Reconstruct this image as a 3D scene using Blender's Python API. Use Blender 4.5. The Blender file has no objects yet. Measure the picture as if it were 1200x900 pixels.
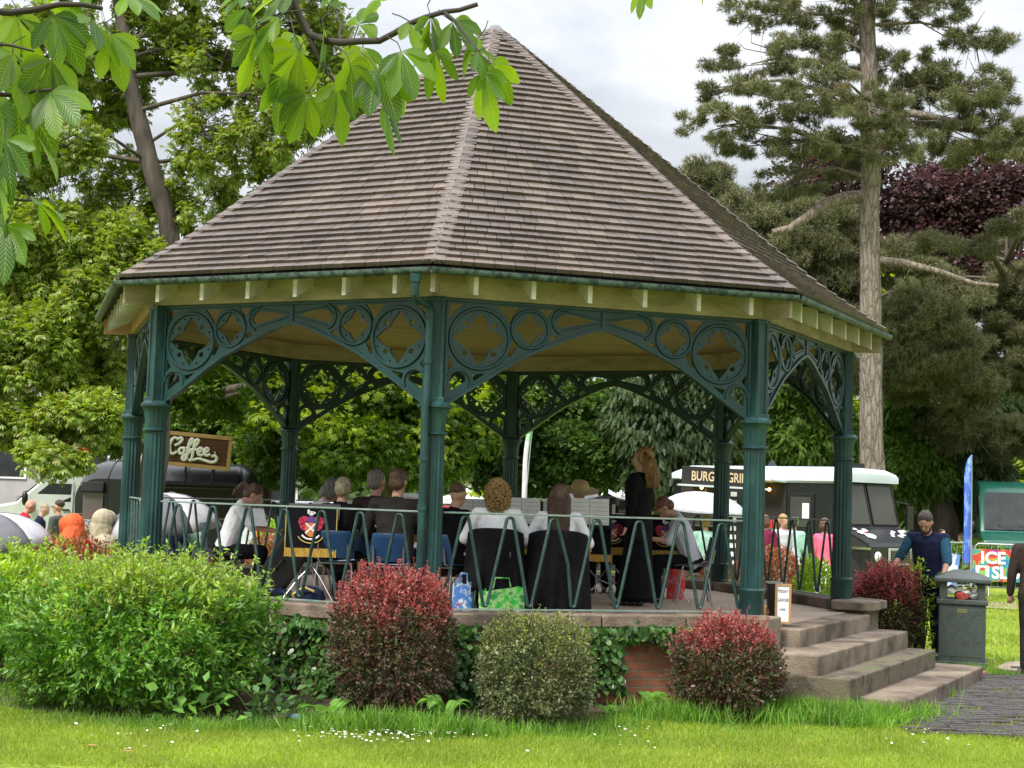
import bpy, bmesh, math, random
import numpy as np
from mathutils import Vector, Matrix, Euler

random.seed(7); RNG = np.random.default_rng(11)
SC = bpy.context.scene
COL = SC.collection
R_ = math.radians
# ------------------------------------------------------------------ camera
FPX = 1808.7; PITCH = 0.0712; ROLL = 0.0327; CZ = 1.85
SP, CP = math.sin(PITCH), math.cos(PITCH); SR, CR = math.sin(ROLL), math.cos(ROLL)
def at(px, py, Y):
    """the point at distance Y (world y) seen at pixel px,py of the 1200x900 photograph"""
    du, dv = px - 600, py - 450
    u = CR * du + SR * dv; v = -SR * du + CR * dv
    d = Vector((u, FPX * CP + v * SP, FPX * SP - v * CP)) / FPX
    return Vector((0, 0, CZ)) + d * (Y / d.y)
def gpt(px, py, z=0.0):
    a = at(px, py, 10.0); t = (z - CZ) / (a.z - CZ)
    return Vector((a.x * t, a.y * t, z))
def ppm(Y): return FPX / Y

cd = bpy.data.cameras.new('camera'); cam = bpy.data.objects.new('camera', cd); COL.objects.link(cam)
right = Vector((CR, -SR * SP, SR * CP)); up = Vector((-SR, -CR * SP, CR * CP)); fw = Vector((0, CP, SP))
M = Matrix((right, up, -fw)).transposed().to_4x4(); M.translation = (0, 0, CZ)
cam.matrix_world = M; cd.sensor_width = 36; cd.lens = FPX / 1200 * 36; cd.clip_end = 2000; cd.clip_start = .05
SC.camera = cam
# ------------------------------------------------------------------ objects
def tag(o, label=None, cat=None, group=None, kind=None):
    if label: o['label'] = label
    if cat: o['category'] = cat
    if group: o['group'] = group
    if kind: o['kind'] = kind
    return o
def thing(name, label, cat, loc=(0, 0, 0), rz=0.0, group=None):
    o = bpy.data.objects.new(name, None); COL.objects.link(o)
    o.location = loc; o.rotation_euler = (0, 0, rz); o.empty_display_size = .2
    return tag(o, label, cat, group)
def link(name, me, mat, parent=None, off=None):
    o = bpy.data.objects.new(name, me); COL.objects.link(o)
    if mat is not None:
        if len(me.materials): me.materials.clear()
        for m in (mat if isinstance(mat, (list, tuple)) else [mat]): me.materials.append(m)
    if parent is not None: o.parent = parent
    if off is not None:
        me.transform(Matrix.Translation(-Vector(off)))
    return o
def copy_tree(o, parent=None):
    c = o.copy(); COL.objects.link(c); c.parent = parent
    for ch in list(o.children): copy_tree(ch, c)
    return c
def smooth(me, ang=40):
    me.polygons.foreach_set('use_smooth', [True] * len(me.polygons))
    if ang < 180:
        try: me.set_sharp_from_angle(angle=R_(ang))
        except Exception: pass
class MB:
    """collects simple shapes and links them as ONE mesh object"""
    def __init__(s): s.v = []; s.f = []; s.m = []; s.mi = 0
    def add(s, vs, fs):
        n = len(s.v); s.v += [tuple(v) for v in vs]; s.f += [tuple(i + n for i in f) for f in fs]; s.m += [s.mi] * len(fs); return s
    def box(s, c, d, rot=None, taper=None):
        hx, hy, hz = d[0] / 2, d[1] / 2, d[2] / 2; vs = []
        for z in (-hz, hz):
            k = taper if (taper and z > 0) else 1
            for x, y in ((-hx, -hy), (hx, -hy), (hx, hy), (-hx, hy)): vs.append(Vector((x * k, y * k, z)))
        if rot is not None:
            r = rot if isinstance(rot, Matrix) else Euler(rot).to_matrix(); vs = [r @ v for v in vs]
        c = Vector(c)
        return s.add([v + c for v in vs], [(0, 3, 2, 1), (4, 5, 6, 7), (0, 1, 5, 4), (1, 2, 6, 5), (2, 3, 7, 6), (3, 0, 4, 7)])
    def bar(s, a, b, w, h, upv=(0, 0, 1)):
        a = Vector(a); b = Vector(b); d = (b - a); L = d.length; d.normalize()
        sd = d.cross(Vector(upv));
        if sd.length < 1e-4: sd = d.cross(Vector((1, 0, 0)))
        sd.normalize(); u = sd.cross(d)
        r = Matrix((d, sd, u)).transposed()
        return s.box((a + b) / 2, (L, w, h), r)
    def tube(s, pts, rad, n=8, closed=False, cap=True, squash=None):
        pts = [Vector(p) for p in pts]; N = len(pts)
        rad = rad if isinstance(rad, (list, tuple)) else [rad] * N
        rings = []; prev = None
        for i, p in enumerate(pts):
            if closed: d = pts[(i + 1) % N] - pts[i - 1]
            else: d = pts[min(i + 1, N - 1)] - pts[max(i - 1, 0)]
            if d.length < 1e-9: d = Vector((0, 0, 1))
            d.normalize()
            if prev is None:
                a = Vector((0, 0, 1)) if abs(d.z) < .9 else Vector((1, 0, 0)); sd = d.cross(a).normalized()
            else:
                sd = (prev - d * prev.dot(d))
                if sd.length < 1e-6: sd = d.cross(Vector((0, 0, 1)))
                sd.normalize()
            prev = sd; u = sd.cross(d)
            rings.append([p + (sd * math.cos(t) + u * math.sin(t)) * rad[i] for t in (k * 2 * math.pi / n for k in range(n))])
        vs = [v for r in rings for v in r]; fs = []
        for i in range(N if closed else N - 1):
            j = (i + 1) % N
            for k in range(n):
                l = (k + 1) % n; fs.append((i * n + k, i * n + l, j * n + l, j * n + k))
        if cap and not closed:
            fs.append(tuple(range(n - 1, -1, -1))); fs.append(tuple((N - 1) * n + k for k in range(n)))
        return s.add(vs, fs)
    def lathe(s, prof, n=16, c=(0, 0, 0), flute=0.0, fl_n=0):
        vs = []; fs = []; c = Vector(c)
        for r, z in prof:
            for k in range(n):
                t = 2 * math.pi * k / n; vs.append(c + Vector((r * math.cos(t), r * math.sin(t), z)))
        for i in range(len(prof) - 1):
            for k in range(n):
                l = (k + 1) % n; fs.append((i * n + k, i * n + l, (i + 1) * n + l, (i + 1) * n + k))
        fs.append(tuple(range(n - 1, -1, -1))); fs.append(tuple((len(prof) - 1) * n + k for k in range(n)))
        return s.add(vs, fs)
    def ball(s, c, r, seg=10, rings=7):
        r = r if isinstance(r, (tuple, list, Vector)) else (r, r, r); c = Vector(c); vs = []; fs = []
        for i in range(1, rings):
            p = math.pi * i / rings
            for k in range(seg):
                t = 2 * math.pi * k / seg; vs.append(c + Vector((r[0] * math.sin(p) * math.cos(t), r[1] * math.sin(p) * math.sin(t), r[2] * math.cos(p))))
        top = len(vs); vs.append(c + Vector((0, 0, r[2]))); bot = len(vs); vs.append(c - Vector((0, 0, r[2])))
        for i in range(rings - 2):
            for k in range(seg):
                l = (k + 1) % seg; fs.append((i * seg + k, (i + 1) * seg + k, (i + 1) * seg + l, i * seg + l))
        for k in range(seg):
            l = (k + 1) % seg; fs.append((top, k, l)); fs.append((bot, (rings - 2) * seg + l, (rings - 2) * seg + k))
        return s.add(vs, fs)
    def prism(s, poly, z0, z1, xf=None):
        """polygon in (x,y) extruded z0..z1; xf maps each Vector"""
        n = len(poly); vs = [Vector((x, y, z0)) for x, y in poly] + [Vector((x, y, z1)) for x, y in poly]
        if xf: vs = [xf(v) for v in vs]
        fs = [tuple(range(n - 1, -1, -1)), tuple(range(n, 2 * n))] + [(i, (i + 1) % n, n + (i + 1) % n, n + i) for i in range(n)]
        return s.add(vs, fs)
    def quad(s, a, b, c, d): return s.add([a, b, c, d], [(0, 1, 2, 3)])
    def build(s, name, mat, parent=None, off=None, sm=None, bevel=0, seg=2):
        me = bpy.data.meshes.new(name); me.from_pydata(s.v, [], s.f)
        o = link(name, me, mat, parent, off)
        if any(s.m): me.polygons.foreach_set('material_index', s.m)
        bm = bmesh.new(); bm.from_mesh(me); bmesh.ops.recalc_face_normals(bm, faces=bm.faces); bm.to_mesh(me); bm.free()
        if sm: smooth(me, sm)
        if bevel:
            b = o.modifiers.new('bevel', 'BEVEL'); b.width = bevel; b.segments = seg; b.limit_method = 'ANGLE'; b.angle_limit = R_(40)
        return o
# ------------------------------------------------------------------ materials
def nd(nt, t, **kw):
    n = nt.nodes.new(t)
    for k, v in kw.items():
        if k.startswith('_'): setattr(n, k[1:], v)
        else: n.inputs[k].default_value = v
    return n
def rgba(c): return (c[0], c[1], c[2], 1.0)
def ramp(nt, stops, fac):
    r = nt.nodes.new('ShaderNodeValToRGB'); e = r.color_ramp.elements
    while len(e) > len(stops): e.remove(e[-1])
    while len(e) < len(stops): e.new(.5)
    for i, (p, c) in enumerate(stops): e[i].position = p; e[i].color = rgba(c)
    nt.links.new(fac, r.inputs[0]); return r
MATS = {}
def pm(name, c1, c2=None, scale=6.0, rough=.6, metal=0.0, bump=0.0, bscale=None, stretch=(1, 1, 1), detail=6, spec=.5,
       trans=0.0, island=0.0, coat=0.0, sheen=0.0, c3=None, emis=None, estr=0, contrast=(.35, .65)):
    if name in MATS: return MATS[name]
    m = bpy.data.materials.new(name); m.use_nodes = True; nt = m.node_tree; L = nt.links
    b = nt.nodes['Principled BSDF']; b.inputs['Roughness'].default_value = rough; b.inputs['Metallic'].default_value = metal
    b.inputs['Specular IOR Level'].default_value = spec
    if trans: b.inputs['Transmission Weight'].default_value = trans
    if coat: b.inputs['Coat Weight'].default_value = coat; b.inputs['Coat Roughness'].default_value = .06
    if sheen: b.inputs['Sheen Weight'].default_value = sheen
    if emis: b.inputs['Emission Color'].default_value = rgba(emis); b.inputs['Emission Strength'].default_value = estr
    tc = nd(nt, 'ShaderNodeTexCoord'); mp = nd(nt, 'ShaderNodeMapping'); mp.inputs['Scale'].default_value = stretch
    L.new(tc.outputs['Object'], mp.inputs[0])
    if c2 is None: c2 = tuple(x * .8 for x in c1)
    no = nd(nt, 'ShaderNodeTexNoise', Scale=scale, Detail=detail, Roughness=.6); L.new(mp.outputs[0], no.inputs[0])
    st = [(contrast[0], c1), (contrast[1], c2)]
    if c3: st = [(contrast[0], c1), (.5, c2), (contrast[1], c3)]
    r = ramp(nt, st, no.outputs[0]); out = r.outputs[0]
    if island:
        g = nd(nt, 'ShaderNodeNewGeometry'); hs = nd(nt, 'ShaderNodeHueSaturation')
        mr = nd(nt, 'ShaderNodeMapRange'); mr.inputs[3].default_value = 1 - island; mr.inputs[4].default_value = 1 + island
        L.new(g.outputs['Random Per Island'], mr.inputs[0]); L.new(mr.outputs[0], hs.inputs['Value']); L.new(out, hs.inputs['Color']); out = hs.outputs[0]
    L.new(out, b.inputs['Base Color'])
    if bump:
        n2 = nd(nt, 'ShaderNodeTexNoise', Scale=bscale or scale * 4, Detail=8.0, Roughness=.65); L.new(mp.outputs[0], n2.inputs[0])
        bu = nd(nt, 'ShaderNodeBump', Strength=min(1, bump), Distance=.02 * max(1, bump)); L.new(n2.outputs[0], bu.inputs['Height']); L.new(bu.outputs[0], b.inputs['Normal'])
    MATS[name] = m; return m
def leafmat(name, cols, trans=.35, rough=.45, tscale=1.0, patch=.0, pcol=None, tcol=None):
    """leaf: colour picked per leaf, part of the light passes through"""
    if name in MATS: return MATS[name]
    m = bpy.data.materials.new(name); m.use_nodes = True; nt = m.node_tree; L = nt.links
    b = nt.nodes['Principled BSDF']; b.inputs['Roughness'].default_value = rough; b.inputs['Specular IOR Level'].default_value = .35
    g = nd(nt, 'ShaderNodeNewGeometry'); n = len(cols)
    r = ramp(nt, [(i / max(1, n - 1), c) for i, c in enumerate(cols)], g.outputs['Random Per Island'])
    tc = nd(nt, 'ShaderNodeTexCoord'); no = nd(nt, 'ShaderNodeTexNoise', Scale=tscale, Detail=3.0); L.new(tc.outputs['Object'], no.inputs[0])
    hs = nd(nt, 'ShaderNodeHueSaturation'); mr = nd(nt, 'ShaderNodeMapRange'); mr.inputs[1].default_value = .3; mr.inputs[2].default_value = .7; mr.inputs[3].default_value = .72; mr.inputs[4].default_value = 1.28
    L.new(no.outputs[0], mr.inputs[0]); L.new(mr.outputs[0], hs.inputs['Value']); L.new(r.outputs[0], hs.inputs['Color']); out = hs.outputs[0]
    if pcol:
        mx = nd(nt, 'ShaderNodeMix', _data_type='RGBA'); n3 = nd(nt, 'ShaderNodeTexNoise', Scale=tscale * 1.7, Detail=2.0); L.new(tc.outputs['Object'], n3.inputs[0])
        m3 = nd(nt, 'ShaderNodeMapRange'); m3.inputs[1].default_value = .62 - patch; m3.inputs[2].default_value = .72 - patch; L.new(n3.outputs[0], m3.inputs[0])
        L.new(m3.outputs[0], mx.inputs[0]); L.new(out, mx.inputs[6]); mx.inputs[7].default_value = rgba(pcol); out = mx.outputs[2]
    L.new(out, b.inputs['Base Color'])
    t = nd(nt, 'ShaderNodeBsdfTranslucent'); ms = nd(nt, 'ShaderNodeMixShader'); ms.inputs[0].default_value = trans
    h2 = nd(nt, 'ShaderNodeHueSaturation', Hue=.485, Saturation=1.15, Value=1.5); L.new(out, h2.inputs['Color']); L.new(h2.outputs[0], t.inputs[0])
    L.new(b.outputs[0], ms.inputs[1]); L.new(t.outputs[0], ms.inputs[2]); L.new(ms.outputs[0], nt.nodes['Material Output'].inputs[0])
    MATS[name] = m; return m
# ------------------------------------------------------------------ leaves (numpy)
def rot_from(ax, nr):
    """rows: leaf axis x, side y, normal z"""
    ax = ax / (np.linalg.norm(ax, axis=1, keepdims=True) + 1e-9)
    sd = np.cross(nr, ax); sd /= (np.linalg.norm(sd, axis=1, keepdims=True) + 1e-9)
    n = np.cross(ax, sd)
    return np.stack([ax, sd, n], axis=1)
TPL = {
    'oval': (np.array([(0, 0, 0), (.35, -.24, .03), (.75, -.2, .02), (1, 0, -.06), (.75, .2, .02), (.35, .24, .03)]), [(0, 1, 2, 3, 4, 5)]),
    'fold': (np.array([(0, 0, 0), (.4, -.22, .07), (1, 0, -.08), (.4, .22, .07), (.5, 0, 0)]), [(0, 1, 4), (1, 2, 4), (0, 4, 3), (4, 2, 3)]),
    'diam': (np.array([(0, 0, 0), (.45, -.27, .05), (1, 0, -.05), (.45, .27, .05)]), [(0, 1, 2, 3)]),
    'blade': (np.array([(0, -.035, 0), (0, .035, 0), (.55, .028, .0), (.55, -.028, .0), (1, 0, -.16)]), [(0, 1, 2, 3), (3, 2, 4)]),
    'needle': (np.array([(0, -.05, 0), (0, .05, 0), (1, 0, 0)]), [(0, 1, 2)]),
}
def _palm(nl=5, droop=.35, w=.17):
    V = []; F = []
    for i in range(nl):
        a = (i - (nl - 1) / 2) * (2.1 / (nl - 1)) * 1.15; L = 1 - .13 * abs(i - (nl - 1) / 2)
        d = np.array((math.cos(a), math.sin(a), 0)); s = np.array((-math.sin(a), math.cos(a), 0)); n = len(V)
        V += [d * .04, d * L * .62 + s * w * L - np.array((0, 0, droop * .25)), d * L - np.array((0, 0, droop)), d * L * .62 - s * w * L - np.array((0, 0, droop * .25))]
        F.append((n, n + 3, n + 2, n + 1))
    return np.array(V), F
TPL['palm'] = _palm()
def _tuft(k=7):
    rg = np.random.default_rng(3); V = []; F = []
    for i in range(k):
        d = np.array((1, 0, 0)) * .9 + rg.normal(0, .5, 3); d /= np.linalg.norm(d); s = np.cross(d, rg.normal(0, 1, 3)); s /= np.linalg.norm(s); n = len(V)
        V += [d * .05 + s * .05, d * .05 - s * .05, d]; F.append((n, n + 1, n + 2))
    return np.array(V), F
TPL['tuft'] = _tuft(); TPL['tuft12'] = _tuft(11)
def _spray(k=9):
    V = []; F = []
    for i in range(k):
        t = (i // 2) / (k / 2); sg = 1 if i % 2 else -1; n = len(V)
        b = np.array((t * .9, 0, -.15 * t * t)); e = b + np.array((.3, sg * .22 * (1 - .5 * t), -.06)); s = np.array((.07, -.05 * sg, 0))
        V += [b, b + s * 1.3, e + s * .3, e - s * .6]; F.append((n, n + 1, n + 2, n + 3))
    return np.array(V), F
TPL['spray'] = _spray()
def leaves(P, AX, NR, S, shape, wid=1.0):
    T, F = TPL[shape]; T = T * np.array((1, wid, 1)); N = len(P); k = len(T)
    R = rot_from(AX, NR)
    V = P[:, None, :] + np.einsum('kj,njc->nkc', T, R) * S[:, None, None]
    return V.reshape(-1, 3), F, k, N
def mesh_np(name, blocks):
    """blocks: list of (verts, faces template, verts per leaf, count[, material index])"""
    Vs = []; LI = []; LS = []; LT = []; MI = []; off = 0; lo = 0
    for b in blocks:
        V, F, k, N = b[:4]; mi = b[4] if len(b) > 4 else 0
        Vs.append(V)
        fi = np.concatenate([np.array(f) for f in F]); ln = np.array([len(f) for f in F])
        li = (off + np.arange(N)[:, None] * k + fi[None, :]).reshape(-1); LI.append(li)
        lt = np.tile(ln, N); st = lo + np.concatenate([[0], np.cumsum(lt)[:-1]]); LS.append(st); LT.append(lt); MI.append(np.full(len(lt), mi))
        off += len(V); lo += len(li)
    V = np.concatenate(Vs); LI = np.concatenate(LI); LS = np.concatenate(LS); LT = np.concatenate(LT); MI = np.concatenate(MI)
    me = bpy.data.meshes.new(name); me.vertices.add(len(V)); me.vertices.foreach_set('co', V.astype(np.float32).ravel())
    me.loops.add(len(LI)); me.loops.foreach_set('vertex_index', LI.astype(np.int32))
    me.polygons.add(len(LS)); me.polygons.foreach_set('loop_start', LS.astype(np.int32)); me.polygons.foreach_set('loop_total', LT.astype(np.int32))
    me.polygons.foreach_set('material_index', MI.astype(np.int32))
    me.update(calc_edges=True); me.validate(); return me
def unit(n, rg=None):
    v = (rg or RNG).normal(0, 1, (n, 3)); return v / np.linalg.norm(v, axis=1, keepdims=True)
# ================================================================== BANDSTAND
RB = 4.1; BCX, BCY = -0.0806 * RB, 4.3219 * RB; ROT0 = -2.441; DZ = .685; ZC = .765 + CZ; ZT = 1.722 + CZ
EZ = .4684 * RB + CZ; EA = 1.1084 * RB; APZ = 1.3174 * RB + CZ
def oc(i, r, z=0.0):
    a = ROT0 + i * math.pi / 4; return Vector((BCX + r * math.cos(a), BCY + r * math.sin(a), z))
BO = Vector((BCX, BCY, 0))
m_green = pm('green_paint', (.003, .024, .025), (.006, .042, .043), 3, .38, bump=.12, bscale=30, contrast=(.3, .7), spec=.5)
m_greenw = pm('green_paint_worn', (.003, .020, .021), (.006, .038, .038), 7, .45, bump=.35, bscale=45, spec=.45, c3=(.022, .085, .08), contrast=(.3, .78), stretch=(1, 1, .3), detail=10)
m_rail = pm('rail_paint', (.008, .040, .036), (.045, .08, .07), 9, .5, bump=.3, bscale=50, contrast=(.45, .75))
m_railtop = pm('rail_top_paint', (.10, .18, .155), (.22, .25, .22), 6, .45, bump=.3, bscale=40)
m_fascia = pm('fascia_board', (.38, .305, .215), (.22, .175, .12), 2.5, .75, bump=.3, bscale=20, stretch=(1, 1, 3))
m_fred = pm('fascia_board_fresh', (.30, .15, .075), (.36, .21, .11), 3, .7, bump=.3, bscale=20)
m_tail = pm('rafter_tail', (.62, .58, .50), (.42, .38, .31), 4, .7, bump=.3, bscale=25)
m_plank = None
def plank_mat():
    m = bpy.data.materials.new('ceiling_planks'); m.use_nodes = True; nt = m.node_tree; L = nt.links; b = nt.nodes['Principled BSDF']; b.inputs['Roughness'].default_value = .65
    tc = nd(nt, 'ShaderNodeTexCoord'); mp = nd(nt, 'ShaderNodeMapping'); mp.inputs['Rotation'].default_value = (0, 0, R_(-8)); L.new(tc.outputs['Object'], mp.inputs[0])
    br = nd(nt, 'ShaderNodeTexBrick', Scale=1.0); br.inputs['Mortar Size'].default_value = .006; br.inputs['Brick Width'].default_value = 2.4; br.inputs['Row Height'].default_value = .11
    br.inputs['Color1'].default_value = (.30, .18, .105, 1); br.inputs['Color2'].default_value = (.21, .125, .075, 1); br.inputs['Mortar'].default_value = (.05, .03, .02, 1)
    L.new(mp.outputs[0], br.inputs[0]); m2 = nd(nt, 'ShaderNodeMapping'); m2.inputs['Scale'].default_value = (1, 14, 1); L.new(mp.outputs[0], m2.inputs[0])
    no = nd(nt, 'ShaderNodeTexNoise', Scale=2.5, Detail=6.0); L.new(m2.outputs[0], no.inputs[0])
    mx = nd(nt, 'ShaderNodeMix', _data_type='RGBA', _blend_type='MULTIPLY'); mx.inputs[0].default_value = .8
    r = ramp(nt, [(.3, (.6, .55, .5)), (.7, (1.2, 1.15, 1.05))], no.outputs[0]); L.new(br.outputs[0], mx.inputs[6]); L.new(r.outputs[0], mx.inputs[7]); L.new(mx.outputs[2], b.inputs['Base Color'])
    bu = nd(nt, 'ShaderNodeBump', Strength=.5, Distance=.01); L.new(br.outputs['Fac'], bu.inputs['Height']); bu.invert = True; L.new(bu.outputs[0], b.inputs['Normal'])
    return m
m_plank = plank_mat()
def shingle_mat():
    m = bpy.data.materials.new('cedar_shingles'); m.use_nodes = True; nt = m.node_tree; L = nt.links; b = nt.nodes['Principled BSDF']; b.inputs['Roughness'].default_value = .5; b.inputs['Specular IOR Level'].default_value = .45
    g = nd(nt, 'ShaderNodeNewGeometry'); r = ramp(nt, [(0, (.074, .056, .049)), (.3, (.092, .069, .060)), (.6, (.106, .081, .070)), (.88, (.132, .101, .083)), (1, (.082, .060, .055))], g.outputs['Random Per Island'])
    tc = nd(nt, 'ShaderNodeTexCoord'); no = nd(nt, 'ShaderNodeTexNoise', Scale=.9, Detail=5.0); L.new(tc.outputs['Object'], no.inputs[0])
    r2 = ramp(nt, [(.3, (.70, .68, .70)), (.5, (1.0, 1.0, .98)), (.7, (1.3, 1.28, 1.22))], no.outputs[0])
    n3 = nd(nt, 'ShaderNodeTexNoise', Scale=40.0, Detail=4.0); mp = nd(nt, 'ShaderNodeMapping'); mp.inputs['Scale'].default_value = (1, 1, .25); L.new(tc.outputs['Object'], mp.inputs[0]); L.new(mp.outputs[0], n3.inputs[0])
    r3 = ramp(nt, [(.3, (.75, .75, .75)), (.7, (1.2, 1.2, 1.2))], n3.outputs[0])
    a = nd(nt, 'ShaderNodeMix', _data_type='RGBA', _blend_type='MULTIPLY'); a.inputs[0].default_value = 1; c = nd(nt, 'ShaderNodeMix', _data_type='RGBA', _blend_type='MULTIPLY'); c.inputs[0].default_value = .9
    L.new(r.outputs[0], a.inputs[6]); L.new(r2.outputs[0], a.inputs[7]); L.new(a.outputs[2], c.inputs[6]); L.new(r3.outputs[0], c.inputs[7]); L.new(c.outputs[2], b.inputs['Base Color'])
    bu = nd(nt, 'ShaderNodeBump', Strength=.35, Distance=.006); L.new(n3.outputs[0], bu.inputs['Height']); L.new(bu.outputs[0], b.inputs['Normal'])
    return m
m_shingle = shingle_mat()
def brick_mat(name='red_brick', sc=1.0, c1=(.36, .13, .075), c2=(.25, .09, .055), mo=(.20, .165, .125), bw=.225, rh=.075):
    m = bpy.data.materials.new(name); m.use_nodes = True; nt = m.node_tree; L = nt.links; b = nt.nodes['Principled BSDF']; b.inputs['Roughness'].default_value = .85
    uv = nd(nt, 'ShaderNodeUVMap'); br = nd(nt, 'ShaderNodeTexBrick', Scale=sc); br.inputs['Mortar Size'].default_value = .008; br.inputs['Brick Width'].default_value = bw; br.inputs['Row Height'].default_value = rh; br.inputs['Mortar Smooth'].default_value = .2
    br.inputs['Color1'].default_value = rgba(c1); br.inputs['Color2'].default_value = rgba(c2); br.inputs['Mortar'].default_value = rgba(mo); L.new(uv.outputs[0], br.inputs[0])
    tc = nd(nt, 'ShaderNodeTexCoord'); no = nd(nt, 'ShaderNodeTexNoise', Scale=5.0, Detail=8.0); L.new(tc.outputs['Object'], no.inputs[0]); r = ramp(nt, [(.3, (.55, .6, .5)), (.7, (1.25, 1.2, 1.15))], no.outputs[0])
    mx = nd(nt, 'ShaderNodeMix', _data_type='RGBA', _blend_type='MULTIPLY'); mx.inputs[0].default_value = .9; L.new(br.outputs[0], mx.inputs[6]); L.new(r.outputs[0], mx.inputs[7]); L.new(mx.outputs[2], b.inputs['Base Color'])
    bu = nd(nt, 'ShaderNodeBump', Strength=.8, Distance=.008); bu.invert = True; L.new(br.outputs['Fac'], bu.inputs['Height']); n4 = nd(nt, 'ShaderNodeTexNoise', Scale=60.0); L.new(tc.outputs['Object'], n4.inputs[0])
    b2 = nd(nt, 'ShaderNodeBump', Strength=.4, Distance=.004); L.new(n4.outputs[0], b2.inputs['Height']); L.new(bu.outputs[0], b2.inputs['Normal']); L.new(b2.outputs[0], b.inputs['Normal'])
    return m
m_brick = brick_mat()
m_stone = pm('step_stone', (.07, .052, .036), (.17, .128, .092), 2.6, .85, bump=.7, bscale=45, c3=(.25, .205, .155), contrast=(.36, .64), detail=9)
m_deck = pm('deck_screed', (.42, .33, .25), (.33, .255, .19), 1.6, .8, bump=.4, bscale=60)
m_moss = pm('mossy_stone', (.06, .05, .032), (.14, .11, .075), 5, .9, bump=.7, bscale=40, c3=(.09, .11, .04), contrast=(.35, .68))

stand = thing('bandstand', 'octagonal park bandstand with shingled roof and dark green cast iron columns and arches', 'bandstand', BO)
# --- shingled roof: eight slopes with a slight bellcast
prof = [(0.0, 0.0), (.16, .138), (1.0, 1.0)]   # fraction inwards, fraction up
def roofpt(i, f, t, lift=0.0):
    """face i, t 0..1 along the eave, f 0..1 inwards"""
    z = np.interp(f, [p[0] for p in prof], [p[1] for p in prof])
    r = EA * (1 - f); a = oc(i, r); b = oc(i + 1, r); p = a.lerp(b, t); p.z = EZ + .03 + z * (APZ - EZ) + lift; return p
for i in range(8):
    mb = MB(); rows = 40; rg = random.Random(i)
    n0 = None
    for k in range(rows):
        f0 = k / rows; f1 = min(1, (k + 1.55) / rows); fm = (k + .0) / rows
        L = (oc(i, EA * (1 - f0)) - oc(i + 1, EA * (1 - f0))).length
        if L < .12: continue
        x = -rg.random() * .15; edges = [0.0]
        while True:
            x += rg.choice((.11, .14, .16, .19, .22));
            if x >= L - .05: break
            if x > .05: edges.append(x)
        edges.append(L)
        # slope direction vectors
        c0 = roofpt(i, f0, .5); c1 = roofpt(i, f1, .5); nrm = (roofpt(i, f0, 1) - roofpt(i, f0, 0)).cross(c1 - c0).normalized()
        if nrm.z < 0: nrm = -nrm
        for a, b in zip(edges[:-1], edges[1:]):
            g = .003; t0 = (a + g) / L; t1 = (b - g) / L
            th = .038 + rg.random() * .003; dz = rg.uniform(-.0015, .0015); w = rg.uniform(-.004, .004)
            fo0 = f0 + w / 5.4
            lo0 = roofpt(i, fo0, t0); lo1 = roofpt(i, fo0, t1); hi0 = roofpt(i, f1, t0); hi1 = roofpt(i, f1, t1)
            up0 = nrm * (th + .012 + dz)
            mb.add([lo0 + nrm * .010, lo1 + nrm * .010, hi1, hi0, lo0 + up0, lo1 + up0, hi1 + nrm * .006, hi0 + nrm * .006],
                   [(4, 5, 6, 7), (0, 1, 5, 4), (1, 2, 6, 5), (3, 0, 4, 7)])
    mb.build('roof_slope', m_shingle, stand, BO)
ud = MB()
for i in range(8):
    a = [roofpt(i, f, 0, -.02) for f in (0, .16, 1)]; b = [roofpt(i, f, 1, -.02) for f in (0, .16, 1)]
    ud.quad(a[0], b[0], b[1], a[1]); ud.add([a[1], b[1], a[2]], [(0, 1, 2)])
ud.build('roof_decking', pm('roof_felt', (.03, .025, .02)), stand, BO)
for i in range(8):
    mb = MB(); rows = 40; rg = random.Random(50 + i)
    for k in range(rows):
        f0 = k / rows * .985; f1 = f0 + 1.35 / rows
        c0 = roofpt(i, f0, 0); c1 = roofpt(i, min(1, f1), 0)
        for sgn in (-1, 1):
            j = i if sgn > 0 else i - 1
            tt = 0.0 if sgn > 0 else 1.0
            L = (oc(i, EA * (1 - f0)) - oc(i + 1, EA * (1 - f0))).length; wd = min(.5 * L, .10 + rg.uniform(-.008, .008)) / max(L, .05)
            L1 = (oc(i, EA * (1 - min(.995, f1))) - oc(i + 1, EA * (1 - min(.995, f1)))).length; w1 = min(.5 * L1, .10) / max(L1, .05)
            t0 = tt + sgn * wd; t1 = tt + sgn * w1
            p = [c0, roofpt(j, f0, t0), roofpt(j, min(1, f1), t1), c1]
            n = (p[1] - p[0]).cross(p[3] - p[0]).normalized();
            if n.z < 0: n = -n
            h = .062 + rg.uniform(-.003, .004)
            uz = Vector((0, 0, 1 / max(.5, n.z))); q = [p[0] + uz * .052, p[1] + n * (h - .016), p[2] + n * (h - .036), p[3] + uz * .028]
            mb.add([p[0] + n * .03, p[1] + n * .03, p[2], p[3]] + q, [(4, 5, 6, 7), (0, 1, 5, 4), (1, 2, 6, 5), (3, 0, 4, 7), (2, 3, 7, 6)])
    mb.build('hip_tiles', m_shingle, stand, BO)
MB().lathe([(.02, APZ + .06), (.06, APZ + .05), (.10, APZ + .01), (.16, APZ - .06)][::-1], 8, (BCX, BCY, 0)).build('roof_cap', pm('lead', (.16, .16, .17), rough=.5), stand, BO)
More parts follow.
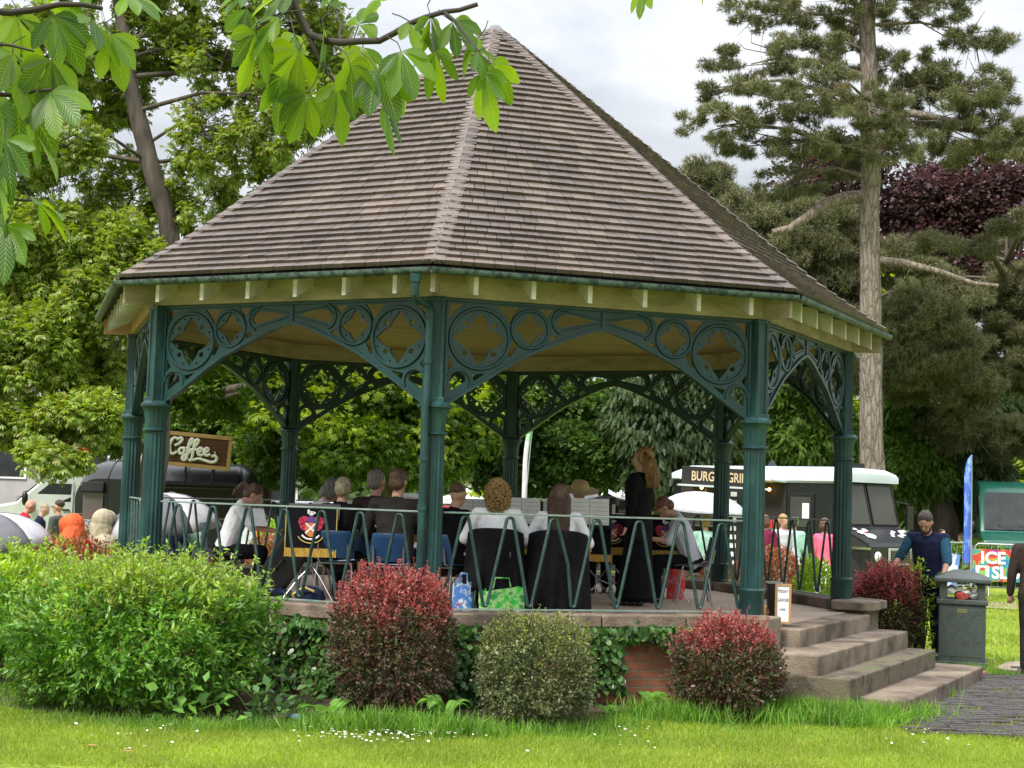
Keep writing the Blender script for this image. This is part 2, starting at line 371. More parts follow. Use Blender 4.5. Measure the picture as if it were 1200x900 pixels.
# --- gutter, fascia, rafter tails, hip boards
m_gut = pm('gutter_mossy', (.006, .026, .022), (.05, .07, .055), 14, .55, bump=.6, bscale=40, c3=(.03, .12, .09), contrast=(.45, .8))
for i in range(8):
    mb = MB(); a = oc(i, EA + .04, EZ - .018); b = oc(i + 1, EA + .04, EZ - .018); d = (b - a).normalized(); o = Vector((d.y, -d.x, 0))
    arc = [(-.04, .02)] + [(.04 * -math.cos(t), -.036 * math.sin(t)) for t in np.linspace(0, math.pi, 9)] + [(.04, .02), (.034, .02)] + [(.034 * math.cos(t), -.030 * math.sin(t)) for t in np.linspace(0, math.pi, 9)] + [(-.034, .02)]
    va = [a + o * x + Vector((0, 0, z)) for x, z in arc]; vb = [b + o * x + Vector((0, 0, z)) for x, z in arc]; n = len(arc)
    mb.add(va + vb, [(k, (k + 1) % n, n + (k + 1) % n, n + k) for k in range(n)])
    mb.build('gutter', m_gut, stand, BO, sm=50)
    fb = MB(); a = oc(i, RB + .06, ZT + .12); b = oc(i + 1, RB + .06, ZT + .12); fb.bar(a, b, .045, .235)
    ib = MB(); a2 = oc(i, RB - .12, ZT + .12); b2 = oc(i + 1, RB - .12, ZT + .12); ib.bar(a2, b2, .04, .235)
    fb.build('fascia', m_fred if i in (7, 6) else m_fascia, stand, BO, bevel=.004)
    ib.build('inner_fascia', m_fascia, stand, BO)
    a = oc(i, RB + .06); b = oc(i + 1, RB + .06); d = (b - a).normalized(); o = Vector((d.y, -d.x, 0)); W = (b - a).length
    apo = math.cos(math.pi / 8); ext = (EA - RB - .06) * apo - .03
    def tail(p0, o, ext, wd, h0, h1):
        s = Vector((-o.y, o.x, 0)) * wd / 2; z1 = EZ - .01; z0 = ZT + .235
        q = [p0 + Vector((0, 0, ZT + .22)) , p0 + o * ext + Vector((0, 0, z1 - h1)), p0 + o * ext + Vector((0, 0, z1)), p0 + Vector((0, 0, z1 + .16 * ext + .03))]
        q[0].z = z1 - h0
        tl.add([v - s for v in q] + [v + s for v in q], [(0, 1, 2, 3), (7, 6, 5, 4), (0, 4, 5, 1), (1, 5, 6, 2), (2, 6, 7, 3), (3, 7, 4, 0)])
    for k in range(1, 6 + 1):
        tl = MB(); tail(a.lerp(b, (k - .5) / 6) + o * .025, o, ext - .05, .042, .06, .19); tl.build('rafter_tail', m_tail, stand, BO)
    hb = MB(); p = oc(i, RB + .03); ho = (oc(i, 1) - oc(i, 0)).normalized(); s = Vector((-ho.y, ho.x, 0)) * .02; e = EA - RB - .07
    q = [p + Vector((0, 0, ZT)), p + ho * e + Vector((0, 0, EZ - .20)), p + ho * e + Vector((0, 0, EZ - .02)), p + Vector((0, 0, EZ + .12))]
    hb.add([v - s for v in q] + [v + s for v in q], [(0, 1, 2, 3), (7, 6, 5, 4), (0, 4, 5, 1), (1, 5, 6, 2), (2, 6, 7, 3), (3, 7, 4, 0)])
    hb.build('hip_board', m_fred if i in (7,) else m_fascia, stand, BO)
cb = MB(); cb.prism([tuple((oc(i, RB - .10) - BO).xy) for i in range(8)], ZT + .20, ZT + .22); cb.build('ceiling', m_plank, stand)
# --- columns
def column(i):
    mb = MB(); c = oc(i, RB)
    rot = ROT0 + i * math.pi / 4
    def ring(prof, n, flute=0, ph=0):
        vs = []; fs = []
        for r, z in prof:
            for k in range(n):
                t = rot + ph + 2 * math.pi * k / n; rr = r * (1 - (flute if k % 2 else 0)); vs.append(Vector((c.x + rr * math.cos(t), c.y + rr * math.sin(t), z)))
        for a in range(len(prof) - 1):
            for k in range(n): l = (k + 1) % n; fs.append((a * n + k, a * n + l, (a + 1) * n + l, (a + 1) * n + k))
        fs.append(tuple(range(n - 1, -1, -1))); fs.append(tuple((len(prof) - 1) * n + k for k in range(n))); mb.add(vs, fs)
    b0 = DZ
    base = MB()
    for args in (([(.135, b0), (.135, b0 + .05), (.12, b0 + .07), (.118, b0 + .31), (.128, b0 + .325), (.128, b0 + .345), (.112, b0 + .36)], 24),):
        base.lathe(args[0], 24, (c.x, c.y, 0))
    ring([(.108, b0 + .355), (.102, ZC - .26)], 32, .10)
    sh = mb
    caps = MB()
    caps.lathe([(.10, ZC - .27), (.122, ZC - .262), (.122, ZC - .245), (.105, ZC - .235)], 24, (c.x, c.y, 0))
    cap2 = MB(); mb2 = mb; mb = cap2; ring([(.102, ZC - .238), (.106, ZC - .16), (.118, ZC - .08), (.138, ZC - .03)], 32, .07); mb = mb2
    caps.add(cap2.v, cap2.f)
    caps.lathe([(.142, ZC - .032), (.152, ZC - .025), (.152, ZC - .002), (.135, ZC + .012), (.115, ZC + .03)], 24, (c.x, c.y, 0))
    up_ = MB(); q = Matrix.Rotation(rot, 3, 'Z')
    up_.box((c.x, c.y, (ZC + ZT) / 2), (.15, .15, ZT - ZC), q)
    for s in (-1, 1):
        for dy in (-.058, .058):
            up_.box(Vector((c.x, c.y, (ZC + ZT) / 2)) + q @ Vector((s * .079, dy, 0)), (.012, .034, ZT - ZC - .03), q)
    up_.box((c.x, c.y, ZC + .04), (.19, .19, .05), q); up_.box((c.x, c.y, ZT - .02), (.18, .18, .035), q)
    col = sh.build('column', m_greenw, stand, BO, sm=30)
    base.build('base', m_greenw, col, BO, sm=35); caps.build('capital', m_greenw, col, BO, sm=35); up_.build('upper_post', m_greenw, col, BO, bevel=.004)
for i in range(8): column(i)
# --- cast iron spandrels, built once flat and copied
HALF = (oc(0, RB) - oc(1, RB)).length / 2 - .075; HG = ZT - ZC
SX = HALF / 1.47; SZ = HG / .965
arch = [(0, .965), (.12, .885), (.25, .80), (.49, .635), (.70, .50), (.92, .395), (1.1, .315), (1.24, .255), (1.36, .215), (1.47, .19)]
def star(cx, cz, r, w, n=9):
    pts = []
    for k in range(4):
        a0 = math.pi / 2 * k; a1 = a0 + math.pi / 2
        p0 = np.array((math.cos(a0), math.sin(a0))) * r; p1 = np.array((math.cos(a1), math.sin(a1))) * r; cc = np.array((math.cos(a0 + math.pi / 4), math.sin(a0 + math.pi / 4))) * w
        for t in np.linspace(0, 1, n)[:-1]:
            # cusped side: straight to a lobe and back
            q = (1 - t) ** 2 * p0 + 2 * t * (1 - t) * cc + t * t * p1
            bump_ = .10 * r * math.sin(math.pi * t) * abs(math.sin(2 * math.pi * t))
            q = q + bump_ * np.array((math.cos(a0 + math.pi / 4), math.sin(a0 + math.pi / 4))); pts.append((cx + q[0], cz + q[1]))
    return pts
def circ(cx, cz, r, n=12): return [(cx + r * math.cos(2 * math.pi * k / n), cz + r * math.sin(2 * math.pi * k / n)) for k in range(n)]
holes = [star(.31, .35, .245, .10), star(.775, .237, .155, .06)]
for k in range(4):
    a = math.pi / 4 + k * math.pi / 2
    holes.append(circ(.31 + .185 * math.cos(a), .35 + .185 * math.sin(a), .026))
    for d in (-.42, .42): holes.append(circ(.31 + .232 * math.cos(a + d), .35 + .232 * math.sin(a + d), .011, 8))
    holes.append(circ(.775 + .118 * math.cos(a), .237 + .118 * math.sin(a), .013, 8))
holes += [[(1.02, .15), (1.06, .095), (1.13, .075), (1.26, .085), (1.40, .125), (1.25, .155), (1.12, .19), (1.05, .20)],   # long lozenge
          [(.03, .045), (.16, .045), (.08, .11), (.03, .20)], [(.47, .045), (.67, .045), (.62, .11), (.59, .20), (.56, .16), (.52, .10)],
          [(.86, .045), (1.0, .045), (.96, .09), (.935, .14), (.91, .09)], [(.03, .52), (.085, .60), (.03, .65)],
          [(.61, .33), (.66, .395), (.60, .50), (.555, .47), (.595, .40)], [(.95, .30), (1.0, .27), (1.04, .30), (.97, .335)],
          [(.05, .74), (.07, .68), (.13, .65), (.19, .69), (.20, .735), (.06, .83)], [(.25, .68), (.32, .665), (.38, .655), (.27, .735)]]
def spandrel_meshes():
    cu = bpy.data.curves.new('sp', 'CURVE'); cu.dimensions = '2D'; cu.fill_mode = 'BOTH'; cu.extrude = .012
    def spl(pts):
        s = cu.splines.new('POLY'); s.points.add(len(pts) - 1); s.use_cyclic_u = True
        for p, (x, z) in zip(s.points, pts): p.co = (x * SX, -z * SZ, 0, 1)
    spl([(0, 0)] + [(1.47, 0)] + arch[::-1])
    for h in holes: spl(h)
    o = bpy.data.objects.new('sp', cu); COL.objects.link(o); dg = bpy.context.evaluated_depsgraph_get()
    me = bpy.data.meshes.new_from_object(o.evaluated_get(dg)); bpy.data.objects.remove(o); bpy.data.curves.remove(cu)
    mb = MB()
    mb.v = [tuple(v.co) for v in me.vertices]; mb.f = [tuple(p.vertices) for p in me.polygons]; mb.m = [0] * len(mb.f)
    def P(x, z): return Vector((x * SX, -z * SZ, 0))
    def ringt(cx, cz, r, rad=.018, a0=0, a1=2 * math.pi):
        cl = a1 - a0 > 6.2
        pts = [P(cx + r * math.cos(t), cz + r * math.sin(t)) for t in np.linspace(a0, a1, 33 if cl else 17)]
        if cl: pts = pts[:-1]
        for yy in (-.014, .014): mb.tube([p + Vector((0, 0, yy)) for p in pts], rad, 6, closed=cl)
    ringt(.31, .35, .272); ringt(.775, .237, .172, .016); ringt(.13, .75, .11, .015, math.pi * 1.0, math.pi * 2.15); ringt(1.10, .145, .115, .015, math.pi * .6, math.pi * 1.55)
    for yy in (-.014, .014):
        mb.tube([P(.99 + .0, .14) + Vector((0, 0, yy)), P(1.10, .05) + Vector((0, 0, yy)), P(1.45, .105) + Vector((0, 0, yy))], .008, 6)
        mb.tube([P(1.08, .225) + Vector((0, 0, yy)), P(1.28, .175) + Vector((0, 0, yy)), P(1.45, .135) + Vector((0, 0, yy))], .008, 6)
    # thick lower rib, top rail and column strip
    for (a, b) in zip(arch[:-1], arch[1:]): mb.bar(P(*a), P(*b), .07, .03, (0, 0, 1)) if False else mb.bar(P(*a), P(b[0] + .004, b[1]), .028, .066, (0, 0, 1))
    mb.bar(P(0, .012), P(1.47, .012), .024, .07, (0, 0, 1)); mb.bar(P(.008, 0), P(.008, .95), .02, .06, (0, 0, 1)); mb.bar(P(1.462, .03), P(1.462, .2), .02, .05, (0, 0, 1))
    m2 = bpy.data.meshes.new('spandrel'); m2.from_pydata(mb.v, [], mb.f)
    m3 = m2.copy(); m3.transform(Matrix.Diagonal((-1, 1, 1, 1))); m3.flip_normals()
    for m in (m2, m3): smooth(m, 30); m.materials.append(m_green)
    return m2, m3
SPL, SPR = spandrel_meshes()
for i in range(8):
    a = oc(i, RB, ZT); b = oc(i + 1, RB, ZT); d = (b - a).normalized(); mid = (a + b) / 2; o_ = Vector((d.y, -d.x, 0))
    for me, org in ((SPL, a + d * .075), (SPR, b - d * .075)):
        o = bpy.data.objects.new('spandrel', me); COL.objects.link(o); o.parent = stand
        mm = Matrix((d, Vector((0, 0, 1)), o_)).transposed().to_4x4(); mm.translation = org - BO; o.matrix_local = mm
# --- platform
R1 = RB + .20
def uv_wall(me, faces_uv):
    uv = me.uv_layers.new(name='UVMap')
    for li, co in faces_uv: uv.data[li].uv = co
wl = MB()
wl.add([oc(i, R1 - .04, -.05) for i in range(8)] + [oc(i, R1 - .04, DZ - .025) for i in range(8)], [(i, (i + 1) % 8, 8 + (i + 1) % 8, 8 + i) for i in range(8)])
wo = wl.build('brick_wall', m_brick, stand, BO); me = wo.data; uvl = me.uv_layers.new(name='UVMap'); W = (oc(0, R1) - oc(1, R1)).length
for p in me.polygons:
    for li in p.loop_indices:
        v = me.vertices[me.loops[li].vertex_index].co; k = round((math.atan2(v.y, v.x) - ROT0) / (math.pi / 4)) % 8
        lo = [round((math.atan2(me.vertices[q].co.y, me.vertices[q].co.x) - ROT0) / (math.pi / 4)) % 8 for q in p.vertices]
        ks = sorted(set(lo)); first = 7 if ks == [0, 7] else ks[0]
        uvl.data[li].uv = ((0 if k == first else W), v.z)
dk = MB(); dk.prism([tuple((oc(i, R1 - .03) - BO).xy) for i in range(8)], DZ - .12, DZ); dk.build('deck_floor', m_deck, stand)
for i in range(8):
    if i == 2: continue
    kb = MB(); a = [oc(i, R1 + .01), oc(i + 1, R1 + .01), oc(i + 1, R1 - .33), oc(i, R1 - .33)]
    nseg = 4
    for s in range(nseg):
        t0 = s / nseg + .002; t1 = (s + 1) / nseg - .002
        q = [a[0].lerp(a[1], t0), a[0].lerp(a[1], t1), a[3].lerp(a[2], t1), a[3].lerp(a[2], t0)]
        dzz = random.uniform(-.004, .004)
        if i == 1 and s == nseg - 1: pass
        z0, z1 = DZ + .0, DZ + .115 + dzz
        kb.add([v + Vector((0, 0, z0)) for v in q] + [v + Vector((0, 0, z1)) for v in q], [(3, 2, 1, 0), (4, 5, 6, 7), (0, 1, 5, 4), (1, 2, 6, 5), (2, 3, 7, 6), (3, 0, 4, 7)])
    kb.build('coping', m_stone, stand, BO, bevel=.012)
# --- steps on the open side (between the second and third column from the right front)
nB = (oc(2, 1) + oc(3, 1)) / 2 - BO; nB.z = 0; nB.normalize(); tB = (oc(3, 1) - oc(2, 1)); tB.z = 0; tB.normalize(); B0 = oc(2, RB)
def loc2(p): q = p - B0; return q.dot(nB), q.dot(tB)
def stepbox(name, n0, n1, t0, t1, z0, z1, mat, bev=.015):
    mb = MB(); q = [B0 + nB * n0 + tB * t0, B0 + nB * n1 + tB * t0, B0 + nB * n1 + tB * t1, B0 + nB * n0 + tB * t1]
    q = [Vector((v.x, v.y, 0)) for v in q]
    mb.add([v + Vector((0, 0, z0)) for v in q] + [v + Vector((0, 0, z1)) for v in q], [(3, 2, 1, 0), (4, 5, 6, 7), (0, 1, 5, 4), (1, 2, 6, 5), (2, 3, 7, 6), (3, 0, 4, 7)])
    return mb.build(name, mat, stand, BO, bevel=bev)
Z3, Z2, Z1, Z0 = DZ, .515, .335, .065
c3 = loc2(gpt(939, 738, Z3)); c2 = loc2(gpt(965, 769, Z2)); c1 = loc2(gpt(996, 796, Z1)); c0 = loc2(gpt(1014, 828, Z0))
e3 = loc2(gpt(1018, 720, Z3)); e2 = loc2(gpt(1059, 739, Z2)); e1 = loc2(gpt(1097, 762, Z1)); e0 = loc2(gpt(1129, 779, Z0))
print('STEPS', c3, e3, c2, e2, c1, e1, c0, e0)
nE = 1.5; tE0, tE1 = -.22, 4.05
stepbox('deck_apron', .16, .45, .08, 2.66, .30, Z3 - .004, m_stone)
stepbox('step', .10, .80, -.52, 2.93, .16, Z2, m_stone)
stepbox('step', .10, 1.09, -.53, 2.95, -.05, Z1, m_moss)
tS1 = loc2(gpt(1129, 779, .15))[1]; print('TS', tS1)
stepbox('step', .10, 1.50, -.20, tS1, -.08, .15, m_stone)
stepbox('edge_block', -.10, .30, -.42, -.02, .35, DZ + .115, m_stone)
# flat stone on a stub of wall beside the far column of the opening
stepbox('wall_stub', .02, .36, 2.82, 3.4, .0, DZ + .02, m_moss)
ws = MB(); q = [B0 + nB * a + tB * b for a, b in ((-.05, 3.02), (.0, 2.72), (.34, 2.70), (.46, 2.86), (.44, 3.46), (.10, 3.52))]; q = [Vector((v.x, v.y, 0)) for v in q]; n = len(q)
ws.add([v + Vector((0, 0, DZ + .022)) for v in q] + [v + Vector((0, 0, DZ + .115 + .012 * (k % 2))) for k, v in enumerate(q)], [tuple(range(n - 1, -1, -1)), tuple(range(n, 2 * n))] + [(k, (k + 1) % n, n + (k + 1) % n, n + k) for k in range(n)])
ws.build('coping', m_stone, stand, BO, bevel=.015)
# --- railings
for i in range(8):
    if i == 2: continue
    a = oc(i, RB - .01); b = oc(i + 1, RB - .01); d = (b - a).normalized(); L = (b - a).length; a = a + d * .11; L -= .22
    zt_, zb = DZ + .955, DZ + .165
    tr = MB(); A = a + Vector((0, 0, zt_ + .03)); Bq = a + d * L + Vector((0, 0, zt_ + .03)); tr.bar(A, Bq, .045, .016); tr.bar(a + Vector((0, 0, zb - .03)), a + d * L + Vector((0, 0, zb - .03)), .04, .016)
    root = tr.build('railing', m_railtop, stand, BO, bevel=.003)
    z = MB(); nper = 7; P = L / nper; rt, rb = .034, .020; rg = random.Random(i * 3)
    pts = []
    for k in range(nper):
        x0 = P * (k + .5); w = P / 2
        for t in np.linspace(math.pi, 0, 7): pts.append((x0 + rt * math.cos(t), zt_ - rt + rt * math.sin(t)))
        if k < nper - 1:
            for t in np.linspace(math.pi, 2 * math.pi, 6): pts.append((x0 + w + rb * math.cos(t), zb + rb + rb * math.sin(t)))
    pts = [(.02, zb)] + pts + [(L - .02, zb)]
    if i == 1:   # one bar bent in the photograph
        out = []
        for k, p in enumerate(pts):
            out.append(p)
            if k + 1 < len(pts) and abs(p[1] - pts[k + 1][1]) > .4 and .9 < p[0] < 1.0 + .2: 
                q = pts[k + 1]; out.append((p[0] * .5 + q[0] * .5 + .035, (p[1] + q[1]) / 2)); 
        pts = out
    z.tube([a + d * x + Vector((0, 0, zz)) for x, zz in pts], .0155, 6)
    z.build('zigzag_bar', m_rail, root, BO, sm=60)
# downpipe on the front column
dp = MB(); o_ = (oc(1, 1) - BO); o_.z = 0; o_.normalize(); s_ = Vector((-o_.y, o_.x, 0))
c = oc(1, RB); g = oc(1, EA + .03); P0 = g - s_ * .14; P0.z = EZ - .08
q1 = P0 + Vector((0, 0, -.16)); q2 = c + o_ * .16 - s_ * .05; q2.z = ZT - .12
q3 = Vector((q2.x, q2.y, ZC + .1)); q4 = c + o_ * .185 - s_ * .06; q4.z = ZC - .05; q5 = c + o_ * .15 - s_ * .06; q5.z = ZC - .35; q6 = Vector((q5.x, q5.y, DZ + .1))
dp.tube([P0, q1, q1.lerp(q2, .12) + Vector((0, 0, -.03)), q1.lerp(q2, .9) + Vector((0, 0, .02)), q2 + Vector((0, 0, -.06)), q3, q4, q5, q6], .034, 12)
for zz in (ZT - .2, ZC + .35, ZC - .5, DZ + 1.0): 
    cc = q3 if zz > ZC else q5; dp.lathe([(.042, zz), (.042, zz + .05)], 12, (cc.x, cc.y, 0))
dp.lathe([(.045, P0.z - .05), (.05, P0.z + .02)], 12, (P0.x, P0.y, 0))
dp.build('downpipe', m_greenw, stand, BO, sm=40)
# ================================================================== FOLIAGE
def lump(u, seed, f=2.2):
    rg = np.random.default_rng(seed); s = 0
    for k in range(5):
        w = rg.normal(0, f * (1 + .5 * k), 3); s = s + np.sin(u @ w + rg.uniform(0, 6)) / (1 + .6 * k)
    return s / 2.6
def shell(n, rad, p, seed, amp, sig, rg, zmin=-1.0, inner=.25):
    u = unit(int(n * 1.6), rg); u = u[u[:, 2] > zmin][:n]
    e = (np.abs(u) ** p).sum(1) ** (-1 / p)
    depth = np.abs(rg.normal(0, sig, len(u))); k = rg.random(len(u)) < inner; depth[k] = rg.uniform(.1, .55, k.sum())
    r = e * (1 + amp * lump(u, seed) + amp * .7 * lump(u, seed + 77, 7.0)) * (1 - depth)
    return u * r[:, None] * np.array(rad), u
def stems(mb, base, tips, r0, r1, bend, rg):
    for t in tips:
        b = Vector(base) + Vector((rg.uniform(-.06, .06), rg.uniform(-.06, .06), 0)); t = Vector(t); m = b.lerp(t, .5) + Vector((rg.uniform(-bend, bend), rg.uniform(-bend, bend), bend * .6))
        mb.tube([b, b.lerp(m, .6), m, t], [r0, r0 * .8, r0 * .6, r1], 5)
def bush(label, c, rad, n, size, shape, mat, p=2.6, amp=.08, sig=.10, seed=1, shoots=0, shl=.18, shmat=None, upb=.5, wid=1.0, group=None, name='bush', cat='bush', zmin=-.75, sizevar=.25, inner=.25, stemmat=None, topmat=None, topz=.35, dens=1.0):
    rg = np.random.default_rng(seed); r2 = random.Random(seed)
    root = thing(name, label, cat, (c[0], c[1], 0), 0, group)
    P, U = shell(n, rad, p, seed, amp, sig, rg, zmin, inner); P = P + np.array((0, 0, c[2]))
    k = P[:, 2] > .02; P, U = P[k], U[k]
    ax = U * .8 + rg.normal(0, .5, U.shape) + np.array((0, 0, upb * .3)); nr = U * .6 + np.array((0, 0, upb)) + rg.normal(0, .45, U.shape)
    S = size * (1 + rg.normal(0, sizevar, len(P))).clip(.4, 1.8)
    bl = [leaves(P, ax, nr, S, shape, wid)]; mats = [mat]
    if topmat is not None:
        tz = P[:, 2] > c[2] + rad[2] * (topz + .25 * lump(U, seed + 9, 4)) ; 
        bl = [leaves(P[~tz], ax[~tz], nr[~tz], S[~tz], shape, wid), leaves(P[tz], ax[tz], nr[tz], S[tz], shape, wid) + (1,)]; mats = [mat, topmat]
    st = MB()
    if shoots:   # leafy sprigs that break the outline
        u = unit(shoots * 2, rg); u = u[u[:, 2] > -.8][:shoots]; e = (np.abs(u) ** p).sum(1) ** (-1 / p) * (1 + amp * lump(u, seed) + amp * .7 * lump(u, seed + 77, 7.0))
        Bs = u * (e * rg.uniform(.72, .97, len(u)))[:, None] * np.array(rad) + np.array((0, 0, c[2])); lim = c[2] + rad[2] * (.35 + .3 * lump(u, seed + 31, 5.0))
        sp = [[[], [], []], [[], [], []]]
        for b, uu, zl in zip(Bs, u, lim):
            hi = b[2] > zl; L = shl * rg.uniform(.35, 1.3) * (1.0 if hi else .8); dr = uu * (.55 if uu[2] > .3 else 1.0) + np.array((0, 0, .9 if uu[2] > 0 else .35)) + rg.normal(0, .22, 3); dr /= np.linalg.norm(dr)
            sag = np.array((0, 0, -1)) * L * rg.uniform(0, .35)
            st.tube([b, b + dr * L * .5 + sag * .25, b + dr * L + sag], [.003, .0025, .001], 3, cap=False)
            k = int(dens * L / size * 2.2) + 4; t = np.sort(rg.random(k)); sd = np.cross(dr, rg.normal(0, 1, 3)); sd /= np.linalg.norm(sd) + 1e-9; sg = np.where(np.arange(k) % 2, 1, -1)[:, None]
            q = sp[1 if hi else 0]; q[0].append(b + dr * (t * L)[:, None] + sag * (t ** 2)[:, None]); q[1].append(dr * .7 + sd * sg * .9 + rg.normal(0, .35, (k, 3))); q[2].append(size * rg.uniform(.6, 1.25, k) * (1.15 - .45 * t))
        for h in (0, 1):
            if sp[h][0]:
                PP, AA, SS = (np.concatenate(v) for v in sp[h])
                if h: mats.append(shmat or mat)
                bl.append(leaves(PP, AA, rg.normal(0, .6, AA.shape) + np.array((0, -.2, .8)), SS, shape, wid) + ((len(mats) - 1 if h else 0),))
    me = mesh_np('foliage', bl); link('foliage', me, mats, root)
    for k in range(14):
        u = unit(1, rg)[0]; u[2] = abs(u[2]); t = np.array((0, 0, c[2])) + u * np.array(rad) * .75; stems(st, (0, 0, 0), [t], .014, .004, .08, r2)
    st.build('stem', stemmat or m_bark, root)
    return root
m_bark = pm('bark', (.075, .058, .042), (.13, .105, .08), 5, .9, bump=1.0, bscale=14, stretch=(1, 1, .25), contrast=(.3, .7))
m_barkdark = pm('bark_dark', (.03, .024, .018), (.12, .098, .075), 4, .9, bump=1.0, bscale=14, stretch=(1, 1, .25))
def pinebark():
    m = bpy.data.materials.new('bark_pine'); m.use_nodes = True; nt = m.node_tree; L = nt.links; b = nt.nodes['Principled BSDF']; b.inputs['Roughness'].default_value = .9
    tc = nd(nt, 'ShaderNodeTexCoord'); mp = nd(nt, 'ShaderNodeMapping'); mp.inputs['Scale'].default_value = (1, 1, .22); no = nd(nt, 'ShaderNodeTexNoise', Scale=4.0, Detail=3.0); L.new(tc.outputs['Object'], mp.inputs[0]); L.new(mp.outputs[0], no.inputs[0])
    ad = nd(nt, 'ShaderNodeMix', _data_type='RGBA'); ad.inputs[0].default_value = .22; L.new(mp.outputs[0], ad.inputs[6]); L.new(no.outputs['Color'], ad.inputs[7])
    v = nd(nt, 'ShaderNodeTexVoronoi', _feature='DISTANCE_TO_EDGE', Scale=11.0); L.new(ad.outputs[2], v.inputs[0]); r = ramp(nt, [(.0, (.09, .07, .055)), (.08, (.18, .15, .12)), (.35, (.27, .23, .19))], v.outputs['Distance'])
    n2 = nd(nt, 'ShaderNodeTexNoise', Scale=30.0, Detail=6.0); L.new(tc.outputs['Object'], n2.inputs[0]); r2 = ramp(nt, [(.3, (.65, .65, .65)), (.7, (1.25, 1.22, 1.2))], n2.outputs[0]); mx = nd(nt, 'ShaderNodeMix', _data_type='RGBA', _blend_type='MULTIPLY'); mx.inputs[0].default_value = 1; L.new(r.outputs[0], mx.inputs[6]); L.new(r2.outputs[0], mx.inputs[7]); L.new(mx.outputs[2], b.inputs['Base Color'])
    bu = nd(nt, 'ShaderNodeBump', Strength=1.0, Distance=.05); L.new(v.outputs['Distance'], bu.inputs['Height']); L.new(bu.outputs[0], b.inputs['Normal']); return m
m_barkpine = pinebark()
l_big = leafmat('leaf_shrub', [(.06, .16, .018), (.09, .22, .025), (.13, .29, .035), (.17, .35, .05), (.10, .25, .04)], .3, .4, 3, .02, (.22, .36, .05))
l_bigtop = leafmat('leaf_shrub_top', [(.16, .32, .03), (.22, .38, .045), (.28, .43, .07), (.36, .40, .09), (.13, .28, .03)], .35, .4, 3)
l_yel = leafmat('leaf_lime', [(.16, .30, .02), (.24, .40, .03), (.33, .48, .04), (.20, .34, .03)], .35, .4, 3)
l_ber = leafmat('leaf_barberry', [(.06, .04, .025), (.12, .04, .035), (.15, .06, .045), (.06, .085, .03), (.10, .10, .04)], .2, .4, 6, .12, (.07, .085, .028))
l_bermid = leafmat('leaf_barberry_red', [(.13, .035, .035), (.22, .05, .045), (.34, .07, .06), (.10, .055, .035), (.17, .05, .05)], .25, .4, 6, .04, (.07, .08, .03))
l_bershoot = leafmat('leaf_barberry_tip', [(.36, .065, .06), (.52, .13, .12), (.26, .05, .045), (.44, .17, .14)], .3, .45, 8)
l_mott = leafmat('leaf_variegated', [(.07, .11, .03), (.17, .20, .08), (.05, .075, .022), (.26, .28, .13), (.10, .14, .045)], .25, .4, 6, .0, (.10, .075, .05))
l_motttip = leafmat('leaf_variegated_tip', [(.20, .23, .07), (.34, .38, .07), (.12, .15, .05), (.09, .12, .04)], .3, .4, 8)
l_pho = leafmat('leaf_photinia', [(.30, .06, .04), (.40, .12, .07), (.16, .10, .04), (.34, .24, .08)], .3, .35, 6)
l_ivy = leafmat('leaf_ivy', [(.022, .065, .014), (.04, .10, .02), (.06, .14, .03), (.10, .19, .05)], .2, .25, 4)
def gb(x0, x1, ytop, ybase, Ynear, depth):
    """bush centre and radii from its pixel box and its near foot"""
    Yc = Ynear + depth / 2; a = at(x0, (ytop + ybase) / 2, Yc); b = at(x1, (ytop + ybase) / 2, Yc); t = at((x0 + x1) / 2, ytop, Yc - depth * .1)
    return ((a.x + b.x) / 2, Yc, t.z * .5), ((b.x - a.x) / 2, depth / 2, t.z * .5)
c, r = gb(8, 316, 662, 850, 12.0, 1.9); r = (r[0], r[1], r[2] * 1.0)
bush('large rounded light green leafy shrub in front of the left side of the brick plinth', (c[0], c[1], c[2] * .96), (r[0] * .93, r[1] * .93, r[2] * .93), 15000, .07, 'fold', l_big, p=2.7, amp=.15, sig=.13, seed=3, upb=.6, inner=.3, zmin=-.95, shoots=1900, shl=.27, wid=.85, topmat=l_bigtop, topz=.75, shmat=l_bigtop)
c, r = gb(-130, 110, 656, 820, 13.4, 1.9)
bush('yellow green shrub at the left edge behind the large light green shrub', c, r, 10000, .07, 'fold', l_big, p=2.6, amp=.14, sig=.12, seed=4, upb=.7, topmat=l_yel, topz=.7, shoots=900, shl=.27, shmat=l_yel)
c, r = gb(110, 285, 655, 800, 14.1, .9)
c, r = gb(382, 536, 668, 852, 12.35, 1.1)
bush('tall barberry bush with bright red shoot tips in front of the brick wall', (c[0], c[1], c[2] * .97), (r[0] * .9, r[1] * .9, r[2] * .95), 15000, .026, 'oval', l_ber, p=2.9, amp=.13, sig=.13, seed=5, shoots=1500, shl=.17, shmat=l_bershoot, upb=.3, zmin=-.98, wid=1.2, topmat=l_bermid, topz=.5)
c, r = gb(556, 698, 722, 862, 12.15, 1.0)
bush('compact variegated grey green and cream bush, the middle one along the brick wall', (c[0], c[1], c[2] * .96), (r[0] * .92, r[1] * .92, r[2] * .93), 16000, .023, 'oval', l_mott, p=2.7, amp=.13, sig=.13, seed=6, shoots=1300, shl=.15, shmat=l_motttip, upb=.3, zmin=-.98, wid=1.2)
c, r = gb(786, 918, 722, 832, 12.9, .95)
bush('low barberry bush with red shoot tips beside the stone steps', (c[0], c[1], c[2] * .92), (r[0] * .9, r[1] * .9, r[2] * .9), 12000, .026, 'oval', l_ber, p=2.6, amp=.15, sig=.14, seed=8, shoots=1000, shl=.18, shmat=l_bershoot, upb=.3, zmin=-.98, wid=1.2, topmat=l_bermid, topz=.6)
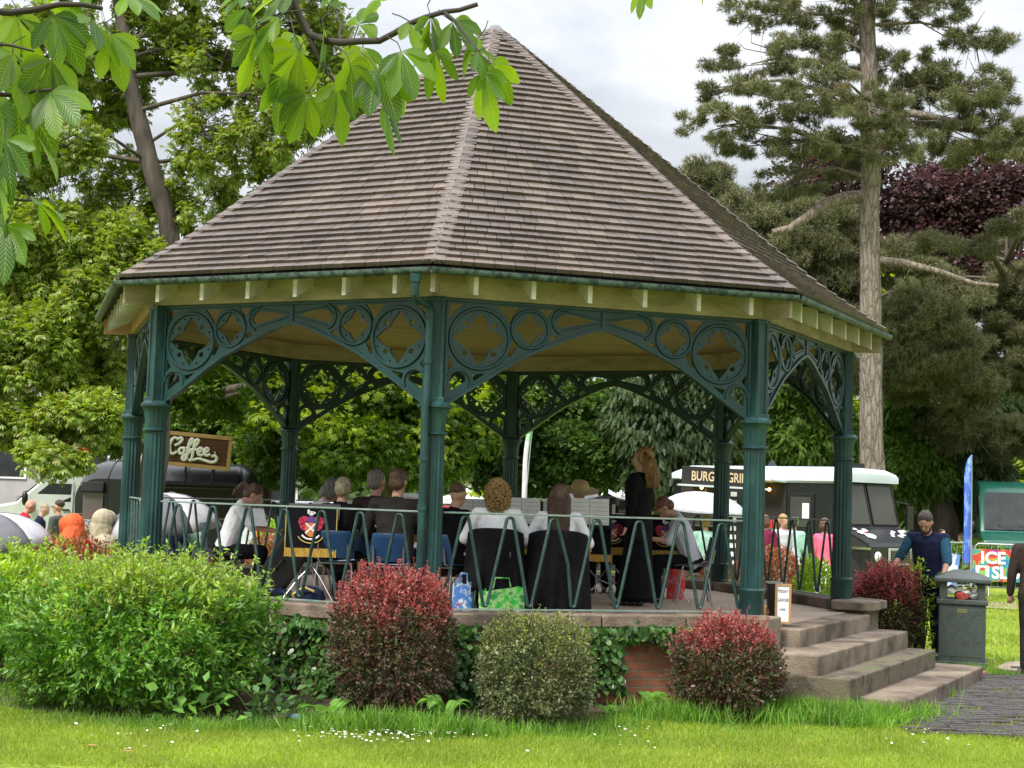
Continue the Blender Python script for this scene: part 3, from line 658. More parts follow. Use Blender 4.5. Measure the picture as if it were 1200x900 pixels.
c, r = gb(998, 1078, 662, 770, 18.6, 1.2)
bush('dark red barberry bush behind the litter bin at the right of the steps', (c[0], c[1], c[2] * .95), (r[0] * .9, r[1] * .9, r[2] * .92), 10000, .035, 'oval', l_ber, p=2.5, amp=.15, sig=.14, seed=9, shoots=800, shl=.22, shmat=l_bershoot, upb=.3, zmin=-.9, topmat=l_bermid, topz=.3, wid=1.2)
c, r = gb(1062, 1092, 655, 745, 18.9, .7)
bush('lime green shoots growing out of the right side of the dark red bush', c, r, 500, .06, 'fold', l_yel, p=2.2, amp=.2, sig=.25, seed=10, shoots=45, shl=.3, shmat=l_yel)
c, r = gb(44, 152, 634, 720, 16.4, .9)
bush('bright red leaved shrub in front of the people in hoods', c, r, 6000, .045, 'fold', l_pho, p=2.4, amp=.14, sig=.15, seed=12, shoots=150, shl=.24, shmat=l_pho)
# bushes behind the bandstand, seen through its railings
for k, (x0, x1, yt, yb, Yn, lab, lm) in enumerate([
    (285, 352, 628, 690, 22.6, 'red and green shrub behind the railing left of the grey haired player', l_pho),
    (296, 345, 612, 680, 23.6, 'lime green shrub behind the railing left of the grey haired player', l_yel),
    (812, 868, 652, 700, 22.4, 'reddish shrub behind the railing beside the player bending forward', l_pho),
    (885, 935, 642, 700, 22.8, 'crimson shrub behind the railing under the burger van hatch', l_pho),
    (930, 985, 658, 706, 19.6, 'lime green shrub behind the railing beside the stone coping', l_yel)]):
    c, r = gb(x0, x1, yt, yb, Yn, .9)
    bush(lab, c, r, 3500, .06, 'fold', lm, p=2.4, amp=.12, sig=.15, seed=20 + k, shoots=40, shl=.2, shmat=lm)
# ivy on the plinth
def ivy(label, spots, seed):
    rg = np.random.default_rng(seed); P = []; AX = []; NR = []
    i = 1; 
    for (side, t0, t1, z0, z1, n, out) in spots:
        a = oc(side, R1 - .03); b = oc(side + 1, R1 - .03); d = np.array((b - a).normalized()); o = np.array((d[1], -d[0], 0.0)); L = (b - a).length
        t = rg.uniform(t0, t1, n); z = rg.uniform(z0, z1, n); cl = np.sin(t * 23 + side) * .05 + np.sin(t * 41) * .04
        p = np.array(a) + d * (t * L)[:, None] + o * (rg.uniform(.0, out, n))[:, None]; p[:, 2] = z + cl * (z < z1 - .1)
        P.append(p); AX.append(np.tile(np.array((0, 0, -.7)), (n, 1)) + o * .3 + rg.normal(0, .45, (n, 3))); NR.append(np.tile(o, (n, 1)) + rg.normal(0, .35, (n, 3)))
    P = np.concatenate(P); AX = np.concatenate(AX); NR = np.concatenate(NR)
    me = mesh_np('ivy', [leaves(P, AX, NR, rg.uniform(.04, .085, len(P)), 'oval', 1.5)])
    me.transform(Matrix.Translation((-P[0][0], -P[0][1], 0)))
    o = link('ivy', me, l_ivy); o.location = (P[0][0], P[0][1], 0); tag(o, label, 'ivy'); return o
ivy('dark green ivy hanging over the brick plinth left of the tall barberry bush', [(0, .45, .99, .05, .68, 1500, .16), (0, .6, .99, .5, .70, 400, .2)], 31)
ivy('ivy trailing along the top of the red brick wall right of the variegated bush', [(1, .56, .90, .56, .72, 520, .14), (1, .80, .95, .18, .7, 800, .22), (1, .42, .56, .1, .7, 500, .16)], 32)
ivy('dark ivy between the tall barberry bush and the variegated bush', [(1, .05, .30, .0, .72, 1500, .25)], 33)
# ferns and weeds at the foot of the wall
l_fern = leafmat('leaf_fern', [(.10, .24, .03), (.15, .32, .05), (.19, .36, .07)], .3, .5, 6)
def fern(label, x, y, n, L, seed, cat='fern', h=1.0):
    rg = random.Random(seed); P = []; A = []; N = []; S = []; p0 = gpt(x, y); st = MB()
    for k in range(n):
        a = rg.uniform(0, 6.28); l = L * rg.uniform(.7, 1.15); d = Vector((math.cos(a), math.sin(a), 0)); prev = None
        for t in np.linspace(.08, 1, 22):
            q = d * (l * t * .75) + Vector((0, 0, h * l * (1.15 * t - .85 * t * t)))
            tan = (d * .75 + Vector((0, 0, h * (1.15 - 1.7 * t)))).normalized(); s = tan.cross(Vector((0, 0, 1))).normalized()
            for sg in (-1, 1): P.append(q); A.append(s * sg + tan * .45); N.append(s.cross(tan)); S.append(l * .22 * math.sin(math.pi * min(1, t * .85 + .12)) + .01)
        st.tube([d * (l * t * .75) + Vector((0, 0, h * l * (1.15 * t - .85 * t * t))) for t in np.linspace(0, 1, 8)], .003, 3)
    root = thing('fern' if cat == 'fern' else 'weed', label, cat, p0)
    link('fronds', mesh_np('fronds', [leaves(np.array([tuple(v) for v in P]), np.array([tuple(v) for v in A]), np.array([tuple(v) for v in N]), np.array(S), 'diam', .55)]), l_fern, root)
    st.build('stem', l_fern, root)
fern('light green fern at the left foot of the tall barberry bush', 384, 846, 9, .36, 41)
fern('light green fern in front of the tall barberry bush', 446, 852, 6, .26, 42)
fern('leafy weed between the tall barberry bush and the variegated bush', 520, 852, 7, .3, 43, 'weed', 1.8)
fern('small fern right of the variegated bush by the brick wall', 712, 838, 5, .2, 44)
fern('leafy weed at the foot of the brick wall left of the low barberry bush', 762, 828, 9, .28, 45, 'weed', 1.0)
def broad(label, x, y, n, spread, h, size, mat, seed, name='weed'):
    rg = np.random.default_rng(seed); p0 = gpt(x, y); root = thing(name, label, 'weed', p0)
    P = np.stack([rg.normal(0, spread, n), rg.normal(0, spread * .5, n), rg.uniform(.02, h, n)], 1); AX = P * np.array((1, 1, .2)) + rg.normal(0, .15, P.shape)
    link('foliage', mesh_np('foliage', [leaves(P, AX, rg.normal(0, .3, P.shape) + np.array((0, -.4, 1)), rg.uniform(.6, 1.3, n) * size, 'fold', 1.4)]), mat, root)
    st = MB(); r2 = random.Random(seed); stems(st, (0, 0, 0), [tuple(p) for p in P[:10]], .004, .002, .03, r2); st.tube([(-spread, 0, .008), (0, 0, .012), (spread, 0, .008)], .004, 4); st.build('stem', mat, root)
broad('bramble with broad pale leaves at the foot of the large green shrub', 215, 846, 70, .16, .32, .10, l_big, 51)
broad('bramble with broad leaves right of the large green shrub', 305, 846, 70, .16, .28, .09, l_ivy, 52)
broad('leafy undergrowth in the shade between the large green shrub and the fern', 345, 838, 150, .25, .5, .08, l_ivy, 53)
broad('low broadleaf weed at the lower corner of the brick wall', 775, 822, 90, .16, .22, .08, l_ivy, 54)
broad('leafy weed beside the lowest step at the right', 1052, 756, 60, .12, .3, .07, l_fern, 55)
# ================================================================== PEOPLE
def remesh_obj(mb, name, mat, parent, vox, sm_it=3, fac=.45, disp=None):
    me = bpy.data.meshes.new(name); me.from_pydata(mb.v, [], mb.f)
    bm = bmesh.new(); bm.from_mesh(me); bmesh.ops.recalc_face_normals(bm, faces=bm.faces); bm.to_mesh(me); bm.free()
    o = bpy.data.objects.new(name, me); COL.objects.link(o)
    r = o.modifiers.new('r', 'REMESH'); r.mode = 'VOXEL'; r.voxel_size = vox
    s = o.modifiers.new('s', 'SMOOTH'); s.factor = fac; s.iterations = sm_it
    if disp:
        tx = bpy.data.textures.new('t', 'CLOUDS'); tx.noise_scale = disp[1]; d = o.modifiers.new('d', 'DISPLACE'); d.texture = tx; d.strength = disp[0]; d.mid_level = .5
    dg = bpy.context.evaluated_depsgraph_get(); m2 = bpy.data.meshes.new_from_object(o.evaluated_get(dg)); bpy.data.objects.remove(o)
    m2.name = name; o = link(name, m2, mat, parent); smooth(m2, 180); return o
def caps(mb, a, b, r0, r1, n=10):
    a = Vector(a); b = Vector(b); mb.tube([a, b], [r0, r1], n); mb.ball(a, r0, n, 6); mb.ball(b, r1, n, 6)
def chain(mb, pts, rs):
    for i in range(len(pts) - 1): caps(mb, pts[i], pts[i + 1], rs[i], rs[i + 1])
def ell(mb, c, r, rot=None, seg=12, rings=9):
    t = MB(); t.ball((0, 0, 0), r, seg, rings); M3 = rot if rot is not None else Matrix.Identity(3); mb.add([M3 @ Vector(v) + Vector(c) for v in t.v], t.f)
m_skin = pm('skin', (.50, .29, .21), (.44, .24, .17), 8, .5, spec=.4)
m_skin2 = pm('skin_ruddy', (.46, .24, .17), (.40, .20, .14), 8, .5)
def cloth(name, c, c2=None, rough=.85, s=9): return pm('cloth_' + name, c, c2 or tuple(x * .75 for x in c), s, rough, bump=.8, bscale=14, spec=.12, contrast=(.3, .7))
c_white = cloth('white', (.74, .74, .76), (.66, .66, .70)); c_lilac = cloth('lilac', (.55, .54, .62), (.45, .44, .52)); c_black = cloth('black', (.004, .004, .005), (.008, .008, .010)); c_char = cloth('charcoal', (.016, .014, .013), (.028, .025, .023))
c_navy = cloth('navy', (.008, .012, .035), (.014, .018, .048)); c_teal = cloth('teal', (.03, .10, .17)); c_red = cloth('red', (.45, .012, .03)); c_grey = cloth('grey', (.085, .095, .09), (.06, .07, .065)); c_orange = cloth('orange', (.65, .13, .05), (.52, .09, .03)); c_beige = cloth('beige', (.42, .38, .27), (.34, .30, .21))
c_khaki = cloth('khaki', (.24, .21, .12), (.19, .165, .09)); c_brown = cloth('brown', (.045, .03, .028), (.03, .02, .02)); c_mint = cloth('mint', (.36, .60, .50)); c_pink = cloth('pink', (.80, .16, .26), (.7, .12, .22)); c_pale = cloth('pale', (.55, .58, .60)); c_blue = cloth('blue', (.06, .16, .38)); c_maroon = cloth('maroon', (.18, .02, .06)); c_straw = pm('straw', (.55, .42, .22), (.42, .30, .15), 30, .8, bump=.5, bscale=80)
def hairm(name, c, c2): return pm('hair_' + name, c, c2, 55, .42, bump=1.0, bscale=60, stretch=(1, 1, .10 if name != 'blonde' else .7), contrast=(.42, .58), spec=.5)
h_brown = hairm('brown', (.06, .03, .017), (.12, .06, .035)); h_dark = hairm('dark', (.022, .013, .010), (.05, .03, .02)); h_blond = hairm('blonde', (.46, .30, .12), (.28, .16, .06)); h_gold = hairm('golden', (.36, .20, .075), (.20, .10, .035)); h_grey = hairm('grey', (.22, .20, .18), (.11, .10, .09)); h_ash = hairm('ash', (.42, .35, .24), (.28, .22, .14)); h_auburn = hairm('auburn', (.10, .035, .02), (.17, .07, .04))
m_shoe = pm('shoe_leather', (.012, .012, .013), rough=.35)
def human(label, loc, face, pose='stand', H=1.70, lean=0.0, head=(0, 0), arms=None, top=None, sleeves='long', legs=None, skirt=False, hair='short', hairm_=None, skin=None, vox=.012, build=1.0, legpos=None, hat=None, hatm=None, hood=None, name='person', twist=0.0, vest=None, hem=.0):
    """face: direction the person faces, degrees clockwise from +y (away from the camera). local: +y forward, +x the person's right"""
    root = thing(name, label, 'person', loc, -R_(face)); k = H / 1.72; s = Vector((0, 0, 0))
    sit = pose == 'sit'; hz = (.50 if sit else .90) ; hip = Vector((0, 0, hz))
    Rl = Matrix.Rotation(-R_(lean), 3, 'X') @ Matrix.Rotation(R_(twist), 3, 'Z')
    def T(x, y, z): return (hip + Rl @ Vector((x * build, y, z))) * k       # torso space, z above the hips
    Rh = Rl @ Matrix.Rotation(R_(head[1]), 3, 'Z') @ Matrix.Rotation(-R_(head[0]), 3, 'X')
    nb = hip + Rl @ Vector((0, -.01, .55))
    def Hd(x, y, z): return (nb + Rh @ Vector((x, y, z))) * k                # head space, z above neck base
    skin = skin or m_skin
    sh = [T(-.175, -.01, .50), T(.175, -.01, .50)]
    arms = arms or {}
    def arm(side):
        a = arms.get(side, (.05, .02, -.29, .03, .14, -.22)) if not isinstance(arms, tuple) else arms
        sx = -1 if side == 'L' else 1; S = sh[0 if side == 'L' else 1]
        e = S + Vector((a[0] * sx, a[1], a[2])) * k; w = e + Vector((a[3] * sx, a[4], a[5])) * k; return S, e, w
    if sit: lp = legpos or {'L': ((-.10, .43, .49), (-.10, .42, .09)), 'R': ((.10, .43, .49), (.10, .40, .09))}
    else: lp = legpos or {'L': ((-.095, .03, .48), (-.10, -.02, .09)), 'R': ((.095, .05, .48), (.10, .04, .09))}
    b = MB()
    # torso
    def torso(m, g, lo=0.0):
        for z in np.linspace(lo, .45, 13):
            rx = float(np.interp(z, (0, .1, .22, .34, .44), (.165, .15, .145, .16, .165))); ry = float(np.interp(z, (0, .1, .22, .34, .44), (.115, .105, .105, .115, .105))); y = .005; z = float(z)
            ell(m, T(0, y, z), ((rx * build + g) * k, (ry * (build * .5 + .5) + g) * k, (.085 + g * .5) * k), Rl)
        for sx in (-1, 1): caps(m, T(.05 * sx, -.01, .50), sh[0 if sx < 0 else 1], (.058 + g) * k, (.055 + g) * k)
    torso(b, 0); chain(b, [T(0, -.01, .48), Hd(0, .0, .04), Hd(0, .012, .10)], [.062 * k, .055 * k, .05 * k])
    # head
    ell(b, Hd(0, .005, .185), (.076 * k, .094 * k, .105 * k), Rh); ell(b, Hd(0, .035, .115), (.056 * k, .062 * k, .055 * k), Rh); ell(b, Hd(0, .062, .085), (.028 * k, .024 * k, .022 * k), Rh)
    chain(b, [Hd(0, .094, .175), Hd(0, .112, .145)], [.011 * k, .015 * k]); ell(b, Hd(0, .094, .11), (.024 * k, .010 * k, .009 * k), Rh); ell(b, Hd(0, .088, .195), (.05 * k, .012 * k, .010 * k), Rh)
    for sx in (-1, 1): ell(b, Hd(.078 * sx, .0, .165), (.011 * k, .02 * k, .032 * k), Rh)
    AR = {}
    for sd in 'LR':
        S, e, w = arm(sd); AR[sd] = (S, e, w); caps(b, S, e, .046 * k, .038 * k); caps(b, e, w, .038 * k, .026 * k)
        d = (w - e).normalized(); sx = -1 if sd == 'L' else 1
        hd = MB()
        pal = w + d * .045 * k; side = d.cross(Vector((0, 1, .3))).normalized()
        if side.x * sx < 0: side = -side
        nrm = d.cross(side).normalized(); Mh = Matrix((side, d, nrm)).transposed()
        ell(b, pal, (.036 * k, .045 * k, .017 * k), Mh)
        for q, (o_, ln) in enumerate(((-.026, .062), (-.009, .072), (.009, .068), (.026, .052))):
            p0 = pal + side * o_ * k + d * .035 * k; p1 = p0 + (d * .75 + nrm * .35) * ln * .5 * k; p2 = p1 + (d * .35 + nrm * .75) * ln * .5 * k
            chain(b, [p0, p1, p2], [.0095 * k, .009 * k, .008 * k])
        p0 = pal - side * .028 * k; chain(b, [p0 - d * .02 * k, p0 - side * .022 * k + d * .01 * k + nrm * .012 * k, p0 - side * .02 * k + d * .038 * k + nrm * .025 * k], [.012 * k, .011 * k, .009 * k])
    for sd in 'LR':
        sx = -1 if sd == 'L' else 1; kn, an = [Vector(v) * k for v in lp[sd]]; hj = (hip + Vector((.09 * sx, 0, -.02))) * k
        chain(b, [hj, kn, an], [.088 * k, .055 * k, .04 * k]); fd = Vector((.02 * sx, .15, -.055)) * k; chain(b, [an, an + Vector((0, -.02, -.04)) * k], [.04 * k, .04 * k]); chain(b, [an + Vector((0, 0, -.04)) * k, an + fd], [.038 * k, .028 * k])
    body = remesh_obj(b, 'body', skin, root, min(vox, .012) if vox < .02 else vox, 2)
    # clothing
    if top is not None:
        m = MB(); torso(m, .014, -.04 - hem)
        caps(m, T(0, -.012, .52), T(0, -.01, .555), .066 * k, .060 * k)
        if hem: ell(m, T(0, 0, -.12), ((.185 * build) * k, .14 * k, .12 * k), Rl)
        for sd in 'LR':
            mm = m if not vest else MB()
            S, e, w = AR[sd]; g = .017
            if sleeves == 'short': caps(mm, S, S.lerp(e, .72), (.052 + g) * k, (.048 + g) * k)
            elif sleeves == 'elbow': caps(mm, S, e, (.05 + g) * k, (.042 + g) * k)
            else: chain(mm, [S, e, e.lerp(w, .93)], [(.050 + g) * k, (.040 + g) * k, (.032 + g * .6) * k])
            if vest: remesh_obj(mm, 'sleeve', top, root, vox, 2, disp=(.006 * k, .2))
        remesh_obj(m, 'jacket' if sleeves == 'long' else 'shirt', vest or top, root, vox, 2, disp=(.007 * k, .2))

    if legs is not None:
        m = MB()
        if skirt:
            L0 = T(0, 0, .02); 
            if sit: 
                for sd in 'LR': kn, an = [Vector(v) * k for v in lp[sd]]; chain(m, [hip * k, kn, an + Vector((0, 0, .1))], [.15 * k, .10 * k, .11 * k])
            else:
                for t in np.linspace(0, 1, 26):
                    ell(m, Vector((0, .0 + .02 * t, hz * k * (1 - t) + .10 * t)), ((.175 + .08 * t ** 1.5) * k, (.145 + .09 * t ** 1.5) * k, .07 * k))
        else:
            ell(m, T(0, 0, -.02), (.178 * build * k, .13 * k, .13 * k), Rl)
            for sd in 'LR':
                sx = -1 if sd == 'L' else 1; kn, an = [Vector(v) * k for v in lp[sd]]; chain(m, [(hip + Vector((.09 * sx, 0, -.02))) * k, kn, an.lerp(kn, .03)], [.102 * k, .075 * k, .062 * k])
        remesh_obj(m, 'skirt' if skirt else 'trousers', legs, root, vox, 2, disp=(.008 * k, .2))
    m = MB()
    for sd in 'LR':
        kn, an = [Vector(v) * k for v in lp[sd]]; sx = -1 if sd == 'L' else 1
        z0 = an.z - .09 * k
        for (y, r, z) in ((-.03, .043, .045), (.05, .045, .045), (.13, .046, .035), (.17, .036, .03)): ell(m, Vector((an.x + .015 * sx * y * 10 * .5, an.y + y * k, z0 + z * k)), (r * k, .06 * k, z * k))
    remesh_obj(m, 'shoes', m_shoe, root, vox, 2)
    # hair
    rg = random.Random(int(abs(loc[0] * 100) + 3)); hm = hairm_ or h_brown; m = MB()
    if hair in ('short', 'long', 'bob', 'bun', 'curly', 'wavy', 'crop', 'tied'):
        g = {'crop': .004, 'short': .012, 'bob': .022, 'long': .014, 'bun': .010, 'curly': .018, 'wavy': .022, 'tied': .010}[hair]
        ell(m, Hd(0, -.018, .205) if hair not in ('short', 'crop') else Hd(0, -.020, .222), ((.080 + g * .6) * k, (.090 + g) * k, ((.092 if hair not in ('short', 'crop') else .072) + g) * k), Rh)
        if hair != 'crop': ell(m, Hd(0, -.045, .15), ((.070 + g) * k, (.062 + g) * k, .07 * k), Rh)
        if hair == 'bob':
            for sx in (-1, 1): ell(m, Hd(.062 * sx, -.01, .14), (.035 * k, .06 * k, .085 * k), Rh)
            ell(m, Hd(0, -.06, .12), (.085 * k, .04 * k, .07 * k), Rh)
        if hair == 'wavy': ell(m, Hd(0, -.075, .12), (.085 * k, .045 * k, .13 * k), Rh)
        if hair in ('long', 'wavy'):
            n = 13; Lh = .66 if hair == 'long' else .34
            for q in range(n):
                t = (q / (n - 1) - .5) * 2; a = t * 1.25; x = math.sin(a) * .088; y = -math.cos(a) * .088
                p = [Hd(x, y, .20)]; 
                for j, f in enumerate((.3, .6, 1.0)):
                    z = .20 - Lh * f * (1 - .12 * abs(t) * rg.random()); wv = .012 * math.sin(f * 9 + q) * (2.0 if hair == 'wavy' else .5)
                    v = Hd(0, 0, .20) + (Vector((x * (1.15 + .25 * f * (1 if hair == 'wavy' else -.3)) + wv, y * (1.1 + .12 * f) - .055 * min(1, f * 2), z - .20))) * k if lean < 15 else Hd(x * 1.1, y * 1.15 - .03 * f, z)
                    if lean >= 15: v = T(x * 1.1, y - .09, .55 + z)
                    p.append(v)
                chain(m, p, [.022 * k, .026 * k, .024 * k, .010 * k])
        if hair == 'curly':
            for q in range(150):
                u = Vector(unit(1, np.random.default_rng(q + 5))[0]); 
                if u.y > .45: continue
                z = .17 + u.z * .13 if u.z > 0 else .17 + u.z * .20
                m.ball(Hd(u.x * .095, u.y * .10 - .02, z), .026 * k * rg.uniform(.7, 1.25), 7, 5)
        if hair in ('bun',): ell(m, Hd(.01, -.115, .17), (.05 * k, .035 * k, .055 * k), Rh); ell(m, Hd(-.03, -.10, .20), (.035 * k, .03 * k, .05 * k), Rh); ell(m, Hd(.03, -.105, .13), (.03 * k, .025 * k, .045 * k), Rh)
        if hair == 'tied': chain(m, [Hd(0, -.09, .19), Hd(0, -.16, .17), Hd(0, -.17, .08), Hd(0, -.15, .0)], [.03 * k, .035 * k, .03 * k, .012 * k])
        hs = .010 if vox < .02 else vox
        remesh_obj(m, 'hair', hm, root, hs, 1 if hair == 'curly' else 2, disp=(.02 * k, .03) if hair not in ('crop', 'short') else ((.012 if hair == 'short' else .006) * k, .03))
    if hair == 'curly':
        m = MB()
        for q in range(420):
            u = Vector(unit(1, np.random.default_rng(q + 900))[0])
            if u.y > .4: continue
            z = .17 + u.z * .14 if u.z > 0 else .17 + u.z * .22; c = Hd(u.x * .122, u.y * .125 - .025, z); ph = rg.random() * 6; ax = Vector((rg.uniform(-.4, .4), rg.uniform(-.4, .4), -1)).normalized(); s1 = ax.cross(Vector((0, 1, 0))).normalized(); s2 = ax.cross(s1)
            m.tube([c + ax * (j * .006) + (s1 * math.cos(ph + j * 1.3) + s2 * math.sin(ph + j * 1.3)) * .013 for j in range(9)], .006, 4)
        m.build('curls', hm, bpy.data.objects[[c.name for c in root.children if c.name.startswith('hair')][0]], sm=180)
    if hair in ('long', 'wavy') and vox < .02:   # loose strands over the mass
        m = MB(); Lh = .67 if hair == 'long' else .36
        for q in range(150):
            a = rg.uniform(-1.4, 1.4); x = math.sin(a) * .10; y = -math.cos(a) * .10; p = [Hd(x * .8, y * .8, .26)]
            for f in np.linspace(.1, 1, 8):
                wv = (.016 if hair == 'wavy' else .004) * math.sin(f * 11 + q)
                p.append(Hd(0, 0, .2) + Vector((x * (1.2 + .2 * f * (1 if hair == 'wavy' else -.4)) + wv, y * (1.12 + .14 * f) - .062 * min(1, f * 2) - .006, -Lh * f * rg.uniform(.93, 1.0))) * k)
            if lean < 15: m.tube(p, [.003, .004, .004, .004, .004, .004, .003, .002, .001], 3)
        if m.v: m.build('strands', hm, bpy.data.objects[[c.name for c in root.children if c.name.startswith('hair')][0]], sm=180)
    if vox < .02:
        e = MB()
        for sx in (-1, 1): ell(e, Hd(.03 * sx, .083, .178), (.011 * k, .008 * k, .008 * k), Rh, 8, 6)
        e.build('eyes', pm('eye', (.02, .015, .012), rough=.2), body)
        e = MB(); 
    if hat == 'beanie': m = MB(); ell(m, Hd(0, -.01, .225), (.095 * k, .11 * k, .10 * k), Rh); remesh_obj(m, 'hat', hatm, root, .012, 1)
    if hat == 'flat': m = MB(); ell(m, Hd(0, -.0, .25), (.098 * k, .12 * k, .055 * k), Rh); ell(m, Hd(0, .09, .235), (.07 * k, .05 * k, .014 * k), Rh); remesh_obj(m, 'hat', hatm, root, .010, 1)
    if hat == 'brim':
        m = MB(); m.lathe([(.24, -.02), (.245, -.012), (.12, .01), (.095, .09), (.06, .11), (.02, .115), (.001, .115)], 24); m2 = MB(); m2.add([Hd(0, 0, .23) + Rh @ Vector(v) for v in m.v], m.f); m2.build('hat', hatm, root, sm=50)
    if hood:
        m = MB(); ell(m, Hd(0, -.03, .20), (.135 * k, .15 * k, .145 * k), Rh); ell(m, Hd(0, .05, .22), (.125 * k, .12 * k, .125 * k), Rh); chain(m, [Hd(0, -.04, .12), T(-.06, -.06, .46)], [.135 * k, .16 * k]); caps(m, T(-.12, -.04, .44), T(.12, -.04, .44), .15 * k, .15 * k); ell(m, Hd(0, -.02, .06), (.15 * k, .14 * k, .16 * k), Rh); ell(m, Hd(0, .135, .16), (.085 * k, .02 * k, .11 * k), Rh)
        remesh_obj(m, 'hood', hood, root, .012, 3, disp=(.012, .16))
    return root
def glasses(root, z, y, k=1.0): pass
D0 = DZ
# ---- chairs: one kind, copied
m_chair = pm('blue_plastic', (.005, .035, .10), (.004, .028, .08), 4, .4); m_chair2 = pm('dark_plastic', (.03, .045, .07), rough=.45); m_steel = pm('steel_tube', (.35, .35, .36), rough=.3, metal=.9); m_blackm = pm('black_metal', (.007, .007, .008), rough=.4)
def chair(label, mat, loc, face):
    root = thing('chair', label, 'chair', loc, -R_(face), 'stacking chairs on the bandstand')
    s = MB(); n = 7
    def shellgrid(f):
        vs = []; m = 7
        for i in range(n):
            for j in range(m): vs.append(f(i / (n - 1), j / (m - 1) * 2 - 1))
        k = len(vs); vs2 = [v - Vector((0, .004, .010)) for v in vs]; fs = []
        for i in range(n - 1):
            for j in range(m - 1): a = i * m + j; fs.append((a, a + 1, a + m + 1, a + m)); fs.append((k + a, k + a + m, k + a + m + 1, k + a + 1))
        for i in range(n - 1):
            for j in (0, m - 1): a = i * m + j; fs.append((a, a + m, k + a + m, k + a))
        for j in range(m - 1):
            for i in (0, n - 1): a = i * m + j; fs.append((a, a + 1, k + a + 1, k + a))
        s.add(vs + vs2, fs)
    shellgrid(lambda u, v: Vector((v * .21, -.19 + .40 * u, .44 + .018 * v * v + .02 * (1 - u) ** 2 - .02 * u ** 3)))
    s.build('seat', mat, root, sm=60); s = MB()
    shellgrid(lambda u, v: Vector((v * (.20 - .035 * u * u), -.195 - .05 * u + .05 * v * v - .01, .49 + .26 * u)))
    s.build('backrest', mat, root, sm=60)
    for sx in (-1, 1):
        for sy in (-1, 1): l = MB(); l.tube([(sx * .17, sy * .13 - .01, .43), (sx * .21, sy * .2 - .01, .0)], .011, 8); l.build('leg', m_steel, root, sm=60)
    f = MB(); f.tube([(.17, -.14, .43), (.17, .12, .43), (-.17, .12, .43), (-.17, -.14, .43)], .011, 8, closed=True)
    for sx in (-1, 1): f.tube([(sx * .15, -.14, .43), (sx * .15, -.21, .47), (sx * .15, -.235, .62)], .011, 8)
    f.build('frame', m_steel, root, sm=60); return root
def dpt(px, Y, z=None):  # point on the deck
    p = at(px, 640, Y); return Vector((p.x, Y, D0 if z is None else z))
# ---- draped coat on a chair
def coat(label, loc, face, w, z0, z1, mat, seed):
    rg = random.Random(seed); M3 = Matrix.Rotation(-R_(face), 3, 'Z'); vs = []; fs = []; nu, nv = 34, 16
    for layer in (0, 1):
        for j in range(nv + 1):
            t = j / nv
            for i in range(nu + 1):
                u = i / nu * 2 - 1; fold = .04 * math.sin(u * 9 + seed) * t + .022 * math.sin(u * 17 + seed * 2) * t ** 1.5 + .02 * math.sin(u * 4 + t * 5)
                x = u * w * (.98 + .12 * t - .06 * (1 - t) * abs(u) ** 2); y = -.285 - .03 * t - fold - .012 * layer + .22 * abs(u) ** 3 * (1 - .1 * t); z = z1 + (z0 - z1) * t - .05 * abs(u) ** 3 * (1 - t) - (.03 * math.sin(u * 6 + seed) if t > .9 else 0)
                vs.append(M3 @ Vector((x, y + (.014 if layer else 0), z)))
    W = nu + 1; K = (nu + 1) * (nv + 1)
    for j in range(nv):
        for i in range(nu): a = j * W + i; fs.append((a, a + 1, a + W + 1, a + W)); fs.append((K + a, K + a + W, K + a + W + 1, K + a + 1))
    for i in range(nu): fs.append((i, K + i, K + i + 1, i + 1)); a = nv * W + i; fs.append((a, a + 1, K + a + 1, K + a))
    for j in range(nv): a = j * W; fs.append((a, a + W, K + a + W, K + a)); a += nu; fs.append((a, K + a, K + a + W, a + W))
    mb = MB(); mb.add(vs, fs); o = mb.build('coat', mat, sm=180); o.location = loc; tag(o, label, 'coat'); return o
# ---- the players seated along the railing, backs to the camera
SEATS = [ # px, Y, face
 (397, 15.5, 8), (462, 15.1, 4), (434, 16.3, -10), (533, 15.3, 25), (581, 14.95, 3), (652, 14.95, 2)]
sitarms = {'L': (.10, .04, -.27, -.02, .22, .02), 'R': (.10, .04, -.27, -.02, .22, .02)}
widearms = {'L': (.13, .06, -.25, .0, .17, -.05), 'R': (.13, .06, -.25, .0, .17, -.05)}
human('person with a pale blonde bun and a black jacket on a blue chair', dpt(397, 15.5), 8, 'sit', 1.64, 6, (8, 0), sitarms, c_black, 'long', c_black, hair='bun', hairm_=h_ash, vox=.010)
human('broad person in a dark grey jacket with short brown hair left of the front column', dpt(462, 15.1), 10, 'sit', 1.76, 5, (4, -10), sitarms, c_char, 'long', c_black, hair='short', hairm_=h_brown, vox=.010, build=1.18)
human('grey haired person in a dark jacket seated behind the broad person in dark grey', dpt(436, 16.2), 25, 'sit', 1.76, 4, (2, -14), sitarms, c_brown, 'long', c_black, hair='short', hairm_=h_grey, vox=.010, build=1.1, skin=m_skin2)
human('person with tied dark hair and black jacket seated just right of the front column', dpt(527, 15.3), 42, 'sit', 1.62, 6, (8, -8), sitarms, c_black, 'long', c_black, hair='crop', hairm_=h_brown, vox=.010)
human('person with curly golden blonde hair and a white shirt seen from behind', dpt(581, 14.95), 3, 'sit', 1.66, 4, (4, 0), widearms, c_white, 'elbow', c_black, hair='curly', hairm_=h_blond, vox=.010, build=1.1)
human('person with long straight brown hair and a white shirt seen from behind', dpt(654, 14.95), 2, 'sit', 1.63, 3, (4, 0), widearms, c_white, 'elbow', c_black, hair='long', hairm_=h_brown, vox=.010, build=1.05)
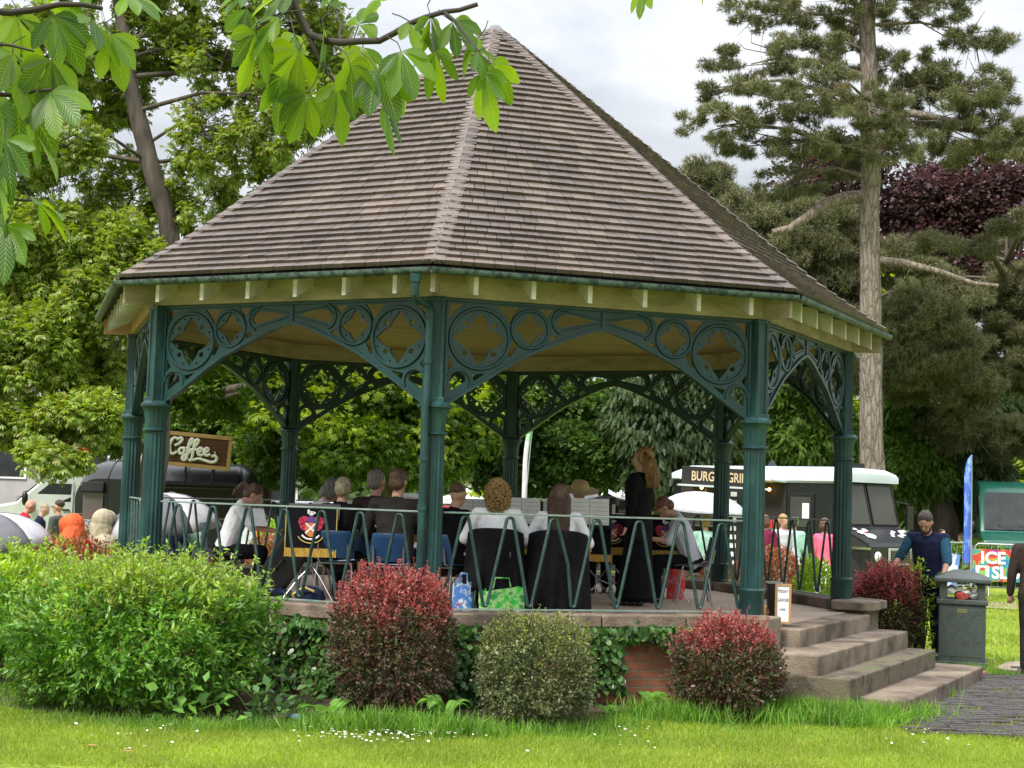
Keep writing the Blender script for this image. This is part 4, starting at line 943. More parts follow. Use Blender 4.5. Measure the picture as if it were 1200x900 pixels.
human('grey haired person in a white shirt looking down beside the left crested banner', dpt(364, 16.9), 62, 'sit', 1.66, 14, (22, 0), {'L': (.06, .14, -.22, .0, .20, .06), 'R': (.06, .14, -.22, .0, .20, .06)}, c_white, 'elbow', c_black, hair='bob', hairm_=h_grey, vox=.010)
human('young person in a white shirt seated at the left, bent over a sheet', dpt(262, 16.6), 82, 'sit', 1.62, 20, (28, 0), {'L': (.03, .16, -.20, .0, .22, -.04), 'R': (.03, .16, -.20, .0, .22, -.04)}, c_white, 'elbow', c_black, hair='tied', hairm_=h_brown, vox=.010)
human('conductor standing in a long black jacket and skirt with wavy golden hair, facing left', dpt(748, 16.9), -68, 'stand', 1.69, 0, (-4, 12), {'L': (.04, .0, -.29, .01, .06, -.23), 'R': (.05, -.02, -.28, .0, .10, -.22)}, c_black, 'long', c_black, True, 'wavy', h_gold, vox=.010, hem=.12, build=1.45)
human('player in a pale lilac shirt bending forward at the right of the stage', dpt(812, 17.5), -88, 'sit', 1.66, 22, (34, 0), {'L': (.05, .12, -.24, .0, .22, .02), 'R': (.05, .12, -.24, .0, .22, .02)}, c_lilac, 'elbow', c_black, hair='short', hairm_=h_auburn, vox=.010, build=1.1)
human('dark clothed player seated behind the centre music stand, only legs showing', dpt(716, 19.4), 180, 'sit', 1.55, 12, (30, 0), sitarms, c_black, 'long', c_black, hair='short', hairm_=h_dark, vox=.02)
human('player in a wide straw hat on the far side of the stage', dpt(676, 19.4), 170, 'sit', 1.70, 4, (10, 0), sitarms, c_char, 'long', c_black, hair='short', hairm_=h_grey, hat='brim', hatm=c_straw, vox=.02)
human('player in a dark jacket on the far side between the two white shirts', dpt(628, 19.6), 190, 'sit', 1.52, 22, (30, 0), sitarms, c_brown, 'long', c_black, hair='short', hairm_=h_dark, vox=.02)
for (lab, px, Y, f, m) in (('blue plastic chair under the person with the blonde bun', 397, 15.5, 8, m_chair), ('blue plastic chair under the broad person in the dark grey jacket', 462, 15.1, 10, m_chair), ('blue plastic chair just right of the front column', 527, 15.3, 42, m_chair), ('chair hidden under the coat of the curly haired person', 581, 14.95, 3, m_chair), ('chair hidden under the coat of the long haired person', 654, 14.95, 2, m_chair),
    ('dark blue chair of the young person bent over a sheet', 262, 16.6, 82, m_chair2), ('chair of the grey haired person in the white shirt', 364, 16.9, 62, m_chair2), ('chair of the player bending forward in the lilac shirt', 812, 17.5, -88, m_chair2), ('chair of the grey haired person in the dark jacket', 436, 16.2, 25, m_chair), ('chair of the straw hatted player', 676, 19.4, 170, m_chair2), ('chair of the player behind the centre music stand', 716, 19.4, 180, m_chair2), ('chair of the far player in the dark brown jacket', 628, 19.6, 190, m_chair2)):
    chair(lab, m, dpt(px, Y), f)
coat('black coat draped over the chair of the curly haired person', dpt(581, 14.95), 3, .29, .22, .84, c_black, 1)
coat('long black coat hanging nearly to the floor from the chair of the long haired person', dpt(654, 14.95), 2, .31, .06, .84, c_black, 2)
# ---- music stands, sheets and banners
m_velvet = pm('black_velvet', (.004, .004, .006), rough=.95, spec=.2); m_gold = pm('gold_fringe', (.55, .34, .05), (.38, .22, .03), 60, .6, bump=1, bscale=80, stretch=(1, 1, .08)); m_paper = pm('paper', (.84, .85, .87), rough=.7); m_ink = pm('ink', (.15, .15, .16)); m_crred = pm('crest_red', (.45, .015, .06)); m_crw = pm('crest_white', (.75, .75, .78)); m_cror = pm('crest_orange', (.55, .16, .03)); m_crbl = pm('crest_purple', (.10, .04, .22)); m_crg = pm('crest_gold', (.5, .38, .08))
def music_stand(label, px, Y, face, ztop, banner=True, w=.46, sheet=True, hb=.42, tilt=16):
    p = dpt(px, Y); root = thing('music_stand', label, 'music stand', p, -R_(face), 'music stands of the band')
    s = MB(); zt_ = ztop; s.tube([(0, 0, .33), (0, 0, zt_ - .12)], .009, 8); 
    s.build('pole', m_steel, root, sm=60)
    for a in (90, 210, 330):
        l = MB(); d = Vector((math.cos(R_(a)), math.sin(R_(a)), 0)); l.tube([Vector((0, 0, .40)), d * .12 + Vector((0, 0, .28)), d * .34], .007, 6); l.tube([Vector((0, 0, .16)), d * .16 + Vector((0, 0, .22))], .005, 6); l.ball(d * .34 + Vector((0, 0, .008)), .010, 6, 4); l.build('leg', m_steel, root, sm=60)
    r = Matrix.Rotation(R_(-tilt), 3, 'X'); c = Vector((0, 0, zt_ - .14))
    def at_(x, y, z): return c + r @ Vector((x, y, z))
    d_ = MB(); d_.box(c, (w, .008, .30), r); d_.box(at_(0, .02, -.15), (w, .05, .006), r); d_.build('desk', m_blackm, root)
    if sheet:
        sh_ = MB()
        for sx in (-1, 1): sh_.box(at_(sx * .105, .010, .02), (.205, .003, .29), r)
        sh_.mi = 1
        for sx in (-1, 1):
            for q in range(6): sh_.box(at_(sx * .105, .0125, .12 - q * .045), (.165, .001, .0045), r)
        sh_.build('sheet_music', [m_paper, pm('ink_grey', (.40, .40, .43))], root)
    if banner:
        b = MB(); z1 = zt_ - .02; b.box((0, -.095, z1 - hb / 2), (w, .008, hb)); b.mi = 1; fl = zt_ - hb - .02
        for sx in (-1, 1): b.box((sx * (w / 2 - .006), -.101, z1 - hb / 2), (.008, .006, hb))
        b.box((0, -.101, z1 - .006), (w, .006, .008))
        b.build('banner', [m_velvet, m_crg], root, bevel=0)
        f = MB(); nfr = 46
        for q in range(nfr): x = (q + .5) / nfr * w - w / 2; f.box((x, -.097 - .004 * (q % 2), fl - .035 + random.uniform(-.003, .003)), (w / nfr * .95, .010, .085))
        f.build('fringe', m_gold, root)
        # crest: helmet, mantling, shield with a white saltire, scroll
        e = MB(); y = -.104; cz = z1 - hb * .50; S = .95 * hb / .42
        mats = [m_crred, m_crw, m_cror, m_crbl, m_crg]
        def disc(x, z, rx, rz, mi, dy, n=14):
            e.mi = mi; e.prism([(rx * math.cos(t * 6.283 / n), rz * math.sin(t * 6.283 / n)) for t in range(n)], 0, .004, lambda v: Vector((x * S + v.x * S, y - dy - v.z, cz + z * S + v.y * S)))
        def poly(P, mi, dy): e.mi = mi; e.prism(P, 0, .004, lambda v: Vector((v.x * S, y - dy - v.z, cz + v.y * S)))
        for sx in (-1, 1):
            for (x, z, a, b_) in ((.07, .09, .04, .03), (.10, .06, .035, .035), (.09, .02, .03, .035), (.11, .09, .02, .015), (.075, -.01, .02, .02)): disc(sx * x, z, a, b_, 0, 0)
            disc(sx * .025, .155, .02, .012, 1, .004)
        disc(0, .08, .04, .045, 3, .003); disc(0, .15, .03, .022, 1, .004); disc(-.03, .175, .014, .014, 1, .005)
        poly([(-.06, .05), (.06, .05), (.06, -.03), (.045, -.07), (0, -.10), (-.045, -.07), (-.06, -.03)], 2, .005)
        for sg in (-1, 1): poly([(sg * -.062, .048), (sg * -.045, .052), (sg * .062, -.052), (sg * .048, -.064)], 1, .009 + .001 * sg)
        e.mi = 1; e.tube([Vector((S * .10 * math.sin(t), y - .006, cz + S * (-.045 - .075 * math.cos(t)))) for t in np.linspace(-1.15, 1.15, 11)], .010 * S, 5)
        e.mi = 4; e.tube([Vector((S * .14 * math.sin(t), y - .006, cz + S * (-.055 - .105 * math.cos(t)))) for t in np.linspace(-1.2, 1.2, 13)], .006 * S, 5)
        e.build('crest', mats, root)
    return root
def zabove(py, px, Y): return at(px, py, Y).z - D0
music_stand('music stand with black crested banner and gold fringe left of the person with the bun', 366, 15.4, 4, zabove(591, 366, 15.4), w=.52, hb=.42, sheet=False)
music_stand('music stand with crested banner directly left of the standing conductor', 717, 17.9, 0, zabove(603, 717, 17.9), w=.36, hb=.36)
music_stand('music stand with crested banner directly right of the standing conductor', 779, 17.6, 3, zabove(604, 779, 17.6), w=.46, hb=.38, sheet=False)
music_stand('music stand with white sheets right of the long haired person', 690, 16.6, 188, zabove(586, 690, 16.6), w=.46, hb=.56, banner=True)
music_stand('music stand with white sheets right of the curly haired person', 610, 16.8, 190, zabove(585, 610, 16.8), w=.44, hb=.5, banner=True)
music_stand('music stand with white sheets just left of the front column', 490, 16.3, 186, zabove(580, 490, 16.3), w=.46, hb=.4, sheet=True)
music_stand('music stand with white sheets in front of the person with the bun', 415, 17.4, 185, zabove(588, 415, 17.4), w=.5, banner=False)
music_stand('music stand on the far side behind the curly haired person', 640, 18.4, 185, zabove(588, 640, 18.4), w=.5, banner=True)
music_stand('music stand on the far side left of the curly haired person', 553, 18.2, 185, zabove(586, 553, 18.2), w=.5, banner=True)
music_stand('music stand on the far side left of the straw hat', 700, 19.0, 185, zabove(592, 700, 19.0), w=.5, banner=False)
# sheet held by the young person
pp = at(300, 606, 16.45); sh_ = MB(); sh_.box((0, 0, 0), (.20, .004, .28), (R_(-50), 0, R_(20))); o = sh_.build('sheet_of_music', m_paper); o.location = pp; tag(o, 'white sheet of music held by the young person at the left', 'sheet')
# ---- bags and cases
def softbag(name, label, cat, p, dims, mat, seed, parts=None, rz=0.0):
    root = thing(name, label, cat, p, rz); m = MB(); ell(m, (0, 0, dims[2] / 2), (dims[0] / 2, dims[1] / 2, dims[2] / 2)); m.box((0, 0, dims[2] * .42), (dims[0] * .86, dims[1] * .86, dims[2] * .8)); remesh_obj(m, 'body', mat, root, .012, 4, disp=(.04, .08)); return root
gb_m = pm('green_bag', (.03, .42, .05), (.35, .60, .22), 9, .35, c3=(.02, .25, .05), contrast=(.42, .58), bump=.6, bscale=12)
def shopper(label, p, w, h, mat, rz=0.0):
    root = thing('shopping_bag', label, 'bag', p, rz); m = MB(); n = 26; rings = []
    for j in range(7):
        t = j / 6; ring = []
        for i in range(n):
            a = 2 * math.pi * i / n; sx = math.copysign(abs(math.cos(a)) ** .35, math.cos(a)); sy = math.copysign(abs(math.sin(a)) ** .35, math.sin(a))
            ring.append(Vector((sx * w / 2 * (1 + .05 * math.sin(5 * a + j)), sy * .09 * (1 + .25 * t * math.sin(3 * a)), h * t + (.03 * math.sin(a * 4) if j == 6 else 0))))
        rings += ring
    fs = [(j * n + i, j * n + (i + 1) % n, (j + 1) * n + (i + 1) % n, (j + 1) * n + i) for j in range(6) for i in range(n)] + [tuple(range(n - 1, -1, -1))]
    m.add(rings, fs); m.build('body', mat, root, sm=50)
    for sy in (-1, 1): q = MB(); q.tube([(-w * .2, sy * .08, h), (-w * .15, sy * .09, h + .10), (w * .15, sy * .09, h + .10), (w * .2, sy * .08, h)], .008, 5); q.build('handle', mat, root)
shopper('bright green patterned shopping bag on the stage floor behind the railing', dpt(590, 14.62), .42, .28, gb_m)
bl_m = pm('blue_bag', (.05, .16, .42), (.5, .55, .6), 14, .3, contrast=(.5, .6))
shopper('crumpled blue and white carrier bag beside the green shopping bag', dpt(545, 14.75), .2, .3, bl_m)
rd_m = pm('red_bag', (.62, .03, .03), (.68, .35, .33), 9, .4, contrast=(.5, .72))
shopper('red and white carrier bag under the crested banner right of the conductor', dpt(768, 18.6), .16, .36, rd_m); shopper('red carrier bag beside the shoes of the player bending forward', dpt(793, 18.3), .20, .36, rd_m)
b = softbag('backpack', 'dark navy backpack on the stage floor beside the tall barberry bush', 'backpack', dpt(366, 14.9), (.30, .22, .22), c_navy, 1)
q = MB(); q.tube([(-.12, -.1, .05), (-.15, -.14, .15), (-.05, -.12, .22), (.05, -.12, .18)], .012, 5); q.build('strap', pm('strap_yellow', (.5, .42, .1)), b)
q = MB(); q.box((.0, -.115, .07), (.18, .02, .06)); q.build('pocket', pm('pocket_grey', (.2, .2, .22)), b, bevel=.01)
ic = MB(); ic.box((0, 0, 0), (.34, .13, .62), (0, R_(32), 0)); root = thing('instrument_case', 'black instrument case leaning by the grey haired person in the white shirt', 'case', dpt(331, 16.2)); o = ic.build('body', m_blackm, root, bevel=.04); o.location = (0, 0, .33)
q = MB(); q.tube([(-.03, -.075, .30), (-.05, -.12, .32), (.02, -.12, .40), (.04, -.075, .39)], .012, 6); q.build('handle', m_blackm, root)
b = softbag('bag', 'dark blue folded bag on the floor left of the backpack', 'bag', dpt(322, 16.0), (.42, .2, .12), c_navy, 2); b = softbag('bag', 'black bag at the edge of the stage left of the backpack', 'bag', dpt(318, 14.75), (.30, .2, .16), c_black, 3)
tr_ = MB(); root = thing('case_base', 'flat dark wooden board on the floor under the long black coat', 'board', dpt(655, 14.55)); tr_.box((0, 0, .03), (.70, .18, .05)); tr_.build('board', pm('dark_wood', (.05, .035, .03)), root, bevel=.01); q = MB(); q.box((.36, -.02, .06), (.03, .05, .03)); q.build('latch', m_steel, root)
# ---- A board and crate by the column of the steps
root = thing('notice_board', 'small narrow white notice in a wooden frame standing at the top of the steps', 'notice', dpt(919, 14.75), R_(-14)); w_, h_ = .13, .36
f = MB(); m_wood = pm('wood_frame', (.42, .24, .11), (.34, .19, .09), 12, .6, stretch=(1, 1, .2))
for sx in (-1, 1): f.box((sx * w_ / 2, 0, h_ / 2 + .03), (.022, .02, h_))
for z in (.035, h_ + .03): f.box((0, 0, z), (w_ + .02, .021, .022))
f.build('frame', m_wood, root); f = MB(); f.box((0, .002, h_ / 2 + .03), (w_ - .018, .01, h_ - .018)); f.build('panel', m_paper, root); f = MB(); f.box((0, .08, .17), (.02, .012, .36), (R_(22), 0, 0)); f.build('prop', m_wood, root)
def text3(txt, size, mat, parent, loc, rot, name='lettering', ext=.002, sx=1.0, align='CENTER', bold=0.0, shear=0):
    cu = bpy.data.curves.new('t', 'FONT'); cu.body = txt; cu.size = size; cu.extrude = ext; cu.align_x = align; cu.offset = bold; cu.shear = shear; cu.resolution_u = 3
    o = bpy.data.objects.new('t', cu); COL.objects.link(o); dg = bpy.context.evaluated_depsgraph_get(); me = bpy.data.meshes.new_from_object(o.evaluated_get(dg)); bpy.data.objects.remove(o)
    me.transform(Matrix.Diagonal((sx, 1, 1, 1))); o = link(name, me, mat, parent); o.location = loc; o.rotation_euler = rot; return o
m_txtgrey = pm('text_grey', (.10, .10, .12))
for j, (t, s) in enumerate((('TODAY', .036), ('LARGE', .042), ('AND', .03))): text3(t, s, m_txtgrey, root, (0, -.006, h_ - .04 - j * .085), (math.pi / 2, 0, 0), sx=.8)
root = thing('wooden_crate', 'small wooden crate and dark stand behind the narrow notice', 'crate', dpt(893, 15.2), 0); f = MB()
for s_x in (-1, 1): f.box((s_x * .12, 0, .08), (.012, .2, .14))
for s_y in (-1, 1): f.box((0, s_y * .1, .08), (.25, .012, .14))
f.box((0, 0, .01), (.25, .2, .012)); f.build('body', pm('crate_wood', (.55, .33, .12), (.45, .28, .1), 10, .6), root)
root = thing('speaker', 'dark upright box behind the notice at the top of the steps', 'box', dpt(908, 15.0), 0); f = MB(); f.box((0, 0, .2), (.12, .12, .38)); f.build('body', m_blackm, root, bevel=.012); f = MB(); f.box((0, 0, .395), (.15, .14, .02)); f.build('lid', pm('grey_top', (.25, .27, .24)), root, bevel=.004)
# ---- people on the lawn
def lawnp(px, Y, z=0.0): p = at(px, 640, Y); return Vector((p.x, Y, z))
human('bearded man in a navy gilet over a teal shirt looking down beside the litter bin', lawnp(1089, 19.3), -150, 'stand', 1.82, 9, (30, 0), {'L': (.05, .05, -.27, -.02, .16, -.20), 'R': (.13, .02, -.24, .05, .16, -.16)}, c_teal, 'elbow', c_navy, hair='short', hairm_=h_dark, vox=.010, build=1.10, vest=c_navy, skin=m_skin2)
mb_ = MB(); bd = [o for o in bpy.data.objects if o.name.startswith('person') and o.get('label', '').startswith('bearded')][0]
human('person in a dark brown jacket cut off by the right edge of the photo', lawnp(1214, 17.6), 20, 'stand', 1.74, 4, (5, 0), {'L': (.06, -.02, -.28, .02, .05, -.23), 'R': (.06, .0, -.28, .0, .06, -.22)}, c_brown, 'long', c_char, hair='short', hairm_=h_dark, vox=.012, build=1.1)
human('bald man in a bright red jacket in front of the white van', lawnp(22, 23.5), 60, 'stand', 1.54, 8, (20, 0), None, c_red, 'long', c_navy, hair='none', vox=.014, build=1.1, skin=m_skin2)
human('man with thin grey hair and a navy top right of the man in red', lawnp(42, 25.5), 70, 'stand', 1.44, 6, (20, 0), None, c_navy, 'long', c_char, hair='crop', hairm_=h_ash, vox=.02)
human('man in glasses and a grey green jacket turned left in front of the trailer', lawnp(66, 23.5), -75, 'stand', 1.52, 0, (2, 0), None, c_grey, 'long', c_char, hair='crop', hairm_=h_dark, vox=.012)
gl = [o for o in bpy.data.objects if o.get('label', '').startswith('man in glasses')][0]
e = MB()
for sx in (-1, 1): e.tube([Vector((sx * .032 + .022 * math.cos(t), .098, 1.433 + .015 * math.sin(t))) for t in np.linspace(0, 6.28, 13)[:-1]], .003, 5, closed=True); e.tube([(sx * .052, .10, 1.436), (sx * .075, .0, 1.436)], .003, 5)
e.tube([(-.01, .098, 1.436), (.01, .098, 1.436)], .003, 5); e.build('glasses', m_blackm, gl)
human('person in an orange hooded raincoat behind the red leaved shrub', lawnp(86, 19.8), -20, 'sit', 1.76, 6, (12, 40), None, c_orange, 'long', c_navy, hair='none', hood=c_orange, vox=.014)
human('person in a beige hooded coat left of the railing', lawnp(116, 20.0), 40, 'sit', 1.84, 4, (6, 20), None, c_beige, 'long', c_navy, hair='none', hood=c_beige, vox=.014, build=1.1)
human('person in dark navy bending right next to the corner column at the left', lawnp(142, 20.6), 40, 'stand', 1.50, 25, (30, 0), {'L': (.05, .1, -.25, .0, .1, -.2), 'R': (.05, .1, -.25, .0, .1, -.2)}, c_navy, 'long', c_navy, hair='short', hairm_=h_dark, vox=.02)
human('person in dark clothes under the grey and white umbrella by the left columns', lawnp(196, 21.5), 30, 'stand', 1.70, 4, (5, 0), None, c_navy, 'long', c_navy, hair='short', hairm_=h_dark, vox=.02)
human('person in khaki trousers and pale green top behind the left railing', lawnp(219, 21.8), 30, 'stand', 1.62, 0, (10, 0), None, c_mint, 'long', c_khaki, hair='short', hairm_=h_dark, vox=.02, hem=.0, build=1.25)
human('dark haired child in an orange top seen through the left railing', lawnp(308, 25.5), 20, 'stand', 1.36, 0, (5, 0), None, c_orange, 'elbow', c_navy, hair='short', hairm_=h_dark, vox=.02)
human('person in a pale top seen through the railing right of the young player', lawnp(290, 24.5), 60, 'stand', 1.55, 0, (5, 0), None, c_pale, 'long', c_navy, hair='bob', hairm_=h_auburn, vox=.02)
human('person in a blue woolly hat beyond the stage right of the conductor', lawnp(779, 25.0), 10, 'stand', 1.68, 0, (5, 0), None, c_pale, 'long', c_navy, hair='short', hairm_=h_grey, hat='beanie', hatm=c_blue, vox=.02)
human('person in a mint green top under the white umbrella', lawnp(826, 25.5), 0, 'stand', 1.58, 0, (5, 0), None, c_mint, 'long', c_pale, hair='short', hairm_=h_blond, vox=.02)
human('person with auburn hair and a pale top left of the woman in the light jacket', lawnp(896, 27), 30, 'stand', 1.60, 0, (5, 20), None, c_maroon, 'long', c_navy, hair='bob', hairm_=h_auburn, vox=.02)
human('woman with long blonde hair and a light grey jacket by the burger van hatch', lawnp(917, 27.5), 160, 'stand', 1.62, 0, (8, 0), None, c_pale, 'long', c_pale, hair='wavy', hairm_=h_blond, vox=.02)
human('person in a pale green top waiting behind the woman in the light jacket', lawnp(930, 28.5), 20, 'stand', 1.58, 0, (0, 0), None, c_mint, 'long', c_navy, hair='short', hairm_=h_dark, vox=.02)
human('woman in a pink cardigan and white dress beside the right corner column', lawnp(966, 26.5), 50, 'stand', 1.58, 0, (8, 0), None, c_pink, 'long', c_white, True, 'bob', h_brown, vox=.014)
human('distant person in white and blue between the trunk and the blue flag', lawnp(1104, 36), 150, 'stand', 1.35, 0, (5, 0), None, c_pale, 'elbow', c_blue, hair='short', hairm_=h_dark, vox=.025)
for lab, px, Yc, fc in (('folding chair under the person in the orange raincoat', 86, 19.8, -20), ('folding chair under the person in the beige coat', 116, 20.0, 40)):
    r0 = thing('folding_chair', lab, 'chair', lawnp(px, Yc), -R_(fc), 'folding chairs on the grass'); q = MB(); q.box((0, .02, .44), (.48, .44, .02)); q.build('seat', c_navy, r0, bevel=.01); q = MB(); q.box((0, -.24, .70), (.48, .02, .40), (R_(8), 0, 0)); q.build('backrest', c_navy, r0, bevel=.01)
    for sx in (-1, 1):
        for sy in (-1, 1): q = MB(); q.tube([(sx * .23, sy * .20, .44), (sx * .24, -sy * .22, 0)], .011, 6); q.build('leg', m_blackm, r0)
# beard for the man beside the bin
H_ = 1.82; k = H_ / 1.72; hip = Vector((0, 0, .90)); Rl = Matrix.Rotation(-R_(9), 3, 'X'); Rh = Rl @ Matrix.Rotation(-R_(30), 3, 'X'); nb = hip + Rl @ Vector((0, -.01, .55))
m = MB(); 
for (x, y, z, r) in ((0, .066, .078, (.05, .035, .028)), (-.045, .03, .10, (.02, .035, .04)), (.045, .03, .10, (.02, .035, .04)), (0, .098, .122, (.03, .010, .007))): ell(m, (nb + Rh @ Vector((x, y, z))) * k, r, Rh)
remesh_obj(m, 'beard', h_dark, bd, .008, 1, disp=(.008, .02))
# ---- umbrellas
def umbrella(label, c, r, h, mats, axis, handle_len=.75, seed=1, n=8):
    root = thing('umbrella', label, 'umbrella', c); ax = Vector(axis).normalized(); q = ax.to_track_quat('Z', 'Y').to_matrix()
    for part in range(2):
        m = MB(); sub = 4; vs = []; fs = []
        for i in range(n):
            if (i % 2 == 1) != (part == 1) : continue
            for j in range(7):
                t = j / 6; a0 = 2 * math.pi * i / n; a1 = 2 * math.pi * (i + 1) / n
                for s in range(sub + 1):
                    u = s / sub; a = a0 + (a1 - a0) * u; rr = r * math.sin(t * 1.25) / math.sin(1.25) * (1 - .06 * t * math.sin(math.pi * u)); z = h * (math.cos(t * 1.25) - math.cos(1.25)) / (1 - math.cos(1.25))
                    vs.append(q @ Vector((rr * math.cos(a), rr * math.sin(a), z)))
            b0 = len(vs) - 7 * (sub + 1)
            for j in range(6):
                for s in range(sub): k = b0 + j * (sub + 1) + s; fs.append((k, k + 1, k + sub + 2, k + sub + 1))
        m.add(vs, fs); o = m.build('canopy', mats[part], root, sm=30); sd_ = o.modifiers.new('t', 'SOLIDIFY'); sd_.thickness = .004
    m = MB(); m.tube([q @ Vector((0, 0, h + .05)), q @ Vector((0, 0, h - handle_len))], .007, 6); m.tube([q @ Vector((0, 0, h - handle_len)), q @ Vector((0, 0, h - handle_len - .1)), q @ Vector((.04, 0, h - handle_len - .13)), q @ Vector((.07, 0, h - handle_len - .08))], .011, 6)
    for i in range(n): a = 2 * math.pi * i / n; m.tube([q @ Vector((0, 0, h - .3)), q @ Vector((r * .5 * math.cos(a), r * .5 * math.sin(a), h * .68))], .003, 4)
    m.build('shaft', m_steel, root); return root
u_w = pm('umbrella_white', (.50, .50, .54), rough=.5); u_g = pm('umbrella_grey', (.12, .12, .14), rough=.5); u_p = pm('umbrella_pale', (.50, .50, .53), rough=.5)
umbrella('white and grey umbrella at the far left edge in front of the man in red', at(-4, 640, 19.5), .70, .42, (u_w, u_g), (-.1, -.15, 1))
u = umbrella('large grey and white golf umbrella between the left columns', at(193, 622, 20.4), .78, .50, (u_w, u_g), (-.12, -.10, 1))
umbrella('white umbrella held over the people left of the burger van menu', at(824, 600, 26), .80, .34, (u_p, u_p), (.08, -.05, 1))
umbrella('small pale parasol far away beyond the blue flag', at(1121, 607, 60), .8, .28, (u_p, u_p), (0, 0, 1))
# ================================================================== VEHICLES AND STREET THINGS
m_blk = pm('black_paint', (.008, .009, .011), (.014, .015, .018), 4, .32, spec=.4, coat=.2); m_dark = pm('dark_inside', (.018, .015, .014), (.03, .024, .02), 5, .8); m_glass = pm('window_glass', (.015, .018, .018), (.03, .034, .034), 3, .10, spec=.35); m_tyre = pm('tyre', (.015, .015, .015), rough=.9)
m_vanw = pm('van_white', (.62, .66, .64), (.56, .60, .58), 2, .3, coat=.3); m_roofw = pm('roof_grey_white', (.55, .62, .64), (.48, .55, .57), 2, .4); m_vang = pm('van_green', (.006, .075, .05), (.009, .095, .065), 2, .32, coat=.25); m_chrome = pm('chrome', (.6, .6, .6), rough=.15, metal=1); m_lamp = pm('lamp_lens', (.75, .75, .72), rough=.15, coat=.5)
m_lampon = pm('lamp_glow', (1, .55, .2), emis=(1, .5, .15), estr=9)
def wheel(p, r, w, root, axis='Y', name='wheel'):
    m = MB(); prof = [(r * .55, -w / 2), (r * .92, -w / 2), (r, -w * .35), (r, w * .35), (r * .92, w / 2), (r * .55, w / 2)]; t = MB(); t.lathe(prof, 24)
    rot = Matrix.Rotation(math.pi / 2, 3, 'X' if axis == 'Y' else 'Y'); m.add([rot @ Vector(v) for v in t.v], t.f); o = m.build(name, m_tyre, root, sm=40); o.location = p
    m = MB(); t = MB(); t.lathe([(.02, -w * .3), (r * .3, -w * .42), (r * .5, -w * .36), (r * .56, -w * .5), (r * .56, w * .5), (r * .5, w * .36), (r * .3, w * .42), (.02, w * .3)], 20); m.add([rot @ Vector(v) for v in t.v], t.f); m.build('rim', m_steel, o, sm=40); return o
# ---- coffee trailer (converted horse box): long side faces the camera
Yt = 34.5; pl = at(88, 600, Yt); pr_ = at(291, 600, Yt); Lt = pr_.x - pl.x; cx_ = (pl.x + pr_.x) / 2; top = at(190, 541, Yt).z
tr = thing('coffee_trailer', 'black rounded horse box trailer serving coffee under the wooden sign', 'trailer', (cx_, Yt + .9, 0), R_(-3))
# outline in x,z : rounded at both ends
h0, h1 = .42, top; R = .55
def boxout(rr, h1=h1, g=0):
    pts = [(-Lt / 2 + g, h0), (Lt / 2 - g, h0)]; 
    for t in np.linspace(0, math.pi / 2, 8): pts.append((Lt / 2 - rr * .6 + rr * .6 * math.cos(t) - g, h1 - rr + rr * math.sin(t) - g))
    for t in np.linspace(math.pi / 2, math.pi, 8): pts.append((-Lt / 2 + rr + rr * math.cos(t) + g, h1 - rr + rr * math.sin(t) - g))
    return pts
m = MB(); fr = boxout(R); rows = []
prof_y = [(-.9, .0), (-.88, .0), (-.80, .0)] 
# cross section across the trailer: arched roof front to back
def arch_z(y): return -.42 * (abs(y) / .9) ** 2.6
ys = np.linspace(-.9, .9, 15); vs = []; n = len(fr)
for y in ys:
    for (x, z) in fr:
        zz = h0 + (z - h0) * (1 + arch_z(y) / (h1 - h0)) if z > h0 + .01 else z; vs.append((x, y, zz))
fs = [(j * n + i, j * n + (i + 1) % n, (j + 1) * n + (i + 1) % n, (j + 1) * n + i) for j in range(14) for i in range(n)] + [tuple(range(n)), tuple(14 * n + i for i in range(n - 1, -1, -1))]
m.add(vs, fs); m.build('body', m_blk, tr, sm=40)
m = MB()
for xx in (-Lt / 2 + .72, -Lt / 2 + 1.75, -Lt / 2 + 2.45, -Lt / 2 + 3.05):
    if xx < Lt / 2 - .3: m.tube([(xx, y - (.012 if y < -.85 else 0), h1 + (h1 - h0) * 0 + arch_z(y) + .006) for y in ys] , .018, 6); m.tube([(xx, -.905, h1 - .42), (xx, -.905, h0)], .014, 6)
m.tube([(-Lt / 2, -.91, 1.1), (Lt / 2, -.91, 1.1)], .012, 6); m.build('ribs', pm('black_trim', (.035, .037, .04), rough=.35), tr, sm=60)
hx0, hx1 = -Lt / 2 + 1.9, Lt / 2 - .25
m = MB(); m.box(((hx0 + hx1) / 2, -.915, 1.42), (hx1 - hx0, .03, .62)); m.build('serving_hatch', m_dark, tr)
m = MB(); m.box(((hx0 + hx1) / 2, -1.12, 1.80), (hx1 - hx0 + .3, .5, .02), (R_(-6), 0, 0)); m.build('hatch_flap', m_blk, tr); m = MB(); m.box(((hx0 + hx1) / 2, -1.02, 1.09), (hx1 - hx0, .22, .03)); m.build('counter', pm('counter_wood', (.25, .14, .07)), tr)
m = MB(); m.box((-Lt / 2 + .42, -.93, 1.30), (.46, .02, .62)); m.build('door_window', pm('trailer_window', (.10, .10, .11), (.16, .10, .10), 4, .3), tr, bevel=.006); m = MB(); m.box((-Lt / 2 + .42, -.97, 1.70), (.50, .12, .22), (R_(-15), 0, 0)); m.build('vent_cover', m_blk, tr, bevel=.01)
m = MB(); m.box((-Lt / 2 + .42, -.925, .78), (.55, .012, .42)); pn = m.build('menu_panel', pm('panel_pale', (.45, .48, .5)), tr)
text3('COLD', .17, m_txtgrey, pn, (-Lt / 2 + .44, -.935, .84), (math.pi / 2, 0, 0)); text3('DRINKS', .14, m_txtgrey, pn, (-Lt / 2 + .44, -.935, .66), (math.pi / 2, 0, 0))
for sx in (-.4, .4): wheel((sx, -.86, .32), .32, .2, tr)
